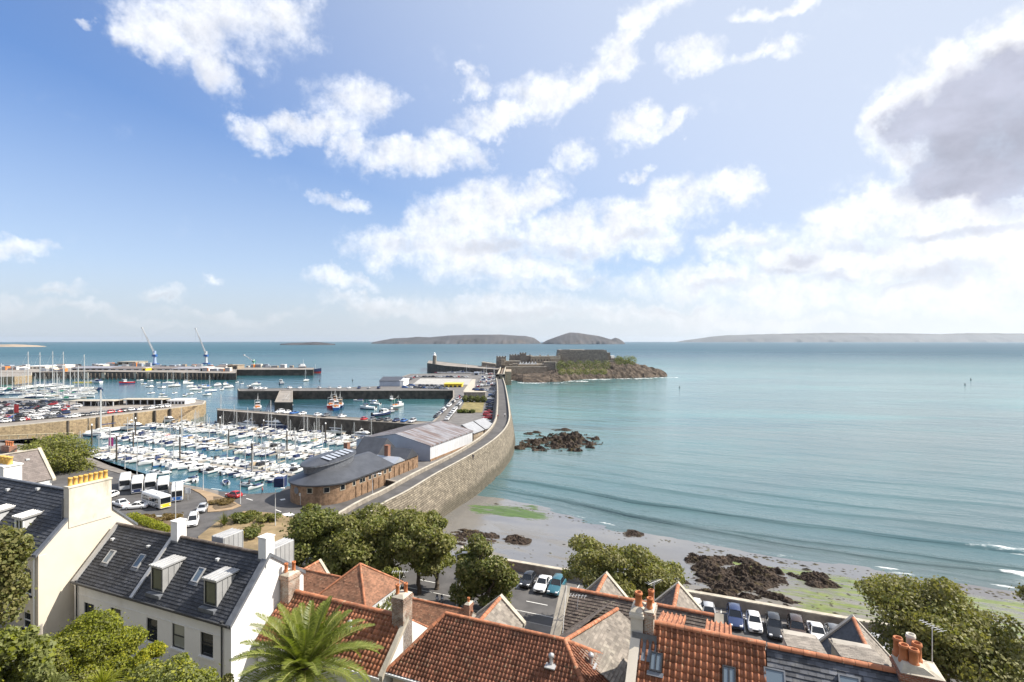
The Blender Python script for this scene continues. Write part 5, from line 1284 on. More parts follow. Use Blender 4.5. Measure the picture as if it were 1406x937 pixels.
def big_shed():
    h = root('large_metal_shed',(-80,140,0),'large pale metal shed with a rusty striped low roof beside the marina','shed')
    # corners fitted to the ground: right front, right back, left front
    z = 5.6
    A = toUV(P(591,612,z)); B = toUV(P(648,591.5,z)); 
    u1 = (A[0]+B[0])/2; v0,v1 = A[1],B[1]; u0 = u1-25.5; zr = z+2.6; ur = u1-11.5
    b = MB(); b.prism([(u0,v0),(u1,v0),(u1,v1),(u0,v1)],.5,z-.1,0)
    b.poly([(u0,v0,z-.1),(u1,v0,z-.1),(ur,v0,zr-.1)]); b.poly([(u0,v1,z-.1),(u1,v1,z-.1),(ur,v1,zr-.1)])
    w = part(h,'wall',b,M['metal_wall_blue'])
    s_ = MB(); k = 0; v = v0
    while v < v1-.05:
        s_.box(u1+.004,u1+(.07 if k%2 else .045),v,min(v+.55,v1),1.7,z-.05); v += .56; k += 1
    part(h,'side_cladding',s_,M['metal_wall'])
    pl_ = MB(); pl_.box(u1+.003,u1+.2,v0,v1,.4,1.69); part(h,'brick_base',pl_,M['brick_tan'])
    r = MB(); n = 34; rr = random.Random(4)
    for i in range(n):
        va = v0-.2+(v1-v0+.4)*i/n; vb = v0-.2+(v1-v0+.4)*(i+1)/n-.03; dz = .05*(i%2)
        r.poly([(u0-.2,va,z+dz),(ur,va,zr+dz),(ur,vb,zr+dz),(u0-.2,vb,z+dz)]); r.poly([(ur,va,zr+dz),(u1+.25,va,z+dz),(u1+.25,vb,z+dz),(ur,vb,zr+dz)])
    r.poly([(u0-.2,v0-.2,z-.03),(ur,v0-.2,zr-.03),(ur,v1+.2,zr-.03),(u0-.2,v1+.2,z-.03)]); r.poly([(ur,v0-.2,zr-.03),(u1+.25,v0-.2,z-.03),(u1+.25,v1+.2,z-.03),(ur,v1+.2,zr-.03)])
    r.box(u1+.2,u1+.3,v0-.2,v1+.2,z-.35,z+.06)
    part(h,'roof',r,M['shed_roof'])
    return u0,u1,v0,v1
BS = big_shed()
def small_white_sheds():
    u1 = BS[1]-1.0; v = BS[3]+3
    for i,(dv,lab) in enumerate(((0,'white roofed gabled boathouse just behind the large metal shed'),(9.0,'second white roofed gabled boathouse next to the dry lawn'))):
        h = root('boathouse',(u1-4,v+dv,1),lab,'boathouse')
        b = MB(); a,c,d,e = u1-7.4,u1,v+dv,v+dv+7.6; um = (a+c)/2-.5; z0,z1 = 4.2,6.6
        b.prism([(a,d),(c,d),(c,e),(a,e)],.6,z0); b.poly([(a,d,z0),(c,d,z0),(um,d,z1)]); b.poly([(a,e,z0),(c,e,z0),(um,e,z1)]); part(h,'wall',b,M['castle_tan'])
        r = MB()
        for (ua,za,ub,zb) in ((a-.3,z0-.15,um,z1+.1),(um,z1+.1,c+.3,z0-.15)):
            vs = [(ua,d-.3,za),(ub,d-.3,zb),(ub,e+.3,zb),(ua,e+.3,za)]; r.add(vs+[(x,y,zz+.15) for x,y,zz in vs],[(4,5,6,7),(0,1,5,4),(1,2,6,5),(2,3,7,6),(3,0,4,7)])
        part(h,'roof',r,M['boat_roof'])
small_white_sheds()

# ---- containers, tanks and vans on the far jetties
rn = random.Random(61); k = 0
CCOL = ['white_paint','rust','metal_wall_blue','cream_render','castle_tan','grey','lgrey','black','orange']
CNM = {'white_paint':'white','rust':'rusty','metal_wall_blue':'blue grey','cream_render':'cream','castle_tan':'tan','grey':'dark grey','lgrey':'pale grey','black':'black','orange':'orange'}
for (x0,x1,Y,hh,step,wh) in ((4,92,640,2.6,6.0,'the left back of the cargo jetty'),(112,205,672,3.2,7.5,'the middle back of the cargo jetty'),(222,322,650,2.8,6.5,'the right back of the cargo jetty'),(332,426,648,2.6,8.0,'the outer jetty'),(62,100,572,2.4,5.0,'the front of the cargo jetty'),(286,322,575,3.0,6.0,'the right front of the cargo jetty'),(0,42,598,2.6,5.0,'the left front quay')):
    px = x0; j = 0
    while px < x1:
        w = rn.uniform(2.5,8); d = rn.uniform(2.4,6); h_ = hh*rn.uniform(.7,1.7); c = rn.choice(CCOL); X = DX(px,Y); y = Y+rn.uniform(-8,8)
        o = root('cargo_container',(X,y,2.2),f'{CNM[c]} box container, {ORD[j]} from left, {wh}','container','containers on the far jetties','xyz')
        m = MB(); m.cbox(X-w/2,X+w/2,y-d/2,y+d/2,2.2,2.2+h_,.08); part(o,'body',m,M[c])
        m = MB(); m.box(X-w/2+.3,X+w/2-.3,y-d/2-.05,y-d/2-.01,2.4,2.1+h_); part(o,'door',m,M['grey'] if c != 'grey' else M['lgrey'])
        px += step*rn.uniform(.6,1.5)*max(1,w/6); j += 1
# ---- cranes
def crane(px,py,scale,mt,mt2,jib,label,tower=True):
    Y = 33.0*F/(py-CY); X = DX(px,Y); z = 2.0; k = Y/F
    h = root('harbour_crane',(X,Y,z),label,'crane',frame='xyz')
    b = MB(); b.box(X-4.5*scale,X+4.5*scale,Y-3,Y+3,z+1,z+2.6*scale)
    for sx in (-1,1):
        for sy in (-1,1): b.box(X+sx*4*scale-.5,X+sx*4*scale+.5,Y+sy*2.5-.5,Y+sy*2.5+.5,z,z+1.2)
    part(h,'undercarriage',b,mt)
    th = 17*scale
    t = MB(); t.lathe((X,Y,z+2.6*scale),[(2.2*scale,0),(1.7*scale,th*.3),(1.6*scale,th)],10); part(h,'tower',t,mt2)
    c = MB(); c.box(X-2.6*scale,X+2.4*scale,Y-2.2,Y+2.2,z+2.6*scale+th*.55,z+2.6*scale+th*.72); part(h,'machine_house',c,mt)
    cb = MB(); cb.box(X-.8,X+1.0,Y-3.4,Y-2.2,z+2.6*scale+th*.72,z+2.6*scale+th*.72+2.2*scale); part(h,'cab',cb,M['lgrey'])
    j = MB(); a = Vector((X,Y,z+2.6*scale+th*.62)); e = Vector((X+jib[0]*k,Y-4,z+(jib[1])*k)); d = e-a
    n = 12
    for i in range(n):
        p, q = a+d*(i/n), a+d*((i+1)/n); w0, w1 = 1.0*scale*(1-.6*i/n), 1.0*scale*(1-.6*(i+1)/n)
        for sx in (-1,1):
            j.tube(p+Vector((0,sx*w0,0)),q+Vector((0,sx*w1,0)),.26*scale,n=5); j.tube(p+Vector((0,sx*w0,0)),q+Vector((0,-sx*w1,0)),.14*scale,n=4)
            j.tube(p+Vector((w0*.6,sx*w0,w0)),q+Vector((w1*.6,sx*w1,w1)),.2*scale,n=4); j.tube(p+Vector((0,sx*w0,0)),q+Vector((w1*.6,sx*w1,w1)),.14*scale,n=4)
    j.box(e.x-.8,e.x+.8,e.y-.8,e.y+.8,e.z-.6,e.z+1.2)
    jo = part(h,'jib',j,M['lgrey'])
    s_ = MB(); top = Vector((X,Y,z+2.6*scale+th)); s_.tube(top,e,.13*scale,n=4); s_.tube(e,e-Vector((0,0,16*scale)),.1*scale,n=4); part(jo,'stay_cables',s_,M['grey'])
crane(212.5,502,1.0,M['blue'],mk('blue_white_crane',(.33,.42,.6),.5),(-14.5,51),'tall blue harbour crane with a raised lattice jib, the left of two')
crane(283,501,.95,M['blue'],M['lgrey'],(-12,49),'harbour crane with a white tower on a blue base')
crane(348.5,504,.5,M['green'],mk('pale_green_crane',(.45,.6,.5),.5),(-11,16),'small pale green crane near the outer jetty')

# ---- castle on its rock
def heightpatch(name, x0,x1,y0,y1, nx,ny, zf, mt, label, cat, kind=None, frame='xyz', skirt=None):
    mb = MB(); 
    mb.v = [(x0+(x1-x0)*i/nx, y0+(y1-y0)*j/ny, 0) for j in range(ny+1) for i in range(nx+1)]
    mb.v = [(x,y,zf(x,y)) for x,y,_ in mb.v]
    for j in range(ny):
        for i in range(nx):
            a = j*(nx+1)+i; mb.f.append([a,a+1,a+nx+2,a+nx+1]); mb.m.append(0); mb.sm.append(False)
    return solo(name, mb, mt, ((x0+x1)/2,(y0+y1)/2,0), label, cat, kind=kind, frame=frame)
CY0 = 556.0
def castle_rock(x,y):
    px = CX + F*x/y
    front = interp(px,[(690,565),(700,528),(718,498),(740,492),(770,505),(800,538),(830,548),(860,555),(890,560),(912,570)])
    d = y-front
    top = interp(px,[(690,-1),(700,.6),(745,1.6),(762,5),(776,9),(830,11),(850,13),(862,13),(875,9),(890,4.5),(905,2.0),(914,-.5),(919,-6)])
    back = 640-y
    e = max(0,min(1,d/26))*max(0,min(1,back/20))
    n = mnoise.fractal((x*.06,y*.09,3),.9,2.1,6)*.5
    rg = abs(mnoise.noise((x*.16+y*.05,y*.2,9))); r2 = abs(mnoise.noise((x*.45,y*.5,2)))
    lo = .45 if px < 755 else 1.0
    return -7 + (top+7)*(e**.6) + n*4.2*(.3+e)*lo - rg*3.4*(1.1-.6*e)*lo - r2*1.3*lo
def castle():
    heightpatch('castle_rock', DX(684,500)-4, DX(925,575), 484, 650, 260, 130, castle_rock, M['rock_brown'], 'reddish brown rocky islet under the castle', 'rocks')
    h = root('castle',(DX(760,CY0),CY0,5),'old stone castle with bastions and a flat citadel on the rocky islet','castle',frame='xyz')
    def blk(name,px0,px1,pt,pb,Y,dep,m,cop=True,batter=1.2,lab=None,cren=False,pt2=None):
        X0,X1 = DX(px0,Y),DX(px1,Y); z1 = DZ(pt,Y); z0 = DZ(pb,Y)-3; z2 = z1 if pt2 is None else DZ(pt2,Y)
        b = MB(); q = batter
        vs = [(X0-q,Y-q,z0),(X1+q,Y-q,z0),(X1+q,Y+dep+q,z0),(X0-q,Y+dep+q,z0),(X0,Y,z1),(X1,Y,z2),(X1,Y+dep,z2),(X0,Y+dep,z1)]
        b.add(vs,[(4,5,6,7),(0,1,5,4),(1,2,6,5),(2,3,7,6),(3,0,4,7)])
        if cren:
            k = 0; x = X0
            while x < X1-1.2:
                b.box(x,x+1.5,Y,Y+1,z1-.05,z1+1.1); x += 3.0
        o = part(h,name,b,m,lab)
        if cop:
            c = MB(); c.add([(X0-.35,Y-.35,z1-.35),(X1+.35,Y-.35,z2-.35),(X1+.35,Y+1.2,z2-.35),(X0-.35,Y+1.2,z1-.35),(X0-.35,Y-.35,z1+.35),(X1+.35,Y-.35,z2+.35),(X1+.35,Y+1.2,z2+.35),(X0-.35,Y+1.2,z1+.35)],[(4,5,6,7),(0,1,5,4),(1,2,6,5),(2,3,7,6),(3,0,4,7)])
            part(o,'coping',c,M['castle_coping'])
        return o
    blk('outer_bastion',661.5,680.5,497.5,513,585,22,M['castle'],True,1.5,pt2=500.5)
    blk('gate_tower',681.5,694.5,490.5,514,566,16,M['castle'],False,.8,cren=True)
    blk('gate_block',684,700,496,513,562,14,M['castle'],False,.8,pt2=498)
    blk('lower_wall',694.5,750,503.8,516,553,20,M['castle_tan'],True,1.0)
    blk('barrack_front',693,714,496,506,566,14,M['castle'],True,.4)
    w = blk('upper_keep',699.5,713,488,499,590,16,M['castle'],False,.8,cren=True)
    blk('keep_tower',713.5,722.5,485.5,499,588,14,M['castle'],False,.8,cren=True)
    blk('keep_end',722.5,731,488.5,500,590,16,M['castle'],False,.8)
    blk('upper_barracks',729,768.5,489.5,501,578,16,M['castle_tan'],True,.6)
    blk('bastion',747.5,763,497.3,515,557,18,M['castle'],True,1.6)
    blk('bastion_wall',734,749,499.5,511,564,10,M['castle'],True,.6)
    qn = MB(); Y = 555.2; qn.box(DX(762.4,Y),DX(763.8,Y)+.8,Y-1,Y+3,DZ(514,Y),DZ(497.3,Y)); part(h,'pale_right_edge',qn,M['coping'])  # pale strip up the right edge of the bastion
    qn = MB(); Y = 576; qn.box(DX(767.2,Y),DX(768.8,Y)+.4,Y-1,Y+3,DZ(500,Y),DZ(488.4,Y)); part(h,'pale_right_edge',qn,M['coping'])  # pale strip at the right corner of the upper barracks
    c = blk('citadel',769,833,481,496.5,582,40,M['castle'],False,2.2)
    t = MB(); Y = 590; t.box(DX(783,Y),DX(800,Y),Y,Y+10,DZ(481.6,Y),DZ(480.1,Y)); part(c,'pale_roof',t,M['coping'])
    blk('east_wall',840,853,492.2,505,588,8,M['castle'],True,.8,pt2=491.5)
    blk('ramp_wall',832,843,495,508,584,10,M['stone_grey'],False,.8)
    blk('cottage',839,844,488.8,495,590,8,M['white_render'],False,0)
    # white gabled roofs of the barracks
    Y = 560
    for k in range(6):
        x0,x1 = DX(712.5+k*4.2,Y),DX(716.7+k*4.2,Y); zb,zt = DZ(500.5,Y),DZ(497.0,Y); r = MB(); xm = (x0+x1)/2
        r.add([(x0,Y,zb),(x1,Y,zb),(xm,Y,zt),(x0,Y+9,zb),(x1,Y+9,zb),(xm,Y+9,zt)],[(0,1,2),(3,5,4),(0,2,5,3),(1,4,5,2)])
        r.box(x0,x1,Y,Y+9,zb-4,zb); part(h,'white_gable',r,M['lgrey'] if k%2 else M['white_paint'])
    # smaller walls, a guard house, chimneys and embrasures that break the outline
    for nm,a,b_,pt,pb,Y,dep,m in (('guard_house',688,693,493.5,498,556,8,'castle_tan'),('store',704,711,499.5,505,556,8,'castle'),('terrace_wall',700,746,500.8,505,560,6,'castle_tan'),('sloping_wall',756,769,492,506,566,5,'castle_tan'),
        ('chimney',707,708.6,486,489,592,3,'castle'),('chimney',727,728.4,486.8,490,592,3,'castle'),('chimney',741,742.4,487.2,490,582,3,'castle_tan'),('chimney',752,753.4,487.4,490,582,3,'castle_tan'),('watch_turret',766,769,485.5,489.5,580,5,'castle'),
        ('citadel_step',833,838,484.5,496,590,20,'castle'),('parapet',772,782,480.2,481.5,584,4,'castle'),('parapet',803,829,480.3,481.5,584,4,'castle'),('east_bank_wall',853,862,494.5,502,596,6,'castle')):
        blk(nm,a,b_,pt,pb,Y,dep,M[m],nm.endswith('wall'),.2)
    for k in range(9):
        q = MB(); px = 731+k*4; Y = 577.6; q.box(DX(px,Y),DX(px+1,Y),Y-.05,Y+.02,DZ(496,Y),DZ(493.6,Y)); part(h,'embrasure',q,M['black'])
    # causeway to the gate
    b = MB(); Y0,Y1 = P(690,529,1.1).y,560
    X0 = DX(684.5,Y0); X1 = DX(691.5,Y0)
    b.box(X0,X1,Y0+60,Y1+8,-8,6.0); part(h,'causeway',b,M['castle_tan'])
    for px in (684.5,692.3):
        w_ = MB(); x = DX(px,470); w_.box(x-.4,x+.4,Y0+40,Y1+5,5,7.4); part(h,'causeway_wall',w_,M['coping'])
    q = MB(); Y = 470; q.box(DX(694,Y),DX(702,Y),Y,Y+40,-8,DZ(510.5,Y)); part(h,'tan_buttress',q,M['castle_tan'])
    q = MB(); Y = 428; q.box(DX(680.5,Y),DX(685,Y),Y,Y+4,1,7.5); q.box(DX(690,Y),DX(693.5,Y),Y,Y+4,1,7.5); q.box(DX(680.5,Y),DX(693.5,Y),Y,Y+4,6.2,8.0); part(h,'gateway',q,M['castle'])
castle()

# ---- rocks
def rock_patch(label, uc,vc,ru,rv,hgt,seed,base,nx=130,ny=90,mt='rock'):
    def zf(u,v):
        a,b_ = (u-uc)/ru,(v-vc)/rv
        m = 1-(a*a+b_*b_)
        n = mnoise.fractal((u*.2+seed,v*.42,seed),.8,2.1,7); rg = 1-abs(mnoise.noise((u*.8+seed+.3*v,v*1.7,4)))
        bz = base(u,v)
        return bz + (hgt*.46*(m*1.0+n*2.7-.42) + ((rg-.6)*.6*hgt+abs(mnoise.noise((u*2.3,v*3.9,seed)))*.28)*max(0,m+.2) if m > -.3 else -2)
    mb = MB()
    mb.v = [(uc+ru*1.2*(2*i/nx-1), vc+rv*1.2*(2*j/ny-1), 0) for j in range(ny+1) for i in range(nx+1)]
    mb.v = [(u,v,zf(u,v)) for u,v,_ in mb.v]
    for j in range(ny):
        for i in range(nx):
            a = j*(nx+1)+i; f = [a,a+1,a+nx+2,a+nx+1]
            if max(mb.v[k][2]-base(mb.v[k][0],mb.v[k][1]) for k in f) < -.25: continue
            mb.f.append(f); mb.m.append(0); mb.sm.append(False)
    solo('weedy_rock', mb, M[mt], (uc,vc,base(uc,vc)), label, 'rock', group='dark rocks of the bay')
seab = lambda u,v: SEA-.15
def rockpx(label,x0,x1,yt,yb,hgt,seed,base,zl):
    a = PU((x0+x1)/2, yb, zl); bk_ = PU((x0+x1)/2, yt, zl); 
    l = PU(x0,(yt+yb)/2,zl); r = PU(x1,(yt+yb)/2,zl)
    ru = max(.6,((Vector(r)-Vector(l)).length)/2); rv = max(.5,abs(bk_[1]-a[1])/2)
    rock_patch(label,(a[0]+bk_[0])/2,(a[1]+bk_[1])/2,ru,rv,hgt,seed,base)
rockpx('large dark rock standing in the sea right of the breakwater',722,820,596,622,1.7,3.1,seab,SEA)
rockpx('small dark rock against the foot of the breakwater',704,724,610,621,1.0,5.3,seab,SEA)
rockpx('low dark rock behind the large rock in the sea',720,742,592.5,598,.7,7.7,seab,SEA)
rockpx('thin flat reef just beyond the large rock in the sea',756,790,588.5,592.5,.5,9.9,seab,SEA)
BZ = lambda u,v: beach_z(u,v)-.03
rockpx('broad dark rock at the middle of the beach',958,1070,766,803,1.1,11.2,BZ,-3.6)
rockpx('long dark rock spread under the sea wall by the parked cars',935,1085,790,833,1.0,13.4,BZ,-3.3)
rockpx('small dark rock at the left tip of the beach rocks',942,966,755,780,.8,15.1,BZ,-3.7)
rockpx('separate dark rock to the right of the broad beach rock',1084,1148,781,803,.8,17.8,BZ,-3.6)
rockpx('thin dark rock ridge above the broad beach rock',985,1035,761,772,.5,19.2,BZ,-3.8)
rockpx('little dark rock alone at the water edge above the round tree',853,882,726,739,.45,21.5,BZ,-4.2)
rockpx('dark rock on the sand behind the street tree',690,728,737,752,.5,23.2,BZ,-4.0)
rockpx('dark rocks on the sand below the breakwater foot',618,682,726,752,.6,25.9,BZ,-3.8)
# foam ring round the castle point
fm = MB(); rn = random.Random(5)
def foam_mat():
    t = NT('sea_foam'); p = t.pos(); n = t.noise(t.mapping(p,scale=(.25,.25,.2)),1.0,7,.75)
    a = t.mr(n,.48,.60); tr = t.n('ShaderNodeBsdfTransparent').outputs[0]; d = t.pbsdf((.8,.82,.82),.9)
    ms = t.n('ShaderNodeMixShader',{0:a}); t.L.new(tr,ms.inputs[1]); t.L.new(d,ms.inputs[2]); return t.out(ms.outputs[0])
for px0,px1,Yf in ((695,706,524),(716,730,492),(735,772,492),(772,800,514),(798,835,538),(835,880,548),(880,905,556),(902,926,563)):
    for k in range(int((px1-px0)/2.5)):
        px = rn.uniform(px0,px1); Y = Yf+rn.uniform(-4,5); x = DX(px,Y); r = rn.uniform(2,5)
        fm.poly([(x+r*math.cos(a)*1.6,Y+r*math.sin(a),SEA+.03+.004*(len(fm.f)%9)) for a in [2*PI*i/10 for i in range(10)]])
solo('surf', fm, foam_mat(), (DX(800,540),540,SEA), 'white surf along the foot of the castle rock', 'surf', kind='stuff', frame='xyz')
# ================================================================== trees and plants
def leaf_mesh(name, centers, nrm, size, rnd, aspect=1.6, droop=.0):
    """one small folded leaf (two triangles hinged on the midrib, drawn as a diamond) per centre"""
    n = len(centers); c = np.asarray(centers); nr = np.asarray(nrm)
    g = np.random.default_rng(rnd)
    nn = nr + g.normal(0,.95,(n,3)); nn /= np.linalg.norm(nn,axis=1)[:,None]+1e-9
    a = g.normal(0,1,(n,3)); a -= nn*(a*nn).sum(1)[:,None]; a /= np.linalg.norm(a,axis=1)[:,None]+1e-9
    b = np.cross(nn,a); s_ = size*g.uniform(.6,1.35,n)[:,None]
    v = np.empty((n,4,3))
    v[:,0] = c-a*s_*aspect*.5; v[:,1] = c+b*s_*.5+nn*s_*.12; v[:,2] = c+a*s_*aspect*.5; v[:,3] = c-b*s_*.5+nn*s_*.12
    v = v.reshape(-1,3)
    me = bpy.data.meshes.new(name)
    me.vertices.add(n*4); me.vertices.foreach_set('co', v.ravel())
    me.loops.add(n*4); me.loops.foreach_set('vertex_index', np.arange(n*4,dtype=np.int32))
    me.polygons.add(n); me.polygons.foreach_set('loop_start', np.arange(0,n*4,4,dtype=np.int32))
    me.update(calc_edges=True); me.validate(); return me
def clump_points(blobs, count, rnd, inner=.55, flat=.35):
    g = np.random.default_rng(rnd); bl = np.asarray(blobs)      # x y z rx ry rz
    w = (bl[:,3]*bl[:,4]+bl[:,4]*bl[:,5]+bl[:,3]*bl[:,5]); w = w/w.sum()
    k = g.choice(len(bl),count,p=w)
    d = g.normal(0,1,(count,3)); d /= np.linalg.norm(d,axis=1)[:,None]
    r = g.uniform(inner**2,1.05,count)**.5 + (g.uniform(0,1,count) > .93)*g.uniform(.05,.45,count)
    p = bl[k,:3] + d*bl[k,3:6]*r[:,None]
    nr = d*np.array([1,1,1]) + np.array([0,0,flat]); return p, nr
def sub_blobs(cx,cy,cz,rx,ry,rz,n,rnd,k=.36,low=-.75,stray=.15):
    r = random.Random(rnd); out = []
    while len(out) < n:
        x,y,z = r.uniform(-1,1),r.uniform(-1,1),r.uniform(low,1)
        q = x*x+y*y+z*z
        if q > 1 or q < .18: continue
        s_ = k*r.choice((.5,.65,.8,1.0,1.3))*r.uniform(.85,1.15)
        kk = .84 if r.random() > stray else 1.05
        if kk > 1: s_ *= .6
        out.append((cx+x*rx*kk,cy+y*ry*kk,cz+z*rz*kk,rx*s_,ry*s_,rz*s_*.7))
    return out
def limb(mb, p, q, r0, r1, rnd, seg=5, wob=.12):
    p = Vector(p); q = Vector(q); L = (q-p).length; prev = p
    for i in range(1,seg+1):
        t = i/seg; c = p.lerp(q,t) + Vector((rnd.uniform(-1,1),rnd.uniform(-1,1),rnd.uniform(-.4,.8)))*L*wob*math.sin(PI*t)*.7
        if i == seg: c = q
        mb.tube(prev,c,r0+(r1-r0)*(i-1)/seg,r0+(r1-r0)*t,7,cap=False); prev = c
def tree(label, base, blobs, leaf=.3, count=9000, lm='leaf', trunk_r=.3, fork=.3, seed=1, cat='tree', name='tree', group=None, extra=None, frame='xyz', aspect=1.5):
    o = root(name, base, label, cat, group, frame)
    rn = random.Random(seed); mb = MB(); b0 = Vector(base)
    cen = Vector((sum(b[0] for b in blobs)/len(blobs), sum(b[1] for b in blobs)/len(blobs), sum(b[2] for b in blobs)/len(blobs)))
    f = b0.lerp(cen, fork) + Vector((rn.uniform(-.3,.3),rn.uniform(-.3,.3),0))
    mb.lathe((b0.x,b0.y,b0.z-.4),[(trunk_r*1.5,0),(trunk_r*1.15,.6)],9)
    limb(mb,b0,f,trunk_r*1.15,trunk_r*.85,rn,4,.06)
    mains = []
    for k in range(4):
        t = rn.choice(blobs); e = f.lerp(Vector(t[:3]), .55); limb(mb,f,e,trunk_r*.6,trunk_r*.38,rn,4,.14); mains.append(e)
    for t in blobs:
        m = min(mains, key=lambda e:(e-Vector(t[:3])).length)
        limb(mb,m,t[:3],trunk_r*.3,trunk_r*.06,rn,4,.16)
        for j in range(3):
            q = Vector(t[:3])+Vector((rn.uniform(-1,1)*t[3],rn.uniform(-1,1)*t[4],rn.uniform(-.6,1)*t[5])); limb(mb,t[:3],q,trunk_r*.09,trunk_r*.02,rn,2,.1)
    part(o,'trunk',mb,M['bark'])
    p, nr = clump_points(blobs,count,seed)
    me = leaf_mesh('crown', p-np.array(base), nr, leaf, seed, aspect)
    cr = link('crown', me, M[lm], o)
    if extra:
        p2, n2 = clump_points(blobs,int(count*extra[1]),seed+50,.8,.8); me2 = leaf_mesh('foliage', p2-np.array(base), n2, leaf*.95, seed+9, aspect); link('foliage', me2, M[extra[0]], cr)
    return o
def px_tree(label, px, base_py_or_v, ptop, pbot, hw, seed, zb=0.0, n=26, **kw):
    v = base_py_or_v; q = fromV(px, 600, v); w = W(q[0], v, 0); Y = w.y
    zt, zl = DZ(ptop,Y), DZ(pbot,Y); R = hw/F*Y
    cz = (zt+zl)/2; rz = (zt-zl)/2
    sk = kw.pop('skew', None); bl = sub_blobs(w.x,Y,cz,R,R*kw.pop('dep',.95),rz,n,seed,kw.pop('k',.34))
    if sk: bl = [(b[0],b[1],b[2]+(b[0]-w.x)*sk, *b[3:]) for b in bl]
    bx = kw.pop('bx', 0)
    return tree(label, (w.x+bx,Y,zb), bl, seed=seed, **kw)
G_ES = 'trees along the esplanade'
px_tree('dense dark round tree nearest the roundabout garden', 437, 60, 701, 815, 60, 11, lm='leaf_dark', count=20000, leaf=.30, group=G_ES, extra=('leaf',.4), n=44)
px_tree('broad tall tree rising before the breakwater wall', 503, 61, 692, 815, 68, 12, lm='leaf', count=23000, leaf=.30, group=G_ES, extra=('leaf_olive',.25), n=48)
px_tree('tree with a bare forked trunk standing beside the road', 576, 62.4, 697, 785, 48, 13, lm='leaf', count=13500, leaf=.29, group=G_ES, trunk_r=.28, fork=.42, extra=('leaf_olive',.3), n=28)
px_tree('compact tree in front of the blue car and the lane', 667, 61.4, 732, 842, 49, 14, lm='leaf_dark', count=11000, leaf=.28, group=G_ES, extra=('leaf_olive',.3), n=28)
px_tree('open round tree standing before the bare sand', 843, 61.2, 732, 832, 80, 15, lm='leaf_olive', count=21000, leaf=.23, group=G_ES, trunk_r=.35, n=38, extra=('leaf',.3), k=.26)
px_tree('big spreading tree at the right by the weedy beach', 1300, 61.8, 806, 940, 104, 16, lm='leaf_olive', count=34000, leaf=.22, group=G_ES, trunk_r=.4, skew=-.26, n=70, extra=('leaf',.3), k=.36)
px_tree('tree whose twig tips reach in at the right edge', 1470, 60, 790, 850, 52, 17, lm='leaf_olive', count=5000, leaf=.22, group=G_ES, n=18)
px_tree('leafy tree behind the grey roofed house at the left', 74, 84, 596, 668, 55, 18, lm='leaf', count=12000, leaf=.36, n=30, extra=('leaf_bright',.12))
px_tree('low street bush half hiding the blue car', 600, 64.5, 755, 785, 26, 19, lm='leaf', count=2600, leaf=.26, n=10, name='bush', cat='bush')
px_tree('small tree between the pyramid roof and the road', 532, 55.5, 772, 824, 24, 20, lm='leaf', count=3500, leaf=.25, n=12, extra=('leaf_bright',.15))
def bush(label, px, py0, py1, Y, hw, seed, lm, leaf=.12, count=5000, n=14, name='shrub', zb=None, extra=None, dep=1.0, k=.4, aspect=1.5):
    X = DX(px,Y); zt, zl = DZ(py0,Y), DZ(py1,Y); R = hw/F*Y
    bl = sub_blobs(X,Y,(zt+zl)/2,R,R*dep,(zt-zl)/2,n,seed,k,-.9,0)
    b = (X,Y,zl-.6 if zb is None else zb)
    return tree(label,b,bl,leaf=leaf,count=count,lm=lm,trunk_r=.09,seed=seed,cat='shrub',name=name,extra=extra,aspect=aspect)
bush('dark tree crown overhanging at the left edge before the cream house', -8, 722, 850, 30, 42, 31, 'leaf_olive', .16, 9000, 24, name='tree', zb=14, extra=('leaf_pale',.25))
bush('pale ivy covered shrub in the bottom left corner', 14, 852, 985, 24, 42, 32, 'leaf_pale', .17, 9000, 22, extra=('leaf_bright',.2))
bush('rounded bright green shrub against the white house', 128, 850, 955, 27.0, 64, 33, 'leaf_bright', .075, 60000, 54, extra=('leaf_dark',.3), dep=.7, k=.34)
bush('darker green shrub in front of the garden wall', 96, 868, 965, 25.5, 38, 34, 'leaf', .08, 18000, 20, extra=('leaf_bright',.4))
bush('yellow green shrub tip below the third window', 200, 878, 955, 26.5, 26, 35, 'leaf_bright', .075, 15000, 16, extra=('leaf_yellow',.03))
bush('low pale shrub at the bottom left of the palm', 235, 905, 985, 24, 52, 36, 'leaf_pale', .10, 9000, 20, extra=('leaf_bright',.35))
bush('grey green feathery bush at the bottom edge', 60, 915, 985, 22, 30, 37, 'leaf_pale', .10, 4500, 12)
bush('low olive bush at the bottom edge under the white house', 290, 918, 985, 25, 30, 38, 'leaf_olive', .11, 4500, 12, extra=('leaf_bright',.2))
def tuft(label, px, py, Y, R, n, lm, seed, zlow=None, name='grass_tuft', cat='plant', w=.03, up=.8):
    X = DX(px,Y); z = DZ(py,Y); rn = random.Random(seed); mb = MB()
    for i in range(n):
        a = rn.uniform(0,2*PI); t = rn.uniform(.1,1.0); L = R*rn.uniform(.7,1.15); s_ = 6; pr = None
        for k in range(s_+1):
            q = k/s_; r = L*q*(t*.9); h = L*(up*q - t*.75*q*q)
            c = Vector((X+r*math.cos(a),Y+r*math.sin(a),z+h)); sd = Vector((-math.sin(a),math.cos(a),0))*w*(1-q*.9)
            if pr: mb.add([pr[0]-pr[1],pr[0]+pr[1],c+sd,c-sd],[(0,1,2,3)])
            pr = (c,sd)
    return solo(name, mb, M[lm], (X,Y,z), label, cat, frame='xyz')
tuft('arching yellow green grass tuft at the bottom edge', 140, 945, 22.5, 1.35, 160, 'leaf_bright', 5)
tuft('grey green grass tuft in the bottom left corner', 72, 948, 22, 1.1, 130, 'leaf_pale', 6)
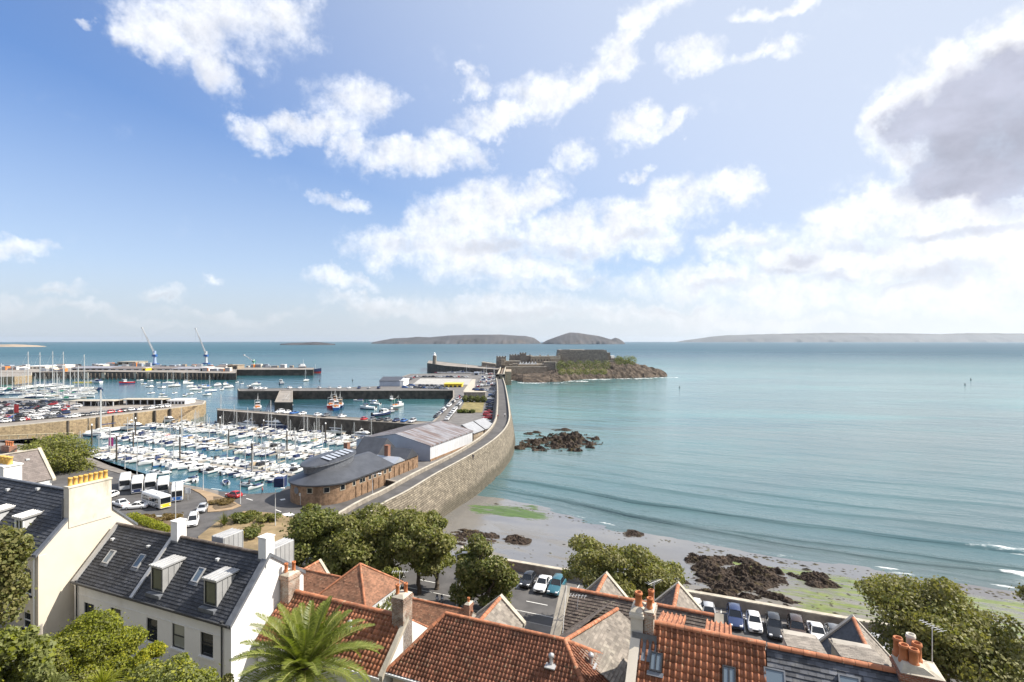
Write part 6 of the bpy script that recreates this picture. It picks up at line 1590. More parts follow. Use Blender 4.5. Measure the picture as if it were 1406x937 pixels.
# roundabout garden and verges
def gbush(label, px, py, r, hgt, lm, seed, name='shrub', leaf=.3, count=900, spiky=False):
    p = P(px,py,.15); Y = p.y
    if spiky: return tuft(label, px, py, Y, r*1.5, 130, lm, seed, name='spiky_plant', w=.07, up=1.1)
    bl = sub_blobs(p.x,Y,.15+hgt*.45,r,r,hgt*.6,9,seed,.45,-.6)
    return tree(label,(p.x,Y,.1),bl,leaf=leaf,count=count,lm=lm,trunk_r=.08,seed=seed,cat='shrub',name=name)
gbush('dark spiky plant at the left of the roundabout garden', 308, 722, 1.7, 2.2, 'leaf_dark', 41, spiky=True)
gbush('dark green low shrub in the middle of the roundabout garden', 330, 716, 2.2, 1.4, 'leaf_dark', 42)
gbush('greener shrub behind the spiky plant in the roundabout garden', 343, 711, 1.9, 1.2, 'leaf', 43)
gbush('shrub beside the lamp post in the roundabout garden', 368, 716, 2.0, 1.4, 'leaf', 44)
gbush('yellow flowering bush in the roundabout garden', 325, 741, 1.2, 1.1, 'leaf_yellow', 45, leaf=.22, count=500)
gbush('green shrub left of the yellow flowering bush', 312, 738, 1.3, 1.0, 'leaf_bright', 46, leaf=.22)
gbush('dark shrub right of the yellow flowering bush', 345, 738, 1.7, 1.3, 'leaf_dark', 47)
gbush('olive shrub at the right end of the roundabout garden', 352, 727, 1.6, 1.0, 'leaf_olive', 48)
gbush('dry brown bushes on the traffic island', 306, 691, 2.3, .7, 'leaf_brown', 49, leaf=.3, count=1300)
gbush('dry brown planting on the verge beside the bus park', 222, 714, 2.6, .7, 'leaf_brown', 50, leaf=.3, count=1500)
gbush('brown planting at the left of the bus park verge', 195, 713, 2.0, .6, 'leaf_brown', 51, leaf=.3, count=1000)
def hedge():
    a = PU(182,713); b = PU(226,731); bl = []
    for k in range(9):
        t = k/8; p = W(a[0]+(b[0]-a[0])*t, a[1]+(b[1]-a[1])*t, .6); bl.append((p.x,p.y,.6,1.3,1.0,.75))
    p = W(*a[:2],0); tree('clipped green hedge bordering the bus park verge',(p.x,p.y,0),bl,leaf=.2,count=3500,lm='leaf_bright',trunk_r=.05,seed=52,cat='hedge',name='hedge')
hedge()
def hedge2(label,px0,py0,px1,py1,z,hh,r,lm,seed,cnt=900):
    a = P(px0,py0,z); b = P(px1,py1,z); n = max(3,int((b-a).length/(r*1.4))); bl = []
    for k in range(n):
        p = a.lerp(b,k/(n-1)); bl.append((p.x,p.y,z+hh*.45,r,r,hh*.55))
    tree(label,tuple(a),bl,leaf=.55,count=cnt,lm=lm,trunk_r=.06,seed=seed,cat='hedge',name='hedge')
hedge2('dark hedge at the back of the dry lawn',639,552,664,552.5,1.2,3.6,1.8,'leaf_dark',61,1500)
hedge2('low green hedge before the dry lawn',632,567,648,567,1.2,1.6,1.5,'leaf_dark',62,800)
hedge2('green scrub on the castle slope under the citadel',770,508,832,507,8,9,5,'leaf_dark',63,3500)
hedge2('bushy green growth at the right end of the castle',850,500,868,500,13,8,4.5,'leaf',64,1800)
hedge2('lower scrub band above the castle rocks',772,514,828,514,5,5,4,'leaf_olive',65,2500)

# ---- palm
def palm():
    Y = 27.0; X = DX(419,Y); zc = DZ(915,Y)
    o = root('palm_tree',(X,Y,13.5),'big date palm with arching green fronds in front of the pantiled house','palm tree',frame='xyz')
    mb = MB(); mb.lathe((X,Y,13.2),[(.55,0),(.48,.6),(.44,zc-13.2-.6),(.60,zc-13.2-.1),(.35,zc-13.2+.25)],14); part(o,'trunk',mb,M['bark'])
    rn = random.Random(12)
    for i in range(64):
        a = i*2.39996+rn.uniform(-.15,.15); q = i/63                    # q 0 upright .. 1 hanging
        el = math.radians(82-88*q+rn.uniform(-6,6)); L = rn.uniform(3.2,3.9)*(.80+.25*min(1,q*2.2)); dr = .25+.75*q
        sd = Vector((-math.sin(a),math.cos(a),0)); rad = Vector((math.cos(a),math.sin(a),0))
        pts = []; n = 16; p = Vector((X,Y,zc))+rad*.22; e = el
        for k in range(n+1):
            pts.append(p.copy()); p = p + (rad*math.cos(e)+Vector((0,0,1))*math.sin(e))*(L/n); e -= dr*1.45/n*(.4+1.2*k/n)
        ml = MB(); rb = MB()
        for k in range(n): rb.tube(pts[k],pts[k+1],.030*(1-k/n*.8),.030*(1-(k+1)/n*.8),5,cap=False)
        for k in range(2,n*4):
            t = k/4; j = min(int(t),n-1); f = t-j; c = pts[j].lerp(pts[j+1],f); d = (pts[j+1]-pts[j]).normalized(); up = sd.cross(d)*-1
            if up.z < 0 and abs(el) < 1.3: up = -up
            s_ = t/n; LL = .62*math.sin(PI*min(1,(.08+.92*s_)))**.6*(1-.35*s_)+.06
            for sg in (-1,1):
                tip = c + (sd*sg*.80 + d*.62 + up*rn.uniform(.15,.45) - Vector((0,0,.12)))*LL; w = .034
                mid = c.lerp(tip,.5)+up*.03*LL
                ml.add([c-d*w*.5,c+d*w*.5,mid+d*w,tip,mid-d*w*.6],[(0,1,2,3,4)])
        fo = part(o,'frond',ml,M['palm']); part(fo,'rib',rb,M['palm_rib'])
palm()
# ================================================================== vehicles, lamps, people
def car_mesh(kind='hatch'):
    """front towards -y ; returns (body, glass) builders, wheel positions"""
    L,Wd,H = {'hatch':(3.9,1.72,1.47),'suv':(4.5,1.86,1.72),'saloon':(4.4,1.78,1.44),'van':(4.5,1.85,1.95)}[kind]
    h = L/2; w = Wd/2
    belt = {'hatch':.92,'suv':1.08,'saloon':.90,'van':1.12}[kind]; gnd = .22
    hood = {'hatch':(-h*.42),'suv':(-h*.42),'saloon':(-h*.40),'van':(-h*.62)}[kind]
    rf = {'hatch':(-h*.10,h*.62),'suv':(-h*.12,h*.72),'saloon':(-h*.08,h*.36),'van':(-h*.32,h*.93)}[kind]
    rear = {'hatch':h*.93,'suv':h*.95,'saloon':h*.68,'van':h*.985}[kind]
    b = MB(); st = []
    prof = [(-h,.36,.62,.78),(-h+.10,.24,.72,.90),(-h+.45,gnd,.80,.97),(hood,gnd,belt-.03,1.0),(0,gnd,belt,1.0),(h*.6,gnd,belt+.03,1.0),(h-.28,gnd,belt+.02,.98),(h-.08,.26,belt-.03,.93),(h,.38,belt-.18,.86)]
    if kind == 'saloon': prof[-3] = (h-.35,gnd,belt,.98)
    for y,zb,zt,k in prof:
        ww = w*k
        st.append([(-ww*.94,y,zb),(-ww,y,zb+.15),(-ww*1.0,y,(zb+zt)/2+.05),(-ww*.93,y,zt-.05),(-ww*.80,y,zt),(ww*.80,y,zt),(ww*.93,y,zt-.05),(ww*1.0,y,(zb+zt)/2+.05),(ww,y,zb+.15),(ww*.94,y,zb)])
    b.loft(st,0,True,True,True)
    # roof and pillars
    zt = H; rw = w*.70; bw = w*.90
    roofp = []
    for y,dz,k in ((rf[0],-.05,.96),(rf[0]+.25,0,1),((rf[0]+rf[1])/2,.02,1),(rf[1]-.15,0,.98),(rf[1],-.06,.94)):
        roofp.append([(-rw*k,y,zt+dz-.09),(-rw*k*.94,y,zt+dz-.01),(0,y,zt+dz+.02),(rw*k*.94,y,zt+dz-.01),(rw*k,y,zt+dz-.09)])
    b.loft(roofp,0,True,True,True)
    for sx in (-1,1):
        b.tube((sx*bw*.92,hood+.02,belt-.06),(sx*rw*.96,rf[0],zt-.1),.045,.04,6); b.tube((sx*bw*.94,rear-.05,belt-.03),(sx*rw*.95,rf[1],zt-.12),.07,.06,6)
        b.tube((sx*bw,(hood+rear)/2+.15,belt-.05),(sx*rw,(hood+rear)/2+.2,zt-.1),.035,.035,6)
        b.cbox(sx*(w+.09)-.09,sx*(w+.09)+.09,hood+.35,hood+.47,belt-.02,belt+.14,.02)      # mirrors
    g = MB(); i_ = .97
    ring0 = [(-bw*.88*i_,hood+.06,belt-.07),(bw*.88*i_,hood+.06,belt-.07),(bw*i_,hood+.45,belt-.06),(bw*i_,rear-.35,belt-.04),(bw*.9*i_,rear-.06,belt-.03),(-bw*.9*i_,rear-.06,belt-.03),(-bw*i_,rear-.35,belt-.04),(-bw*i_,hood+.45,belt-.06)]
    ring1 = [(-rw*.95*i_,rf[0]+.02,zt-.08),(rw*.95*i_,rf[0]+.02,zt-.08),(rw*i_,rf[0]+.25,zt-.07),(rw*i_,rf[1]-.2,zt-.07),(rw*.93*i_,rf[1]-.02,zt-.09),(-rw*.93*i_,rf[1]-.02,zt-.09),(-rw*i_,rf[1]-.2,zt-.07),(-rw*i_,rf[0]+.25,zt-.07)]
    g.loft([ring0,ring1],0,False,True,True)
    wh = [(sx*(w-.10),y) for sx in (-1,1) for y in (-h*.62,h*.60)]
    return b,g,wh,(L,Wd,H,belt,h,w)
PROTO = {}
def car_proto(kind, colour):
    key = (kind,colour)
    if key in PROTO: return PROTO[key]
    b,g,wh,(L,Wd,H,belt,h,w) = car_mesh(kind)
    R = .33 if kind != 'suv' else .37
    o = root('parked_car',(0,0,0),None,None,None,'xyz')
    part(o,'body',b,M['car_'+colour]); part(o,'windows',g,M['dkglass'])
    for x,y in wh:
        t = MB(); s_ = 1 if x > 0 else -1
        prof = [(R*.62,-.1),(R*.95,-.1),(R,-.06),(R,.06),(R*.95,.1),(R*.62,.1)]
        vs = []; n = 16
        for r,d in prof:
            for i in range(n): vs.append((x+d,y+r*math.cos(2*PI*i/n),R+r*math.sin(2*PI*i/n)))
        t.add(vs,[(k*n+i,k*n+(i+1)%n,(k+1)*n+(i+1)%n,(k+1)*n+i) for k in range(5) for i in range(n)],0,True)
        wo = part(o,'wheel',t,M['black'])
        rm = MB(); rm.tube((x-s_*.06,y,R),(x+s_*.085,y,R),R*.63,R*.6,14); part(wo,'rim',rm,M['rim'])
    for sx in (-1,1):
        q = MB(); q.cbox(sx*w*.60-.17,sx*w*.60+.17,-h-.015,-h+.22,.60,.78,.03); part(o,'headlight',q,M['lamp'])
        q = MB(); q.cbox(sx*w*.70-.12,sx*w*.70+.12,h-.16,h+.012,belt-.36,belt-.14,.02); part(o,'tail_light',q,M['taillamp'])
    q = MB(); q.box(-w*.42,w*.42,-h-.02,-h+.1,.46,.58); part(o,'grille',q,M['black'])
    q = MB(); q.box(-.26,.26,-h-.03,-h-.021,.36,.46); part(o,'number_plate',q,M['plate'])
    PROTO[key] = [o, False]; return PROTO[key]
def place(o, w, ang):
    o.location = Vector(w); o.rotation_euler = (0,0,ang)
def add_car(kind, colour, w, ang, label, group, cat='car'):
    pr = car_proto(kind,colour)
    if not pr[1]: o = pr[0]; pr[1] = True
    else: o = copy_tree(pr[0])
    place(o,w,ang); tag(o,label,cat,group); return o
G1 = 'cars parked against the sea wall'
rn = random.Random(21)
for px,v,kind,colour,label in ((643,70.4,'hatch','blue','bright blue car parked behind the compact street tree'),
    (681,71.0,'hatch','red','red car mostly hidden at the right edge of the compact street tree'),
    (725,70.9,'hatch','black','dark car between the compact street tree and the white saloon'),
    (745,70.6,'saloon','white','white saloon with a dark windscreen beside the teal car'),
    (764.5,70.6,'suv','teal','dark teal car beside the white saloon'),
    (955,71.4,'hatch','white','small white car nearest the stone gable by the sea wall'),
    (973,71.0,'hatch','silver','low silver car partly hidden by the terrace end'),
    (1009,70.9,'suv','navy','navy car at the left of the open row by the sea wall'),
    (1035.5,70.7,'hatch','white','white car between the navy car and the tall black vehicle'),
    (1063,70.3,'suv','black','tall black off-roader in the row by the sea wall'),
    (1094,70.8,'suv','brown','dark brown car between the black off-roader and a white car'),
    (1122,70.9,'saloon','white','white car right of the dark brown car'),
    (1147,71.0,'hatch','grey','grey car half hidden by the dark slate gable'),
    (1183,70.6,'hatch','white','white car glimpsed under the left of the big spreading tree'),
    (1203,70.8,'saloon','silver','silver car glimpsed under the big spreading tree'),
    (1322,70.8,'hatch','white','white car glimpsed through the middle of the big spreading tree'),
    (1385,70.6,'hatch','white','white car under the right end of the big spreading tree')):
    q = fromV(px,800,v); add_car(kind,colour,W(q[0],v,0),ROT+rn.uniform(-.06,.06)+.05,label,G1)
def heading2(a,b):
    d = P(*b,0)-P(*a,0); return math.atan2(-d.x,d.y)
# cars moving at the roundabout, taxis by the bus park
for px,py,kind,colour,ang,label in ((321,683,'hatch','red',heading2((314,681),(329,683.5)),'red car driving round by the marina'),
    (265,720,'van','white',heading2((263,728),(268,712)),'white van driving away up the street beside the white chimney'),
    (277.5,702,'hatch','silver',heading2((275,705),(280,698)),'silver car leaving the bus park beside the traffic island'),
    (165.5,694.5,'saloon','white',heading2((155,690),(177,697)),'white saloon left of another white saloon at the bus park'),
    (186.5,698.5,'saloon','white',heading2((176,699),(197,697.5)),'white saloon nearest the long striped bus'),
    (150,684,'hatch','white',ROT+.3,'white vehicle showing behind the buff pots of the cream chimney')):
    p = P(px,py,0); add_car(kind,colour,(p.x,p.y,0),ang,label,'cars around the bus park')

# ---- buses
def bus(w, ang, label, front, band, stripe=None):
    o = root('parked_bus',(0,0,0),label,'bus','buses in the bus park','xyz'); L,Wd,H = 8.0,2.25,2.85; h,wd = L/2,Wd/2
    b = MB(); prof = []
    for y,k,zt in ((-h,.90,H-.18),(-h+.12,.97,H-.05),(-h+.5,1,H),(h-.3,1,H),(h-.05,.97,H-.04),(h,.93,H-.15)):
        prof.append([(-wd*k*.96,y,.35),(-wd*k,y,.5),(-wd*k,y,zt-.35),(-wd*k*.93,y,zt-.08),(-wd*k*.8,y,zt),(wd*k*.8,y,zt),(wd*k*.93,y,zt-.08),(wd*k,y,zt-.35),(wd*k,y,.5),(wd*k*.96,y,.35)])
    b.loft(prof,0,True,True,True); part(o,'body',b,M['white_gel'])
    for sx in (-1,1):
        g = MB(); x0,x1 = sorted((sx*(wd-.03),sx*(wd+.012)))
        for k in range(5): g.box(x0,x1,-h+.7+k*1.38,-h+1.98+k*1.38,1.35,2.3)
        part(o,'side_window',g,M['dkglass'])
    s_ = MB(); s_.box(-wd*.86,wd*.86,-h-.02,-h+.2,1.25,2.45); part(o,'windscreen',s_,M['dkglass'])
    f = MB(); f.cbox(-wd*.90,wd*.90,-h-.012,-h+.2,.45,1.2,.03); part(o,'front_panel',f,M[front])
    for sx in (-1,1):
        q = MB(); q.cbox(sx*.8-.16,sx*.8+.16,-h-.03,-h+.1,.72,.92,.02); part(o,'headlight',q,M['lamp'])
        q = MB(); x0,x1 = sorted((sx*(wd-.02),sx*(wd+.010))); q.box(x0,x1,-h+.5,h-.3,.5,1.15); part(o,'side_band',q,M[band])
        if stripe:
            q = MB(); x0,x1 = sorted((sx*(wd+.011),sx*(wd+.017)))
            for k in range(4): q.box(x0,x1,-h+2.0+k*1.1,-h+2.75+k*1.1,.62,1.05)
            part(o,'side_lettering',q,M[stripe])
        for y in (-h*.55,h*.55):
            t = MB(); t.tube((sx*(wd-.25),y,.46),(sx*(wd+.02),y,.46),.46,.46,16); wo = part(o,'wheel',t,M['black'])
            r = MB(); r.tube((sx*(wd-.2),y,.46),(sx*(wd+.03),y,.46),.25,.24,12); part(wo,'rim',r,M['rim'])
    v = MB(); v.cbox(-.4,.4,-1.4,-.7,H,H+.16,.03); v.cbox(-.3,.3,1.9,2.6,H,H+.09,.03); part(o,'roof_hatch',v,M['lgrey'])
    place(o,w,ang); return o
def heading(a, b):                 # angle that turns the local +y axis (the rear) along a -> b
    d = b-a; return math.atan2(-d.x, d.y)
for px,py,r,front,band,lab in ((171,674.5,-.69,'lgrey','lgrey','grey fronted white bus at the left of the row of buses'),(188,679,-.67,'navy','lgrey','white bus with a navy front, second in the row'),
    (206,676.5,-.645,'grey','lgrey','white bus directly behind the yellow fronted bus'),(223.5,681,-.63,'grey','grey','white bus at the right shoulder of the yellow fronted bus'),(243,690,-.615,'blue','yellow','blue fronted bus with yellow sides standing apart at the right')):
    p = P(px,py,0); d = Vector((r,1,0)).normalized(); q = p+d*4.0
    bus((q.x,q.y,0),heading(Vector((0,0,0)),d),lab,front,band)
f, r_ = P(227.5,699.5,0), P(203.5,691.5,0); d = (r_-f).normalized(); q = f+d*4.0
bus((q.x,q.y,0),heading(f,r_),'yellow fronted bus with a dark striped side parked across the others','yellow','grey','white_gel')

# ---- many cars farther off: one mesh each
def far_car(colour, kind='hatch'):
    key = ('far',kind,colour)
    if key not in PROTO:
        b,g,wh,(L,Wd,H,belt,h,w) = car_mesh(kind); m = MB()
        b0 = len(m.v); m.v += b.v; m.f += b.f; m.m += b.m; m.sm += b.sm
        b0 = len(m.v); m.v += g.v; m.f += [[i+b0 for i in f] for f in g.f]; m.m += [1]*len(g.f); m.sm += g.sm
        for x,y in wh: m.tube((x-.09,y,.32),(x+.12,y,.32),.32,.32,10,2)
        me = m.mesh('parked_car')
        for mm in (M['car_'+colour],M['dkglass'],M['black']): me.materials.append(mm)
        PROTO[key] = me
    return PROTO[key]
COLS = ['white']*6+['silver']*5+['grey']*4+['black']*5+['navy']*2+['blue','red']
CN = {'white':'white','silver':'silver','grey':'dark grey','black':'black','navy':'navy','blue':'blue','red':'red'}
rc = random.Random(77); NCAR = [0]
def row_cars(px0,py0,px1,py1,z,n,where,ang_off,group,skip=.08,kinds=('hatch','hatch','saloon','suv')):
    a = P(px0,py0,z); b = P(px1,py1,z); d = (b-a); base = math.atan2(d.y,d.x); k = 0; lst = []
    for i in range(n):
        if rc.random() < skip: continue
        lst.append(i)
    for j,i in enumerate(lst):
        p = a.lerp(b,i/max(1,n-1)); c = rc.choice(COLS); kd = rc.choice(kinds)
        o = bpy.data.objects.new('parked_car', far_car(c,kd)); COL.objects.link(o)
        place(o,(p.x,p.y,z),base+ang_off+rc.uniform(-.05,.05)+(PI if rc.random() < .5 else 0))
        tag(o, f'{CN[c]} car, {ORD[j]} from {where}', 'car', group); NCAR[0] += 1
G2 = 'cars parked on the harbour quays'
E = PI/2
# beside the breakwater
for (x0,y0,x1,y1,n,wh,ao) in ((672,598,689,572,15,'the shed along the breakwater wall',0.0),(689.5,570,682.5,530,26,'the bend in the long row under the breakwater wall',E),
      (668,580,676,536,16,'the boathouses in the middle row by the breakwater',0.0),(598,574,631,546,18,'the shed in the row along the fish dock edge',E),(614,577,635,551,15,'the shed in the inner row behind the dock edge',E),
      (652,536,679,538,7,'the hedge in the first rank of the boat park',E)):
    row_cars(x0,y0,x1,y1,1.12,n,wh,ao,G2)
row_cars(556,533,612,534.5,1.12,15,'the blue grey shed in the dockside car row',E,G2); row_cars(562,530,606,531,1.12,12,'the blue grey shed in the row beside the pond',E,G2)
row_cars(566,518.4,640,518.6,1.12,16,'the left in the row behind the pond',E,G2); row_cars(556,526,572,517.5,1.12,8,'the shed in the slanting row left of the pond',E,G2)
row_cars(384,567,404,568.5,1.85,3,'the left on the dark south pier',0,G2,0); row_cars(415,569.8,470,573.3,1.85,6,'the bollards on the dark south pier',0,G2,.1); row_cars(500,577,566,580,1.85,7,'the far end of the dark south pier near the shed',0,G2,.1)
row_cars(398,533.8,520,533.8,1.2,10,'the jetty on the outer fish quay',0,G2,.25); row_cars(344,534.4,364,534.4,1.85,4,'the left end of the outer fish quay',0,G2,0)
# the tan pier: closely parked rows
for i,(x0,y0,x1,y1,n,wh) in enumerate(((-10,582,84,573.5,26,'the left in the front row along the tan pier edge'),(-10,576,92,568.5,26,'the left in the second row on the tan pier'),(-10,570,100,563.5,25,'the left in the third row on the tan pier'),
      (-10,564.5,105,559.5,24,'the left in the fourth row on the tan pier'),(-8,559.5,88,556.3,20,'the left in the fifth row on the tan pier'),(-5,554.5,80,553.5,16,'the left in the back row on the tan pier'),
      (96,574,232,559.2,26,'the shelters along the narrow edge of the tan pier'))):
    row_cars(x0,y0,x1,y1,1.82,n,wh,E,'cars parked on the tan pier',.06)
# ---- boat park trailers on the hardstanding before the castle are boats (see boats)

# ---- street lamps
def lamp(px,py,zb,hgt,label,arm=(1.2,0),double=False):
    p = P(px,py,zb); o = root('street_lamp',tuple(p),label,'street lamp','street lamps along the harbour road','xyz'); x,y = p.x,p.y
    m = MB(); m.tube((x,y,zb),(x,y,zb+1.2),.11,.10,8); m.tube((x,y,zb+1.2),(x,y,zb+hgt),.075,.05,8)
    part(o,'pole',m,M['lgrey'])
    for s_ in ((1,-1) if double else (1,)):
        m = MB(); e = (x+arm[0]*s_,y+arm[1]*s_,zb+hgt+.15); m.tube((x,y,zb+hgt-.05),e,.04,.035,6); ao = part(o,'arm',m,M['lgrey'])
        m = MB(); m.cbox(e[0]-.35,e[0]+.35,e[1]-.16,e[1]+.16,e[2]-.08,e[2]+.06,.02); part(ao,'lamp_head',m,M['white_paint'])
for px,py,pt,lab in ((378,722,672,'tall street lamp in the roundabout garden before the round ended building'),(241,722,662,'slender street lamp in front of the blue fronted bus'),(279,673,634,'street lamp on the promenade left of the traffic island'),
    (330,692,650,'street lamp at the tip of the traffic island near the red car'),(171.5,644,612,'street lamp on the promenade behind the row of buses'),(188,656,624,'second lamp on the promenade above the buses'),(232.5,662,633,'promenade lamp above the blue fronted bus'),(511.5,712,652,'street lamp between the trees and the brick building')):
    Y = P(px,py,0).y; lamp(px,py,.1,DZ(pt,Y),lab,(1.3,.2))
Y = P(627,842,.1).y; lamp(627,842,.1,DZ(763,Y),'lamp post with a white head before the blue car and compact tree',(1.0,.4))
# flag poles and signs at the brick building
for px,py,lab in ((412.5,694,'low post sign before the rounded brick wall'),):
    p = P(px,py,0); m = MB(); m.tube((p.x,p.y,0),(p.x,p.y,2.3),.05,n=8); m.box(p.x-.3,p.x+.3,p.y-.04,p.y+.04,2.0,2.6); solo('post_sign',m,M['lgrey'],(p.x,p.y,0),lab,'sign',frame='xyz')
for px,py,lab in ((258,687,'round blue and white road sign beside the blue fronted bus'),):
    p = P(px,py,0); m = MB(); m.tube((p.x,p.y,0),(p.x,p.y,2.2),.05,n=8); m.box(p.x-.55,p.x+.55,p.y-.05,p.y+.05,1.5,2.7); solo('road_sign',m,M['sheet_light'],(p.x,p.y,0),lab,'sign',frame='xyz')
q = P(385,668,0); hk = root('dark_kiosk',tuple(q),'dark blue covered stall at the marina corner','kiosk',frame='xyz')
m = MB(); m.cbox(q.x-1.2,q.x+1.2,q.y-1.0,q.y+1.0,0,2.2,.12); part(hk,'cover',m,M['navy']); m = MB()
for sx in (-1,1):
    for sy in (-1,1): m.tube((q.x+sx*1.3,q.y+sy*1.1,0),(q.x+sx*1.3,q.y+sy*1.1,2.5),.05,n=6)
part(hk,'frame',m,M['lgrey'])

# ---- motorbikes parked by the kerb
def motorbike(w, ang, label):
    o = root('motorbike',(0,0,0),label,'motorbike','motorbikes parked at the kerb','xyz')
    for y in (-.68,.68):
        t = MB(); n = 14
        for r,d in ((.31,0),):
            vs = []
            for rr,dd in ((.22,-.05),(.31,-.04),(.31,.04),(.22,.05)):
                for i in range(n): vs.append((dd,y+rr*math.cos(2*PI*i/n),.31+rr*math.sin(2*PI*i/n)))
            t.add(vs,[(k*n+i,k*n+(i+1)%n,(k+1)*n+(i+1)%n,(k+1)*n+i) for k in range(3) for i in range(n)])
        part(o,'wheel',t,M['black'])
    b = MB(); b.loft([[(-.10,-.35,.62),(.10,-.35,.62),(.12,-.3,.85),(-.12,-.3,.85)],[(-.16,-.1,.5),(.16,-.1,.5),(.15,-.1,.98),(-.15,-.1,.98)],[(-.12,.25,.5),(.12,.25,.5),(.10,.25,.84),(-.10,.25,.84)]]); part(o,'tank',b,M['car_navy'])
    s_ = MB(); s_.cbox(-.13,.13,.18,.85,.76,.86,.03); part(o,'saddle',s_,M['black'])
    f = MB(); f.tube((0,-.66,.31),(0,-.38,.95),.05,n=7); f.tube((-.36,-.32,1.02),(.36,-.32,1.02),.025,n=6); f.tube((0,.68,.31),(0,.15,.5),.05,n=6); f.box(-.18,.18,-.15,.25,.28,.55); f.tube((.16,.0,.3),(.2,.75,.36),.05,n=7); part(o,'frame',f,M['grey'])
    h = MB(); h.lathe((0,-.52,.84),[(.02,0),(.1,.03),(.1,.16),(.04,.2)],10); part(o,'headlight',h,M['lamp'])
    place(o,w,ang); return o
for k,(px,py,lab) in enumerate(((600,829,'motorbike parked below the forked tree trunk'),(607,829,'motorbike parked second from the forked tree trunk'),(629,834,'motorbike parked beside the lamp post at the left of the compact tree'),(633,838,'motorbike nearest the compact tree'))):
    p = P(px,py,0); motorbike((p.x,p.y,0),ROT+.5+.1*k,lab)

# ---- people: one skinned body each
def person(w, ang, label, top, legs, step=.25, arms=.15):
    jt = {'pelvis':(0,0,.95),'waist':(0,0,1.12),'chest':(0,-.02,1.36),'neck':(0,-.02,1.5),'head0':(0,-.04,1.58),'head':(0,-.05,1.70),
     'hl':(.10,0,.92),'kl':(.11,-step*.55,.50),'al':(.11,-step*.6+.04,.08),'tl':(.11,-step*.6-.14,.04),'hr':(-.10,0,.92),'kr':(-.11,step*.25,.50),'ar':(-.11,step*.8,.10),'tr':(-.11,step*.8-.16,.04),
     'sl':(.19,0,1.42),'el':(.25,arms*.6,1.15),'wl':(.24,arms*.1,.92),'fl':(.24,arms*.0-.03,.82),'sr':(-.19,0,1.42),'er':(-.25,-arms*.2,1.15),'wr':(-.24,-arms*1.4,.93),'fr':(-.24,-arms*1.6,.84)}
    rad = dict(pelvis=.155,waist=.13,chest=.155,neck=.06,head0=.085,head=.10,hl=.10,kl=.062,al=.042,tl=.035,hr=.10,kr=.062,ar=.042,tr=.035,sl=.06,el=.045,wl=.033,fl=.03,sr=.06,er=.045,wr=.033,fr=.03)
    ed = [('pelvis','waist'),('waist','chest'),('chest','neck'),('neck','head0'),('head0','head'),('pelvis','hl'),('hl','kl'),('kl','al'),('al','tl'),('pelvis','hr'),('hr','kr'),('kr','ar'),('ar','tr'),('chest','sl'),('sl','el'),('el','wl'),('wl','fl'),('chest','sr'),('sr','er'),('er','wr'),('wr','fr')]
    ks = list(jt); me = bpy.data.meshes.new('person'); me.from_pydata([jt[k] for k in ks],[(ks.index(a),ks.index(b)) for a,b in ed],[])
    o = bpy.data.objects.new('person',me); COL.objects.link(o)
    md = o.modifiers.new('Skin','SKIN')
    if not me.skin_vertices: bpy.context.view_layer.objects.active = o
    sv = me.skin_vertices[0].data if me.skin_vertices else me.attributes
    for i,k in enumerate(ks):
        sv[i].radius = (rad[k],rad[k]); sv[i].use_root = (k == 'pelvis')
    o.modifiers.new('Sub','SUBSURF').levels = 1; o.modifiers['Sub'].render_levels = 1
    dg = bpy.context.evaluated_depsgraph_get(); m2 = bpy.data.meshes.new_from_object(o.evaluated_get(dg)); o.modifiers.clear(); o.data = m2
    m2.materials.clear()
    for m in (M[top],M[legs],M['skin'],M['bark']): m2.materials.append(m)
    for p in m2.polygons:
        z = p.center.z; r = math.hypot(p.center.x,p.center.y)
        p.material_index = 3 if z > 1.72 or (z > 1.6 and p.center.y > 0) else (2 if z > 1.5 or (abs(p.center.x) > .2 and z < 1.0) else (0 if z > .95 else (1 if z > .1 else 3))); p.use_smooth = True
    o.location = Vector(w); o.rotation_euler = (0,0,ang); tag(o,label,'person'); return o
for px,py,z,ang,top,legs,lab in ((649.5,632.5,4.56,.3,'cloth_dark','cloth_dark','person in dark clothes walking on the breakwater before the bend'),(693,573,4.56,.0,'cloth_white','cloth_dark','person in a white top far along the breakwater walk'),(683.5,575,4.56,PI,'cloth_red','cloth_dark','person in a red top beside the inner wall of the breakwater'),
    (342,668,.14,1.2,'cloth_dark','cloth_dark','person in dark clothes on the promenade by the marina'),(360,678.5,.14,2,'cloth_red','cloth_dark','person in red near the marina kiosk'),(676,820,0,1.0,'cloth_white','cloth_dark','person in a white top on the road beside the compact tree')):
    p = P(px,py,z); person((p.x,p.y,z),ang,lab,top,legs)
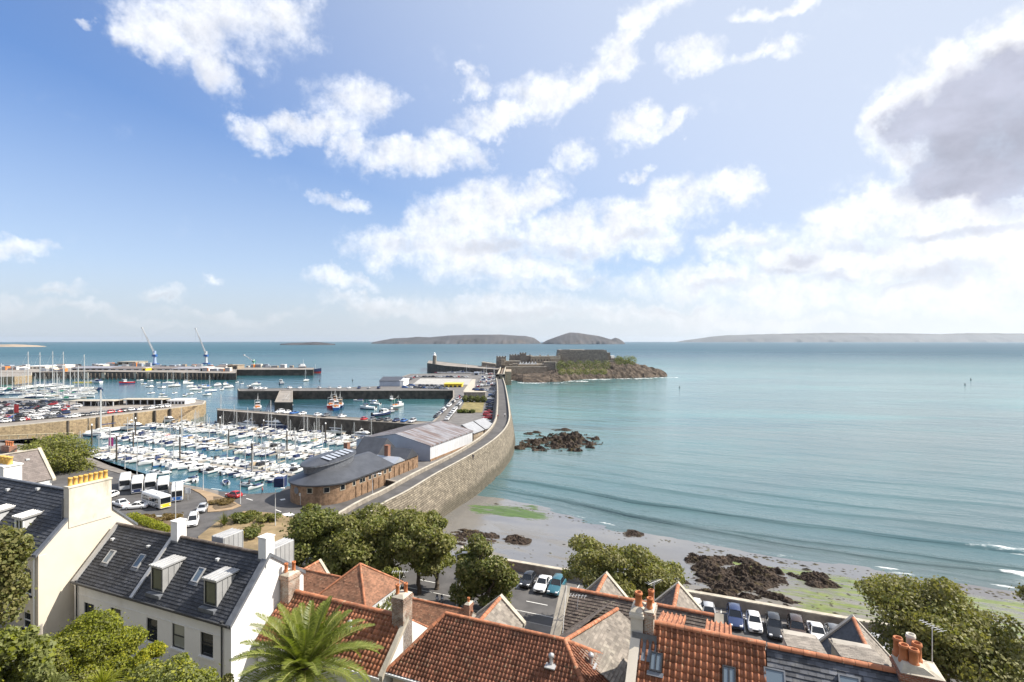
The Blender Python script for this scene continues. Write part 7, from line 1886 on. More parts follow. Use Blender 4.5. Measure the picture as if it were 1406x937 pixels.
# ================================================================== boats (bow towards +y, waterline at z = 0)
def hull(L, B, fb, bowf=.35, m=0, sheer=.25, deck_m=0, trans=.85):
    mb = MB(); R = []
    for t in (0,.12,.3,.5,.68,.82,.92,.98,1.0):
        y = -L/2+L*t; b = B/2*(trans+(1-trans)*min(1,t/.35) if t < .35 else max(.02,(1-((t-.35)/.65)**2.3)))
        z = fb*(1+sheer*t*t); k = 1-.5*max(0,t-.5)
        R.append([(-b,y,z),(-b*.93*k,y+.0,z*.34),(-b*.70*k,y-.02*L*t,-.12),(b*.70*k,y-.02*L*t,-.12),(b*.93*k,y,z*.34),(b,y,z)])
    n = 6; vs = [p for r in R for p in r]; fs = []
    for k in range(len(R)-1):
        for i in range(5): fs.append((k*n+i,k*n+i+1,(k+1)*n+i+1,(k+1)*n+i))
    mb.add(vs,fs,m,False)
    for q in range(len(fs)):
        if q % 5 in (1,2,3): mb.m[q] = 2
    mb.add(R[0],[(5,4,3,2,1,0)],m)
    for k in range(len(R)-1):
        a,b = R[k],R[k+1]; mb.poly([(a[0][0]*.97,a[0][1],a[0][2]-.03),(a[5][0]*.97,a[5][1],a[5][2]-.03),(b[5][0]*.97,b[5][1],b[5][2]-.03),(b[0][0]*.97,b[0][1],b[0][2]-.03)],deck_m)
    return mb
def frustum(mb, y0,y1,w0,w1,z0,z1,rake_f=.3,rake_b=.1,m=0,wt=.8):
    vs = [(-w0/2,y0,z0),(w0/2,y0,z0),(w1/2,y1,z0),(-w1/2,y1,z0),(-w0/2*wt,y0+rake_b,z1),(w0/2*wt,y0+rake_b,z1),(w1/2*wt,y1-rake_f,z1),(-w1/2*wt,y1-rake_f,z1)]
    return mb.add(vs,[(0,3,2,1),(4,5,6,7),(0,1,5,4),(1,2,6,5),(2,3,7,6),(3,0,4,7)],m)
def mk_cruiser(hm, cm, name='motor_cruiser', L=7.6, B=2.7):
    o = root(name,(0,0,0),frame='xyz')
    part(o,'hull',hull(L,B,.95,deck_m=1),[M[hm],M['lgrey'],M[random.choice(['navy','grey','black','blue'])]])
    c = MB(); frustum(c,-.9,L*.30,B*.72,B*.45,.93,1.55,.9,.05); frustum(c,-.95,.9,B*.70,B*.62,1.55,1.62,.1,.0); part(o,'cabin',c,M['white_gel'])
    w = MB(); frustum(w,-.75,1.25,B*.69,B*.58,1.5,1.95,.75,.0,0,.86); part(o,'windscreen',w,M['dkglass'])
    r = MB(); frustum(r,-1.1,.55,B*.62,B*.56,1.96,2.06,.15,.0,0,.94); part(o,'cabin_roof',r,M['white_gel'])
    k = MB(); frustum(k,-L*.42,-1.0,B*.70,B*.66,.95,1.85,.0,.25,0,.9); part(o,'canopy',k,M[cm])
    t = MB(); t.tube((0,-1.0,2.0),(0,-1.1,3.2),.03,.02,5); part(o,'aerial',t,M['alu'])
    for s_ in (-1,1):
        t = MB(); t.tube((s_*B*.4,L*.12,1.1),(s_*B*.12,L*.46,1.65),.02,n=4); part(o,'rail',t,M['alu'])
    return o
def mk_speedboat(hm, cm, name='speedboat', L=5.6, B=2.1):
    o = root(name,(0,0,0),frame='xyz')
    part(o,'hull',hull(L,B,.72,deck_m=1),[M[hm],M['lgrey'],M[random.choice(['navy','grey','black','blue'])]])
    w = MB(); frustum(w,-.1,.75,B*.72,B*.5,.72,1.15,.55,.5,0,.85); part(o,'windscreen',w,M['dkglass'])
    k = MB(); frustum(k,-L*.43,.0,B*.74,B*.74,.70,.98,.1,.2,0,.8); part(o,'cockpit_cover',k,M[cm])
    e = MB(); e.cbox(-.2,.2,-L/2-.45,-L/2+.05,.45,1.2,.06); e.box(-.07,.07,-L/2-.3,-L/2-.1,-.3,.45); part(o,'outboard_engine',e,M['black']); return o
def mk_fisher(hm, cm, name='fishing_launch', L=6.4, B=2.4):
    o = root(name,(0,0,0),frame='xyz')
    part(o,'hull',hull(L,B,.85,sheer=.45,deck_m=1),[M[hm],M['lgrey'],M[random.choice(['navy','grey','black','blue'])]])
    c = MB(); frustum(c,.2,1.5,B*.55,B*.5,.8,2.05,.18,.0,0,.95); part(o,'wheelhouse',c,M['white_gel'])
    w = MB(); frustum(w,.16,1.55,B*.54,B*.485,1.45,1.88,.16,.0,0,.97); part(o,'windows',w,M['dkglass'])
    r = MB(); r.cbox(-B*.3,B*.3,.05,1.6,2.05,2.13,.03); part(o,'wheelhouse_roof',r,M[cm])
    e = MB(); e.cbox(-.2,.2,-L/2-.4,-L/2+.1,.5,1.3,.05); part(o,'outboard_engine',e,M['black'])
    t = MB(); t.tube((0,.6,2.1),(0,.5,3.4),.03,.02,5); part(o,'mast',t,M['alu']); return o
def mk_rib(hm, cm, name='inflatable_boat', L=5.2, B=2.1):
    o = root(name,(0,0,0),frame='xyz'); m = MB(); pts = []
    for k in range(13):
        a = PI*k/12; pts.append((B*.4*math.cos(a),L*.12+L*.36*math.sin(a)))
    pts = [(B*.4,-L/2)]+pts+[(-B*.4,-L/2)]
    for a,b in zip(pts[:-1],pts[1:]): m.tube((*a,.38),(*b,.38),.23,n=8)
    part(o,'tube',m,M[hm])
    f = MB(); f.poly([(-B*.38,-L/2,.2),(B*.38,-L/2,.2),(B*.38,L*.1,.2),(0,L*.45,.2),(-B*.38,L*.1,.2)]); part(o,'floor',f,M['lgrey'])
    c = MB(); frustum(c,-.5,.35,.8,.7,.2,1.15,.15,.0); part(o,'console',c,M['white_gel'])
    e = MB(); e.cbox(-.2,.2,-L/2-.35,-L/2+.1,.4,1.2,.05); part(o,'outboard_engine',e,M['black']); return o
def mk_yacht(hm, cm, L=9.6, B=3.0, mast=12.5, name='sailing_yacht'):
    o = root(name,(0,0,0),frame='xyz')
    part(o,'hull',hull(L,B,.95,trans=.65,sheer=.2,deck_m=1),[M[hm],M['lgrey'],M[random.choice(['navy','grey','black','blue'])]])
    c = MB(); frustum(c,-L*.12,L*.22,B*.58,B*.36,.93,1.4,.5,.05); part(o,'cabin',c,M['white_gel'])
    w = MB(); frustum(w,-L*.09,L*.17,B*.585,B*.41,1.1,1.26,.3,.0,0,.97); part(o,'windows',w,M['dkglass'])
    t = MB(); t.tube((0,L*.08,1.3),(0,L*.08,mast),.10+(.10 if mast > 15 else .03),.10+(.05 if mast > 15 else 0),7); t.tube((-B*.3,L*.08,mast*.6),(B*.3,L*.08,mast*.6),.03,n=5); part(o,'mast',t,M['alu'])
    s_ = MB()
    for p in ((0,L*.5,1.2),(0,-L*.49,1.0),(-B*.48,L*.05,.95),(B*.48,L*.05,.95)): s_.tube((0,L*.08,mast-.1),p,.018,n=4)
    part(o,'rigging',s_,M['alu'])
    b = MB(); b.tube((0,L*.07,2.3),(0,-L*.32,2.35),.17,.12,8); part(o,'boom_cover',b,M[cm]); return o
def mk_bigyacht(hm, L=15, B=4.4, name='motor_yacht'):
    o = root(name,(0,0,0),frame='xyz')
    part(o,'hull',hull(L,B,1.6,trans=.9,deck_m=1),[M[hm],M['lgrey'],M[random.choice(['navy','grey','black','blue'])]])
    c = MB(); frustum(c,-L*.30,L*.25,B*.82,B*.5,1.58,2.5,1.6,.3); part(o,'saloon',c,M['white_gel'])
    w = MB(); frustum(w,-L*.27,L*.22,B*.80,B*.52,2.05,2.75,1.5,.2,0,.9); part(o,'windows',w,M['dkglass'])
    f = MB(); frustum(f,-L*.36,L*.12,B*.80,B*.62,2.75,3.0,.3,.0,0,.95); frustum(f,-L*.1,L*.08,B*.6,B*.5,3.0,3.6,.7,.0,0,.9); part(o,'flybridge',f,M['white_gel'])
    r = MB(); r.tube((-B*.35,-L*.15,3.0),(-B*.25,-L*.18,4.4),.09,n=6); r.tube((B*.35,-L*.15,3.0),(B*.25,-L*.18,4.4),.09,n=6); r.box(-B*.27,B*.27,-L*.2,-L*.16,4.35,4.5); r.lathe((0,-L*.18,4.5),[(.35,0),(.4,.25),(.1,.45)],10); r.tube((0,-L*.18,4.8),(0,-L*.18,6.2),.03,n=5); part(o,'radar_arch',r,M['white_gel']); return o
def mk_trawler(hm, wm, L=13, B=4.4, name='fishing_boat'):
    o = root(name,(0,0,0),frame='xyz')
    part(o,'hull',hull(L,B,1.7,sheer=.6,trans=.8,deck_m=1),[M[hm],M['lgrey'],M[random.choice(['navy','grey','black','blue'])]])
    c = MB(); frustum(c,.5,3.6,B*.6,B*.5,1.7,4.3,.25,.0,0,.95); part(o,'wheelhouse',c,M[wm])
    w = MB(); frustum(w,.45,3.68,B*.585,B*.48,3.2,3.9,.2,.0,0,.97); part(o,'windows',w,M['dkglass'])
    t = MB(); t.tube((0,.8,4.2),(0,.6,9.5),.12,.07,7); t.tube((-1.5,-L*.36,1.6),(-1.3,-L*.36,6.2),.12,n=6); t.tube((1.5,-L*.36,1.6),(1.3,-L*.36,6.2),.12,n=6); t.tube((-1.3,-L*.36,6.2),(1.3,-L*.36,6.2),.12,n=6); t.tube((0,.7,8),(0,-L*.36,6.2),.06,n=5); t.tube((0,.7,9),(0,L*.45,3.0),.04,n=4)
    part(o,'mast_and_gantry',t,M['alu'])
    g = MB(); rn = random.Random(3)
    for k in range(10): 
        x,y = rn.uniform(-1.4,1.4),rn.uniform(-L*.32,0); g.cbox(x-.4,x+.4,y-.5,y+.5,1.5,2.1+rn.uniform(0,.5),.05)
    part(o,'deck_gear',g,M['orange']); return o
def vmesh(root_): return root_
BP = {}
def bproto(key):
    if key not in BP:
        k,a,b = key
        f = {'cruiser':mk_cruiser,'speed':mk_speedboat,'fisher':mk_fisher,'rib':mk_rib,'yacht':mk_yacht}.get(k)
        if k == 'big': o = mk_bigyacht(a)
        elif k == 'trawler': o = mk_trawler(a,b)
        elif k == 'small_yacht': o = mk_yacht(a,b,7.5,2.5,9.5)
        elif k == 'racer': o = mk_yacht(a,b,13,3.9,17.5)
        else: o = f(a,b)
        BP[key] = [o,False]
    return BP[key]
CM = {'white_gel':'white','cream_gel':'cream','navy':'navy','blue':'blue','red':'red','green':'green','grey':'grey','lgrey':'pale grey','black':'black','tan':'tan','orange':'orange','yellow':'yellow','lead':'grey'}
KN = {'cruiser':'motor cruiser','speed':'speedboat','fisher':'fishing launch','rib':'inflatable boat','yacht':'sailing yacht','small_yacht':'small sailing yacht','racer':'large sailing yacht','big':'motor yacht','trawler':'fishing boat'}
def covered(k,b):
    return {'cruiser':f', {CM[b]} canopy','speed':f', {CM[b]} cover','fisher':f', {CM[b]} roof','yacht':f', {CM[b]} boom','small_yacht':f', {CM[b]} boom','racer':f', {CM[b]} boom','rib':'','big':'','trawler':f', {CM[b]} wheelhouse'}[k]
def add_boat(key, w, ang, where, group, scale=1.0, label=None):
    pr = bproto(key)
    if not pr[1]: o = pr[0]; pr[1] = True
    else: o = copy_tree(pr[0])
    o.location = Vector((w[0],w[1],SEA)) if len(w) == 2 else Vector(w); o.rotation_euler = (0,0,ang); o.scale = (scale,)*3
    k,a,b = key
    tag(o, label or f'{CM[a]} {KN[k]}{covered(k,b)}, {where}', 'boat', group); return o
rb = random.Random(40)
def rkey():
    k = rb.choice(['cruiser']*6+['speed']*5+['fisher']*3+['rib']*1+['small_yacht']*4)
    hm = rb.choice(['white_gel']*12+['cream_gel']*2+['navy','navy']) if k not in ('rib',) else rb.choice(['grey','black','lgrey'])
    cm = rb.choice(['navy','navy','black','white_gel','grey','lgrey','white_gel','white_gel','tan'])
    return (k,hm,cm)
ROWN = ['front pontoon','middle pontoon','back pontoon']
PV = [117.5,141.0,165.5]
PU0 = [-212,-236,-245]; PU1 = [-116,-122,-126]
GM = 'boats berthed in the marina'
def pont(name,mb,label):
    return solo(name,mb,M['teak'],(0,0,SEA),label,'pontoon')
for r,(v,ua,ub) in enumerate(zip(PV,PU0,PU1)):
    m = MB(); m.box(ua,ub,v-1.0,v+1.0,SEA-.3,SEA+.45)
    for k in range(int((ub-ua)/7.4)):
        u = ua+2+k*7.4; m.box(u-.25,u+.25,v-6,v-1,SEA-.2,SEA+.4); m.box(u-.25,u+.25,v+1,v+6,SEA-.2,SEA+.4)
    pont('pontoon',m,'floating walkway of the marina, '+['nearest the promenade','midway between promenade and dark pier','nearest the dark pier'][r])
    for side in (-1,1):
        u = ua+1.6; j = 0; lab = 'near' if side < 0 else 'far'
        while u < ub-1:
            if rb.random() > .04:
                key = rkey(); sc_ = rb.uniform(.76,1.02); L = {'cruiser':7.6,'speed':5.6,'fisher':6.4,'rib':5.2,'small_yacht':7.5}[key[0]]*sc_
                p = W(u+rb.uniform(-.2,.2), v+side*(1.3+L/2+rb.uniform(0,.5)))
                bow_in = rb.random() < .5
                a = ROT + (0 if (side > 0) ^ bow_in else PI) + rb.uniform(-.06,.06)
                add_boat(key,(p.x,p.y),a,f'{ORD[min(j,39)]} from left, {lab} side, {ROWN[r]}',GM,sc_); j += 1
            u += rb.uniform(2.6,3.2)
# piles of the pontoons
for i,(px,py,pt) in enumerate(((160,634,597),(247,635,598),(186,600,574),(346,651,607),(394,622,590),(314,614,588),(302,590,573),(447,605,581),(362,594,577),(183,620,592),(247,612,585),(126,612,583))):
    p = P(px,py,SEA); Y = p.y; m = MB(); zt = DZ(pt,Y); m.tube((p.x,p.y,-9),(p.x,p.y,zt-.4),.24,n=10); o = solo('mooring_pile',m,M['pile'],(p.x,p.y,SEA),f'dark steel mooring pile with white cap, standing at {"the front|the front middle|the left rear|the right front|the far right front|the centre|the rear|the far right|the right rear|the left|the left centre|the far left".split("|")[i]} of the marina','pile','piles holding the marina pontoons',frame='xyz')
    c = MB(); c.lathe((p.x,p.y,zt-.4),[(.28,0),(.28,.3),(.05,.7)],10); part(o,'cap',c,M['white_paint'])
# covers, dinghies by the wall
for i,(px,py) in enumerate(((133,632),(147,634),(215,650),(222,652),(262,660),(268,661),(310,664),(340,668),(350,670.5),(380,653))):
    p = P(px,py,SEA); add_boat(('speed','white_gel',rb.choice(['white_gel','grey','navy'])),(p.x,p.y),rb.uniform(0,6.28),f'{ORD[i]} from left along the promenade wall','small boats along the promenade wall',.85)
# larger boats near the piers
for key,px,py,ang,lab,s_ in ((('racer','white_gel','white_gel'),135,599,ROT+PI/2*-1+.1,'long white sailing yacht with a leaning mast beside the tan pier',1.1),
    (('big','white_gel','x'),187,591,ROT-PI/2+.2,'white motor yacht moored off the tan pier, nearest the arch',.95),(('big','white_gel','x'),232,580,ROT-PI/2+.1,'white motor yacht below the pier steps',.8),
    (('big','white_gel','x'),340,586,ROT+PI/2,'white motor yacht at the left end of the dark south pier',.85),(('big','navy','x'),383,589,ROT-PI/2,'navy hulled motor yacht with white upperworks along the dark south pier',1.15),
    (('big','white_gel','x'),433,592,ROT-PI/2-.1,'white motor yacht with a tall radar arch along the dark south pier',.95),(('big','cream_gel','x'),468,596,ROT-PI/2,'cream motor yacht beside the large metal shed',.9),(('big','white_gel','x'),502,602,ROT-PI/2,'white motor yacht with its stern at the large metal shed',.8),
    (('racer','lgrey','navy'),305,581,ROT+PI/2,'pale grey sailing yacht at the tip of the dark south pier',.8),(('yacht','white_gel','navy'),370,587,ROT-PI/2,'white sailing yacht with two tall masts beside the navy motor yacht',1.0)):
    p = P(px,py,SEA); add_boat(key,(p.x,p.y),ang,'',GM,s_,lab)
# tall masts inside the marina
for i,(px,py,pt) in enumerate(((143,594,535),(252,609,560),(272,594,566),(320,585,556),(338,600,560),(433,612,570),(228,604,571))):
    p = P(px,py,SEA); k = (DZ(pt,p.y)-SEA)/12.5
    add_boat(('yacht','white_gel',['navy','blue','grey','white_gel','tan','green','red'][i]),(p.x,p.y),ROT+rb.choice((0,PI)),'',GM,k if k < 1.6 else 1.6,f'tall masted white sailing yacht with a {["navy","blue","grey","white","tan","green","red"][i]} boom cover among the motor boats')
# inner yacht basin at the left
GY = 'yachts in the far left basin'
i = 0
for r,(x0,y0,x1,y1,n) in enumerate(((0,536,30,534.5,8),(2,541.5,132,537,18),(25,546.5,128,541,14),(60,549,118,547,6))):
    a = P(x0,y0,SEA); b = P(x1,y1,SEA); d = b-a; base = math.atan2(d.y,d.x)
    m = MB(); s_ = Vector((-math.sin(base),math.cos(base),0)); 
    q = [a-s_*1.3,b-s_*1.3,b+s_*1.3,a+s_*1.3]; m.prism([(p.x,p.y) for p in q],SEA-.3,SEA+.5); solo('pontoon',m,M['teak'],tuple(a),['short pontoon at the far left edge of the yacht basin','long pontoon lined with masts in the yacht basin','middle pontoon of the yacht basin','front short pontoon of the yacht basin'][r],'pontoon',frame='xyz')
    for j in range(n):
        t = (j+.5)/n; p = a.lerp(b,t)+s_*(7 if j%2 else -7)
        key = (rb.choice(['racer','yacht','yacht','cruiser']),rb.choice(['white_gel','white_gel','white_gel','cream_gel','navy']),rb.choice(['navy','tan','green','white_gel']))
        if key[0] == 'racer' and rb.random() < .4: key = ('yacht',)+key[1:]
        add_boat(key,(p.x,p.y),base+PI/2+(0 if j%2 else PI),f'{ORD[j]} along the {["far left","masted","middle","front"][r]} pontoon, left basin',GY,rb.uniform(.95,1.3))
for px,py,pt,lab in ((35.5,534,466+14,'yacht with the leftmost very tall mast in the left basin'),(52,532,484,'yacht with a very tall mast left of the middle of the left basin'),(69.5,531,482,'yacht with a very tall white mast in the middle of the left basin'),(84,534,482,'yacht with a tall mast right of the middle of the left basin'),(113,536,487,'yacht with a tall mast at the right end of the left basin')):
    p = P(px,py,SEA); k = (DZ(pt,p.y)-SEA)/17.5; add_boat(('racer','white_gel','navy'),(p.x,p.y),ROT+.3,'',GY,min(k,1.75),lab)
p = P(131,526,SEA); add_boat(('cruiser','white_gel','navy'),(p.x,p.y),1.4,'','boats on moorings',1.7,'big white launch moving off the left basin beside a yellow pontoon')
m = MB(); p = P(115,526,SEA); m.box(p.x-9,p.x+9,p.y-2,p.y+2,SEA-.3,SEA+.8); solo('pontoon',m,M['yellow'],tuple(p),'yellow floating pontoon off the left basin','pontoon',frame='xyz')
# moored boats in the pool
GP = 'boats on moorings in the outer harbour'
spots = [(174,527,'v'),(192,523,'s'),(197,528,'s'),(206,524,'s'),(205,532,'s'),(207,541,'s'),(217,526,'s'),(222,533,'s'),(222,542,'s'),(231,527,'y'),(239,531,'y'),(243,530,'c'),(223,546,'s'),(254,526,'c'),(258,527.5,'y'),(262,532,'c'),(268,536,'c'),(274,540,'s'),(276,530,'s'),(281,533,'c'),(289,538,'y'),(284,543,'s'),(298,530,'c'),(309,529,'c'),(304,536,'s'),(313,533,'c'),(325,526,'s'),(332,528,'s'),(341,531,'s'),(351,529,'c'),(386,527.5,'v'),(420,523.5,'y'),(239,541,'s'),(253,544,'s'),(260,542,'s')]
for i,(px,py,k) in enumerate(spots):
    p = P(px,py,SEA); key = {'v':('fisher','red' if i == 0 else 'grey','white_gel'),'s':('speed','white_gel',rb.choice(['blue','white_gel','navy','lgrey'])),'c':('cruiser','white_gel',rb.choice(['navy','white_gel','blue'])),'y':('small_yacht','white_gel',rb.choice(['navy','green','tan']))}[k]
    add_boat(key,(p.x,p.y),rb.uniform(.9,1.9)+PI/2,f'{ORD[i]} from the left on the moorings',GP,{'v':1.9,'s':1.15,'c':1.25,'y':1.35}[k])
# fishing dock
GF = 'fishing boats in the dock'
for px,py,key,ang,s_,lab in ((354,563,('trawler','grey','white_gel'),.4,1.0,'grey fishing boat with white gantry at the left of the rusty jetty'),(396,563,('trawler','blue','orange'),.1,1.1,'blue fishing boat with an orange wheelhouse at the right of the rusty jetty'),(391,558,('trawler','red','white_gel'),.2,.8,'red fishing boat behind the blue one at the rusty jetty'),
    (455,559,('trawler','red','white_gel'),.2,1.0,'red fishing boat leftmost in the group of tall masts'),(462,562,('trawler','blue','white_gel'),.3,1.0,'blue fishing boat nearest in the group of tall masts'),(467,559,('trawler','navy','tan'),.25,1.0,'navy fishing boat at the right of the group of tall masts'),(460,553,('trawler','grey','tan'),.2,.9,'grey fishing boat at the back of the group of tall masts'),
    (505,562,('fisher','white_gel','navy'),1.3,1.6,'white launch in the middle of the fishing dock'),(515,556,('fisher','white_gel','blue'),1.2,1.2,'small white launch behind the middle one in the fishing dock'),(512,552,('speed','white_gel','white_gel'),1.2,1.2,'white open boat below the far quay of the fishing dock'),
    (524,571,('fisher','navy','white_gel'),-.8,1.7,'dark launch moored on the string of boats near the south pier'),(532,567,('rib','grey','x'),-.8,1.7,'grey boat in the middle of the string near the south pier'),(538,564,('rib','black','x'),-.8,1.6,'black boat at the far end of the string near the south pier'),
    (546,559,('trawler','white_gel','white_gel'),-.6,.75,'white fishing boat with a mast at the head of the string'),(538,550,('fisher','green','white_gel'),.5,1.3,'green launch under the far quay of the fishing dock'),(492,551,('speed','white_gel','navy'),1.5,1.2,'small white boat under the far quay left of the green launch')):
    p = P(px,py,SEA); add_boat(key,(p.x,p.y),ang,'',GF,s_,lab)
# boats ashore before the castle
i = 0
for x0,y0,x1,y1,n in ((655,532,679,529,9),(657,526,680,523,10),(662,520.5,681,518,8),(600,513.2,660,513.8,14),(668,515,682,514,6)):
    a = P(x0,y0,1.1); b = P(x1,y1,1.1)
    for j in range(n):
        p = a.lerp(b,j/(n-1)); key = rb.choice([('speed','white_gel','white_gel'),('cruiser','white_gel','navy'),('speed','red','white_gel'),('small_yacht','white_gel','navy'),('speed','white_gel','grey')])
        add_boat(key,(p.x,p.y,1.75),rb.uniform(-.3,.3)+(PI/2 if y0 < 514 else .2),f'{ORD[j]} ashore, {["nearest rank","second rank","third rank","rank behind the pond","rank at the gate"][i]}','boats laid up before the castle',rb.uniform(.9,1.25))
    i += 1
# ship at the outer jetty head, buoys
Y = 33*F/(506-CY)
def ship():
    X = DX(420,Y); h = root('small_ship',(X,Y+6,2),'small white and dark ship lying at the end of the outer jetty','ship',frame='xyz')
    a = -1.35
    def tr(mb):
        mb.v = [(X+(x*math.cos(a)-y*math.sin(a)),Y+8+(x*math.sin(a)+y*math.cos(a)),z+SEA) for x,y,z in mb.v]; return mb
    part(h,'hull',tr(hull(30,8,4.2,sheer=.5,deck_m=1)),[M['navy'],M['grey'],M['red']])
    c = MB(); frustum(c,-11,-3,6,5.6,4.2,9.5,.6,.2); frustum(c,-9,-4,4.5,4,9.5,11.5,.6,.2); part(h,'superstructure',tr(c),M['white_gel'])
    c = MB(); frustum(c,-10.9,-2.95,6.02,5.62,7.2,8.3,.3,.1,0,.97); part(h,'windows',tr(c),M['dkglass'])
    c = MB(); c.tube((0,-6,11.5),(0,-6,17),.25,.12,7); c.tube((0,8,5),(0,8,11),.2,.12,7); part(h,'masts',tr(c),M['alu'])
ship()
for px,py,lab in ((439,524,'dark channel buoy alone left of the white shed'),(484,523,'dark channel marker before the white shed'),(933,533,'tiny dark buoy far out in the bay, left'),(1325,529,'tiny dark buoy far out in the bay near the right'),(1333,522,'tiny dark buoy beyond the other at the right')):
    p = P(px,py,SEA); m = MB(); k = .8 if p.y < 420 else .55*p.y/420; m.lathe((p.x,p.y,SEA-.2),[(1.1*k,0),(1.1*k,.7*k),(.45*k,.9*k),(.3*k,2.6*k),(.5*k,2.7*k),(.05*k,3.4*k)],10); solo('buoy',m,M['black'],(p.x,p.y,SEA),lab,'buoy',frame='xyz')
fl = MB(); p = P(19,577,1.8); fl.tube((p.x,p.y,1.8),(p.x,p.y,8.5),.08,n=6)
for k in range(6):
    x0,x1 = p.x+k*.35,p.x+(k+1)*.35; fl.add([(x0,p.y+.15*math.sin(k),5.0),(x1,p.y+.15*math.sin(k+1),4.9),(x1,p.y+.15*math.sin(k+1),8.3),(x0,p.y+.15*math.sin(k),8.4)],[(0,1,2,3)],1)
solo('feather_banner',fl,[M['alu'],M['red']],tuple(p),'red banner flag standing on the tan pier','banner',frame='xyz')
fl = MB(); p = P(149,620,SEA); fl.tube((p.x,p.y,SEA),(p.x,p.y,SEA+5),.07,n=6); fl.add([(p.x,p.y,SEA+2),(p.x+1.6,p.y+.2,SEA+1.8),(p.x+1.6,p.y+.2,SEA+5),(p.x,p.y,SEA+5)],[(0,1,2,3)],1)
solo('pink_banner',fl,[M['alu'],mk('pink_cloth',(.6,.05,.25),.8)],tuple(p),'pink banner among the boats nearest the trees','banner',frame='xyz')
# ================================================================== light, sky, camera
SUN_AZ, SUN_EL = 80.0, 46.0
sd = Vector((math.sin(math.radians(SUN_AZ))*math.cos(math.radians(SUN_EL)), math.cos(math.radians(SUN_AZ))*math.cos(math.radians(SUN_EL)), math.sin(math.radians(SUN_EL))))
ld = bpy.data.lights.new('sun','SUN'); ld.energy = 5.0; ld.angle = math.radians(.53); ld.color = (1.0,.93,.82)
lo = bpy.data.objects.new('sun',ld); COL.objects.link(lo); lo.rotation_euler = sd.to_track_quat('Z','Y').to_euler(); lo.location = (200,150,300)
w = bpy.data.worlds.new('World'); S.world = w; w.use_nodes = True
t = NT('sky', w)
def azel(px,py):
    x,y,z = (px-CX)/F, 1.0, -(py-CY)/F; return math.atan2(x,y), math.atan2(z,math.hypot(x,y))
tc = t.n('ShaderNodeTexCoord').outputs['Generated']
q = t.n('ShaderNodeSeparateXYZ',{0:tc}).outputs
cl = t.n('ShaderNodeCombineXYZ',{0:q[0],1:q[1],2:t.math('MAXIMUM',q[2],.004)}).outputs[0]
sky = t.n('ShaderNodeTexSky', sky_type='NISHITA', sun_disc=False, sun_elevation=math.radians(SUN_EL), sun_rotation=math.radians(SUN_AZ), altitude=30, air_density=1.0, dust_density=.35, ozone_density=1.6)
t.L.new(cl, sky.inputs[0])
az = t.math('ARCTAN2', q[0], q[1]); el = t.math('ARCSINE', q[2])
n1 = t.n('ShaderNodeTexNoise',{'Vector':tc,'Scale':9.0,'Detail':5.0,'Roughness':.6}).outputs['Color']
n2 = t.n('ShaderNodeTexNoise',{'Vector':t.vm('ADD',tc,(3.1,1.7,.4)),'Scale':30.0,'Detail':6.0,'Roughness':.65}).outputs['Color']
wv = t.vm('ADD', t.vm('MULTIPLY', t.vm('SUBTRACT',n1,(.5,.5,.5)), (.17,.12,0)), t.vm('MULTIPLY', t.vm('SUBTRACT',n2,(.5,.5,.5)), (.055,.045,0)))
base = t.n('ShaderNodeCombineXYZ',{0:az,1:el,2:0.0}).outputs[0]
pp = t.vm('ADD', base, wv)
# clouds: soft lumps placed in azimuth / elevation, torn by noise.  (px, py, half width, half height, strength, tilt)
CL = [(300,20,110,60,1,0),(285,95,42,48,1,0),(215,45,42,42,.9,0),(390,15,55,40,1,0),(260,55,70,55,1,0),
 (495,130,55,34,1,0),(430,165,75,24,.95,.25),(345,185,36,18,.75,0),(480,200,30,28,.85,0),(560,218,90,26,1,.05),(620,200,38,22,.9,0),(650,215,22,18,.6,0),
 (690,165,60,20,.9,.1),(745,130,55,34,1,.3),(800,108,55,26,.95,.5),(655,120,20,16,.7,0),(860,70,34,30,.9,.6),(885,20,38,30,.9,.6),(915,-10,40,25,.8,0),(960,85,45,20,.85,0),(1060,70,40,11,.6,0),(1065,8,48,14,.7,0),
 (872,172,34,24,.85,.4),(920,168,34,12,.7,.3),(795,215,24,18,.65,0),(876,238,17,9,.6,0),(465,275,24,12,.6,0),
 (530,345,50,28,.95,0),(590,318,60,36,1,.2),(670,292,85,40,1,.3),(740,262,42,26,.9,.4),(770,322,80,40,1,0),(640,345,110,36,1,0),(850,312,75,34,1,.2),(925,285,75,32,1,.35),(1000,258,34,22,.9,.3),(890,330,55,22,.8,0),(720,375,100,24,.9,0),(790,385,60,14,.7,0),
 (1015,330,50,22,.9,.2),(1090,350,95,38,1,.2),(1170,300,75,40,1,.2),(1230,270,70,30,1,0),(1300,300,110,40,1,0),(1150,355,110,36,1,0),(1290,345,140,44,1,0),(1390,330,90,60,1,0),(960,385,110,22,.85,0),(1080,400,130,26,.9,0),(1300,400,160,34,1,0),
 (1315,165,118,100,1.6,0),(1390,85,85,72,1.6,0),(1245,150,58,62,1.4,0),(1330,240,118,52,1.5,0),(1430,150,100,150,1.6,0),(1300,90,50,40,1.2,.4),
 (45,345,46,18,.75,.3),(5,350,30,14,.7,0),(225,406,34,10,.6,0),(25,430,46,14,.75,0),(300,386,16,8,.5,0),(100,412,30,8,.5,0),(130,38,14,8,.4,0),(455,390,40,12,.7,0),(500,420,50,12,.75,0),(130,438,60,9,.6,0),(330,432,90,8,.6,0),(560,430,80,14,.8,0),(690,425,140,20,.85,0),(880,432,150,16,.85,0),(1050,440,160,12,.9,0),(230,445,120,6,.5,0)]
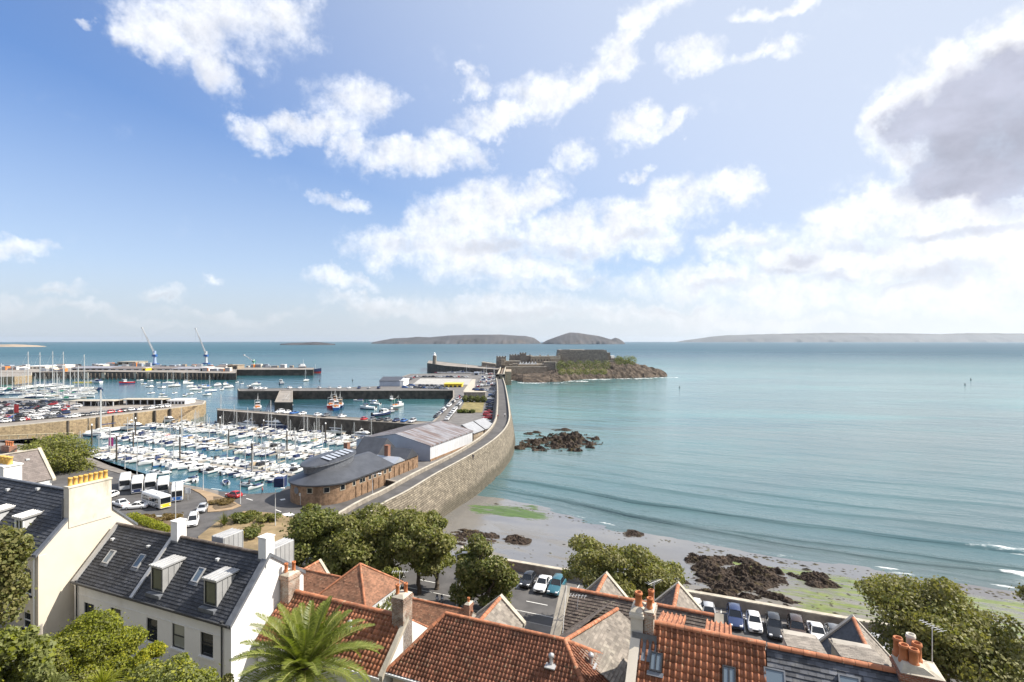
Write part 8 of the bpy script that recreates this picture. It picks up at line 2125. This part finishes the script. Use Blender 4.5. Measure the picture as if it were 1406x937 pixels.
def lump(acc, px,py,hw,hh,st,tilt, coord, op='MAXIMUM'):
    a,e = azel(px,py); a1,_ = azel(px+hw,py); a0,_ = azel(px-hw,py); _,e1 = azel(px,py-hh); _,e0 = azel(px,py+hh)
    ra,re = (a1-a0)/2,(e1-e0)/2
    # the running result rides along in z (scaled away) so that the lumps are worked out one after another
    coord = t.n('ShaderNodeCombineXYZ',{0:coord[0],1:coord[1],2:(0.0 if acc is None else acc)}).outputs[0]
    m = t.n('ShaderNodeMapping',{'Vector':coord,'Location':(a,e,0),'Rotation':(0,0,tilt*.8),'Scale':(ra,re,1e5)}, vector_type='TEXTURE').outputs[0]
    d = t.vm('DOT_PRODUCT',m,m)
    v = t.math('MULTIPLY_ADD', d, -st, st)
    return v if acc is None else t.math(op, acc, v)
acc = None
ps = t.n('ShaderNodeSeparateXYZ',{0:pp}).outputs
for c in CL: acc = lump(acc,*c,ps)
f1 = t.noise(tc, 22.0, 8, .68); f2 = t.noise(t.vm('MULTIPLY',tc,(1,1,1.8)), 6.5, 5, .6)
dens = t.math('ADD', t.math('MAXIMUM',acc,-.9), t.math('ADD', t.math('MULTIPLY',t.math('SUBTRACT',f1,.5),2.1), t.math('MULTIPLY',t.math('SUBTRACT',f2,.5),.7)))
alpha = t.mr(dens, -.78, 1.55)
# sky elsewhere (behind the viewer and overhead) gets unseen cloud, added to brighten the shaded sides
out = t.mr(t.math('ABSOLUTE',az), .95, 1.15)
f3 = t.mr(t.noise(t.vm('MULTIPLY',tc,(1,1,2.2)), 4.0, 8, .62), .44, .60)
alpha = t.math('MAXIMUM', alpha, t.math('MULTIPLY', out, t.math('MULTIPLY',f3,.9)))
# thin milky veil towards the horizon and the sun
sdv = t.vm('DOT_PRODUCT', tc, tuple(sd)); glow = t.mr(sdv, -.2, .88, 0, 1)
# grey undersides and the big backlit cloud
SH = [(1325,175,112,92,1.7,0),(1410,200,120,110,1.7,0),(1290,238,85,40,1.4,0),(1375,115,80,62,1.4,0),(1245,170,48,48,1.2,0),(620,405,70,10,.5,0),(850,405,90,12,.5,0),(1200,335,50,10,.5,0),(1250,385,60,12,.6,0),(1330,318,120,10,.55,-.05),(1100,352,40,16,.6,.3),(1150,378,60,9,.6,0),(1075,372,45,8,.6,0),(1310,372,70,20,.6,0),(1040,335,35,8,.4,.2),(980,392,70,8,.5,0),(690,340,60,14,.5,0),(760,355,60,12,.6,0),(800,345,40,10,.6,0),(870,320,40,10,.4,.2),(560,345,40,8,.45,0),(640,385,60,8,.5,0),(740,395,90,8,.5,0),(320,60,45,22,.3,0),(280,110,30,20,.25,0),(60,362,40,8,.5,0),(230,410,30,7,.6,0),(720,432,120,8,.5,0),(930,425,70,6,.5,0),(100,414,60,8,.6,0),(30,440,50,7,.5,0)]
acs = None
pq = t.vm('ADD', base, t.vm('MULTIPLY', wv, (.7,.7,0)))
pqs = t.n('ShaderNodeSeparateXYZ',{0:pq}).outputs
for c in SH: acs = lump(acs,*c,pqs)
shd = t.mr(t.math('ADD', t.math('MAXIMUM',acs,-.5), t.math('MULTIPLY',t.math('SUBTRACT',f1,.5),.45)), -.32, 1.35)
thick = t.mr(dens, .45, 1.3)
shd = t.math('ADD', t.math('MULTIPLY', shd, t.mr(dens,.18,.60,0,1)), t.math('MULTIPLY', thick, .22), clamp=True)
relief = t.math('MULTIPLY', t.math('SUBTRACT', f1, t.noise(t.vm('ADD',tc,tuple(sd*.018)),22.0,8,.68)), .85)
lit = t.math('ADD', 1.0, t.math('MULTIPLY', relief, t.math('SUBTRACT', 1.0, t.math('MULTIPLY', shd, .75))))
k_ = t.n('ShaderNodeCombineColor',{0:lit,1:lit,2:lit}).outputs[0]
CB = 7.2
white = t.mix(1.0, t.mix(glow,(CB*.96,CB*.98,CB*1.02),(CB*1.08,CB*1.08,CB*1.08)), k_, 'MULTIPLY')
grey = t.mix(1.0, t.mix(glow,(CB*.54,CB*.56,CB*.63),(CB*.49,CB*.51,CB*.62)), k_, 'MULTIPLY')
gv = t.mr(f2,.30,.70,.84,1.16); grey = t.mix(1.0, grey, t.n('ShaderNodeCombineColor',{0:gv,1:gv,2:gv}).outputs[0], 'MULTIPLY')
cc = t.mix(shd, white, grey)
veil = t.mr(q[2], -.02, .45, .66, 0); veil = t.math('MAXIMUM', veil, t.math('MULTIPLY', glow, .95))
blue = t.mix(1.0, sky.outputs[0], t.mix(t.mr(q[2],.05,.5), (.64,.80,1.0), (.76,.98,1.28)), 'MULTIPLY')
sk = t.mix(veil, blue, (4.7,5.2,6.1))
col = t.mix(alpha, sk, cc)
hz = t.mr(q[2], .0, .14, .82, 0); col = t.mix(hz, col, t.mix(glow, (4.0,4.4,4.8), (6.9,7.0,7.2)))
bg = t.n('ShaderNodeBackground',{'Color':col,'Strength':.094}).outputs[0]
ow = t.n('ShaderNodeOutputWorld'); t.L.new(bg, ow.inputs[0])
w.cycles.sampling_method = 'MANUAL'; w.cycles.sample_map_resolution = 512
HAZE = True
if HAZE:
    m = MB(); R = SEAFAR+900; m.box(-R,R,-900,R,-16,210)
    ht = NT('haze_air'); pv = ht.n('ShaderNodeVolumePrincipled',{'Color':(.76,.87,1.0,1),'Density':2.4e-5,'Anisotropy':.3}).outputs[0]
    oo = ht.n('ShaderNodeOutputMaterial'); ht.L.new(pv, oo.inputs['Volume'])
    hz = solo('haze', m, ht.m, (0,0,0), 'thin sea haze over the whole bay', 'haze', kind='stuff', frame='xyz'); hz.display_type = 'WIRE'
cam = bpy.data.cameras.new('camera'); co = bpy.data.objects.new('camera',cam); COL.objects.link(co)
co.location = (0,0,CAMZ); co.rotation_euler = (PI/2,0,0)
cam.sensor_width = 36; cam.lens = 36*F/1406; cam.clip_start = .1; cam.clip_end = 80000
S.camera = co
S.view_settings.view_transform = 'Standard'; S.view_settings.look = 'None'; S.view_settings.exposure = 0.72; S.view_settings.gamma = 1; S.view_settings.use_curve_mapping = False
S.cycles.use_denoising = True
try: S.cycles.denoiser = 'OPENIMAGEDENOISE'
except Exception: pass
S.cycles.max_bounces = 6; S.cycles.diffuse_bounces = 3; S.cycles.glossy_bounces = 3; S.cycles.transmission_bounces = 3; S.cycles.transparent_max_bounces = 8; S.cycles.volume_bounces = 0
S.cycles.caustics_reflective = False; S.cycles.caustics_refractive = False; S.cycles.sample_clamp_indirect = 6
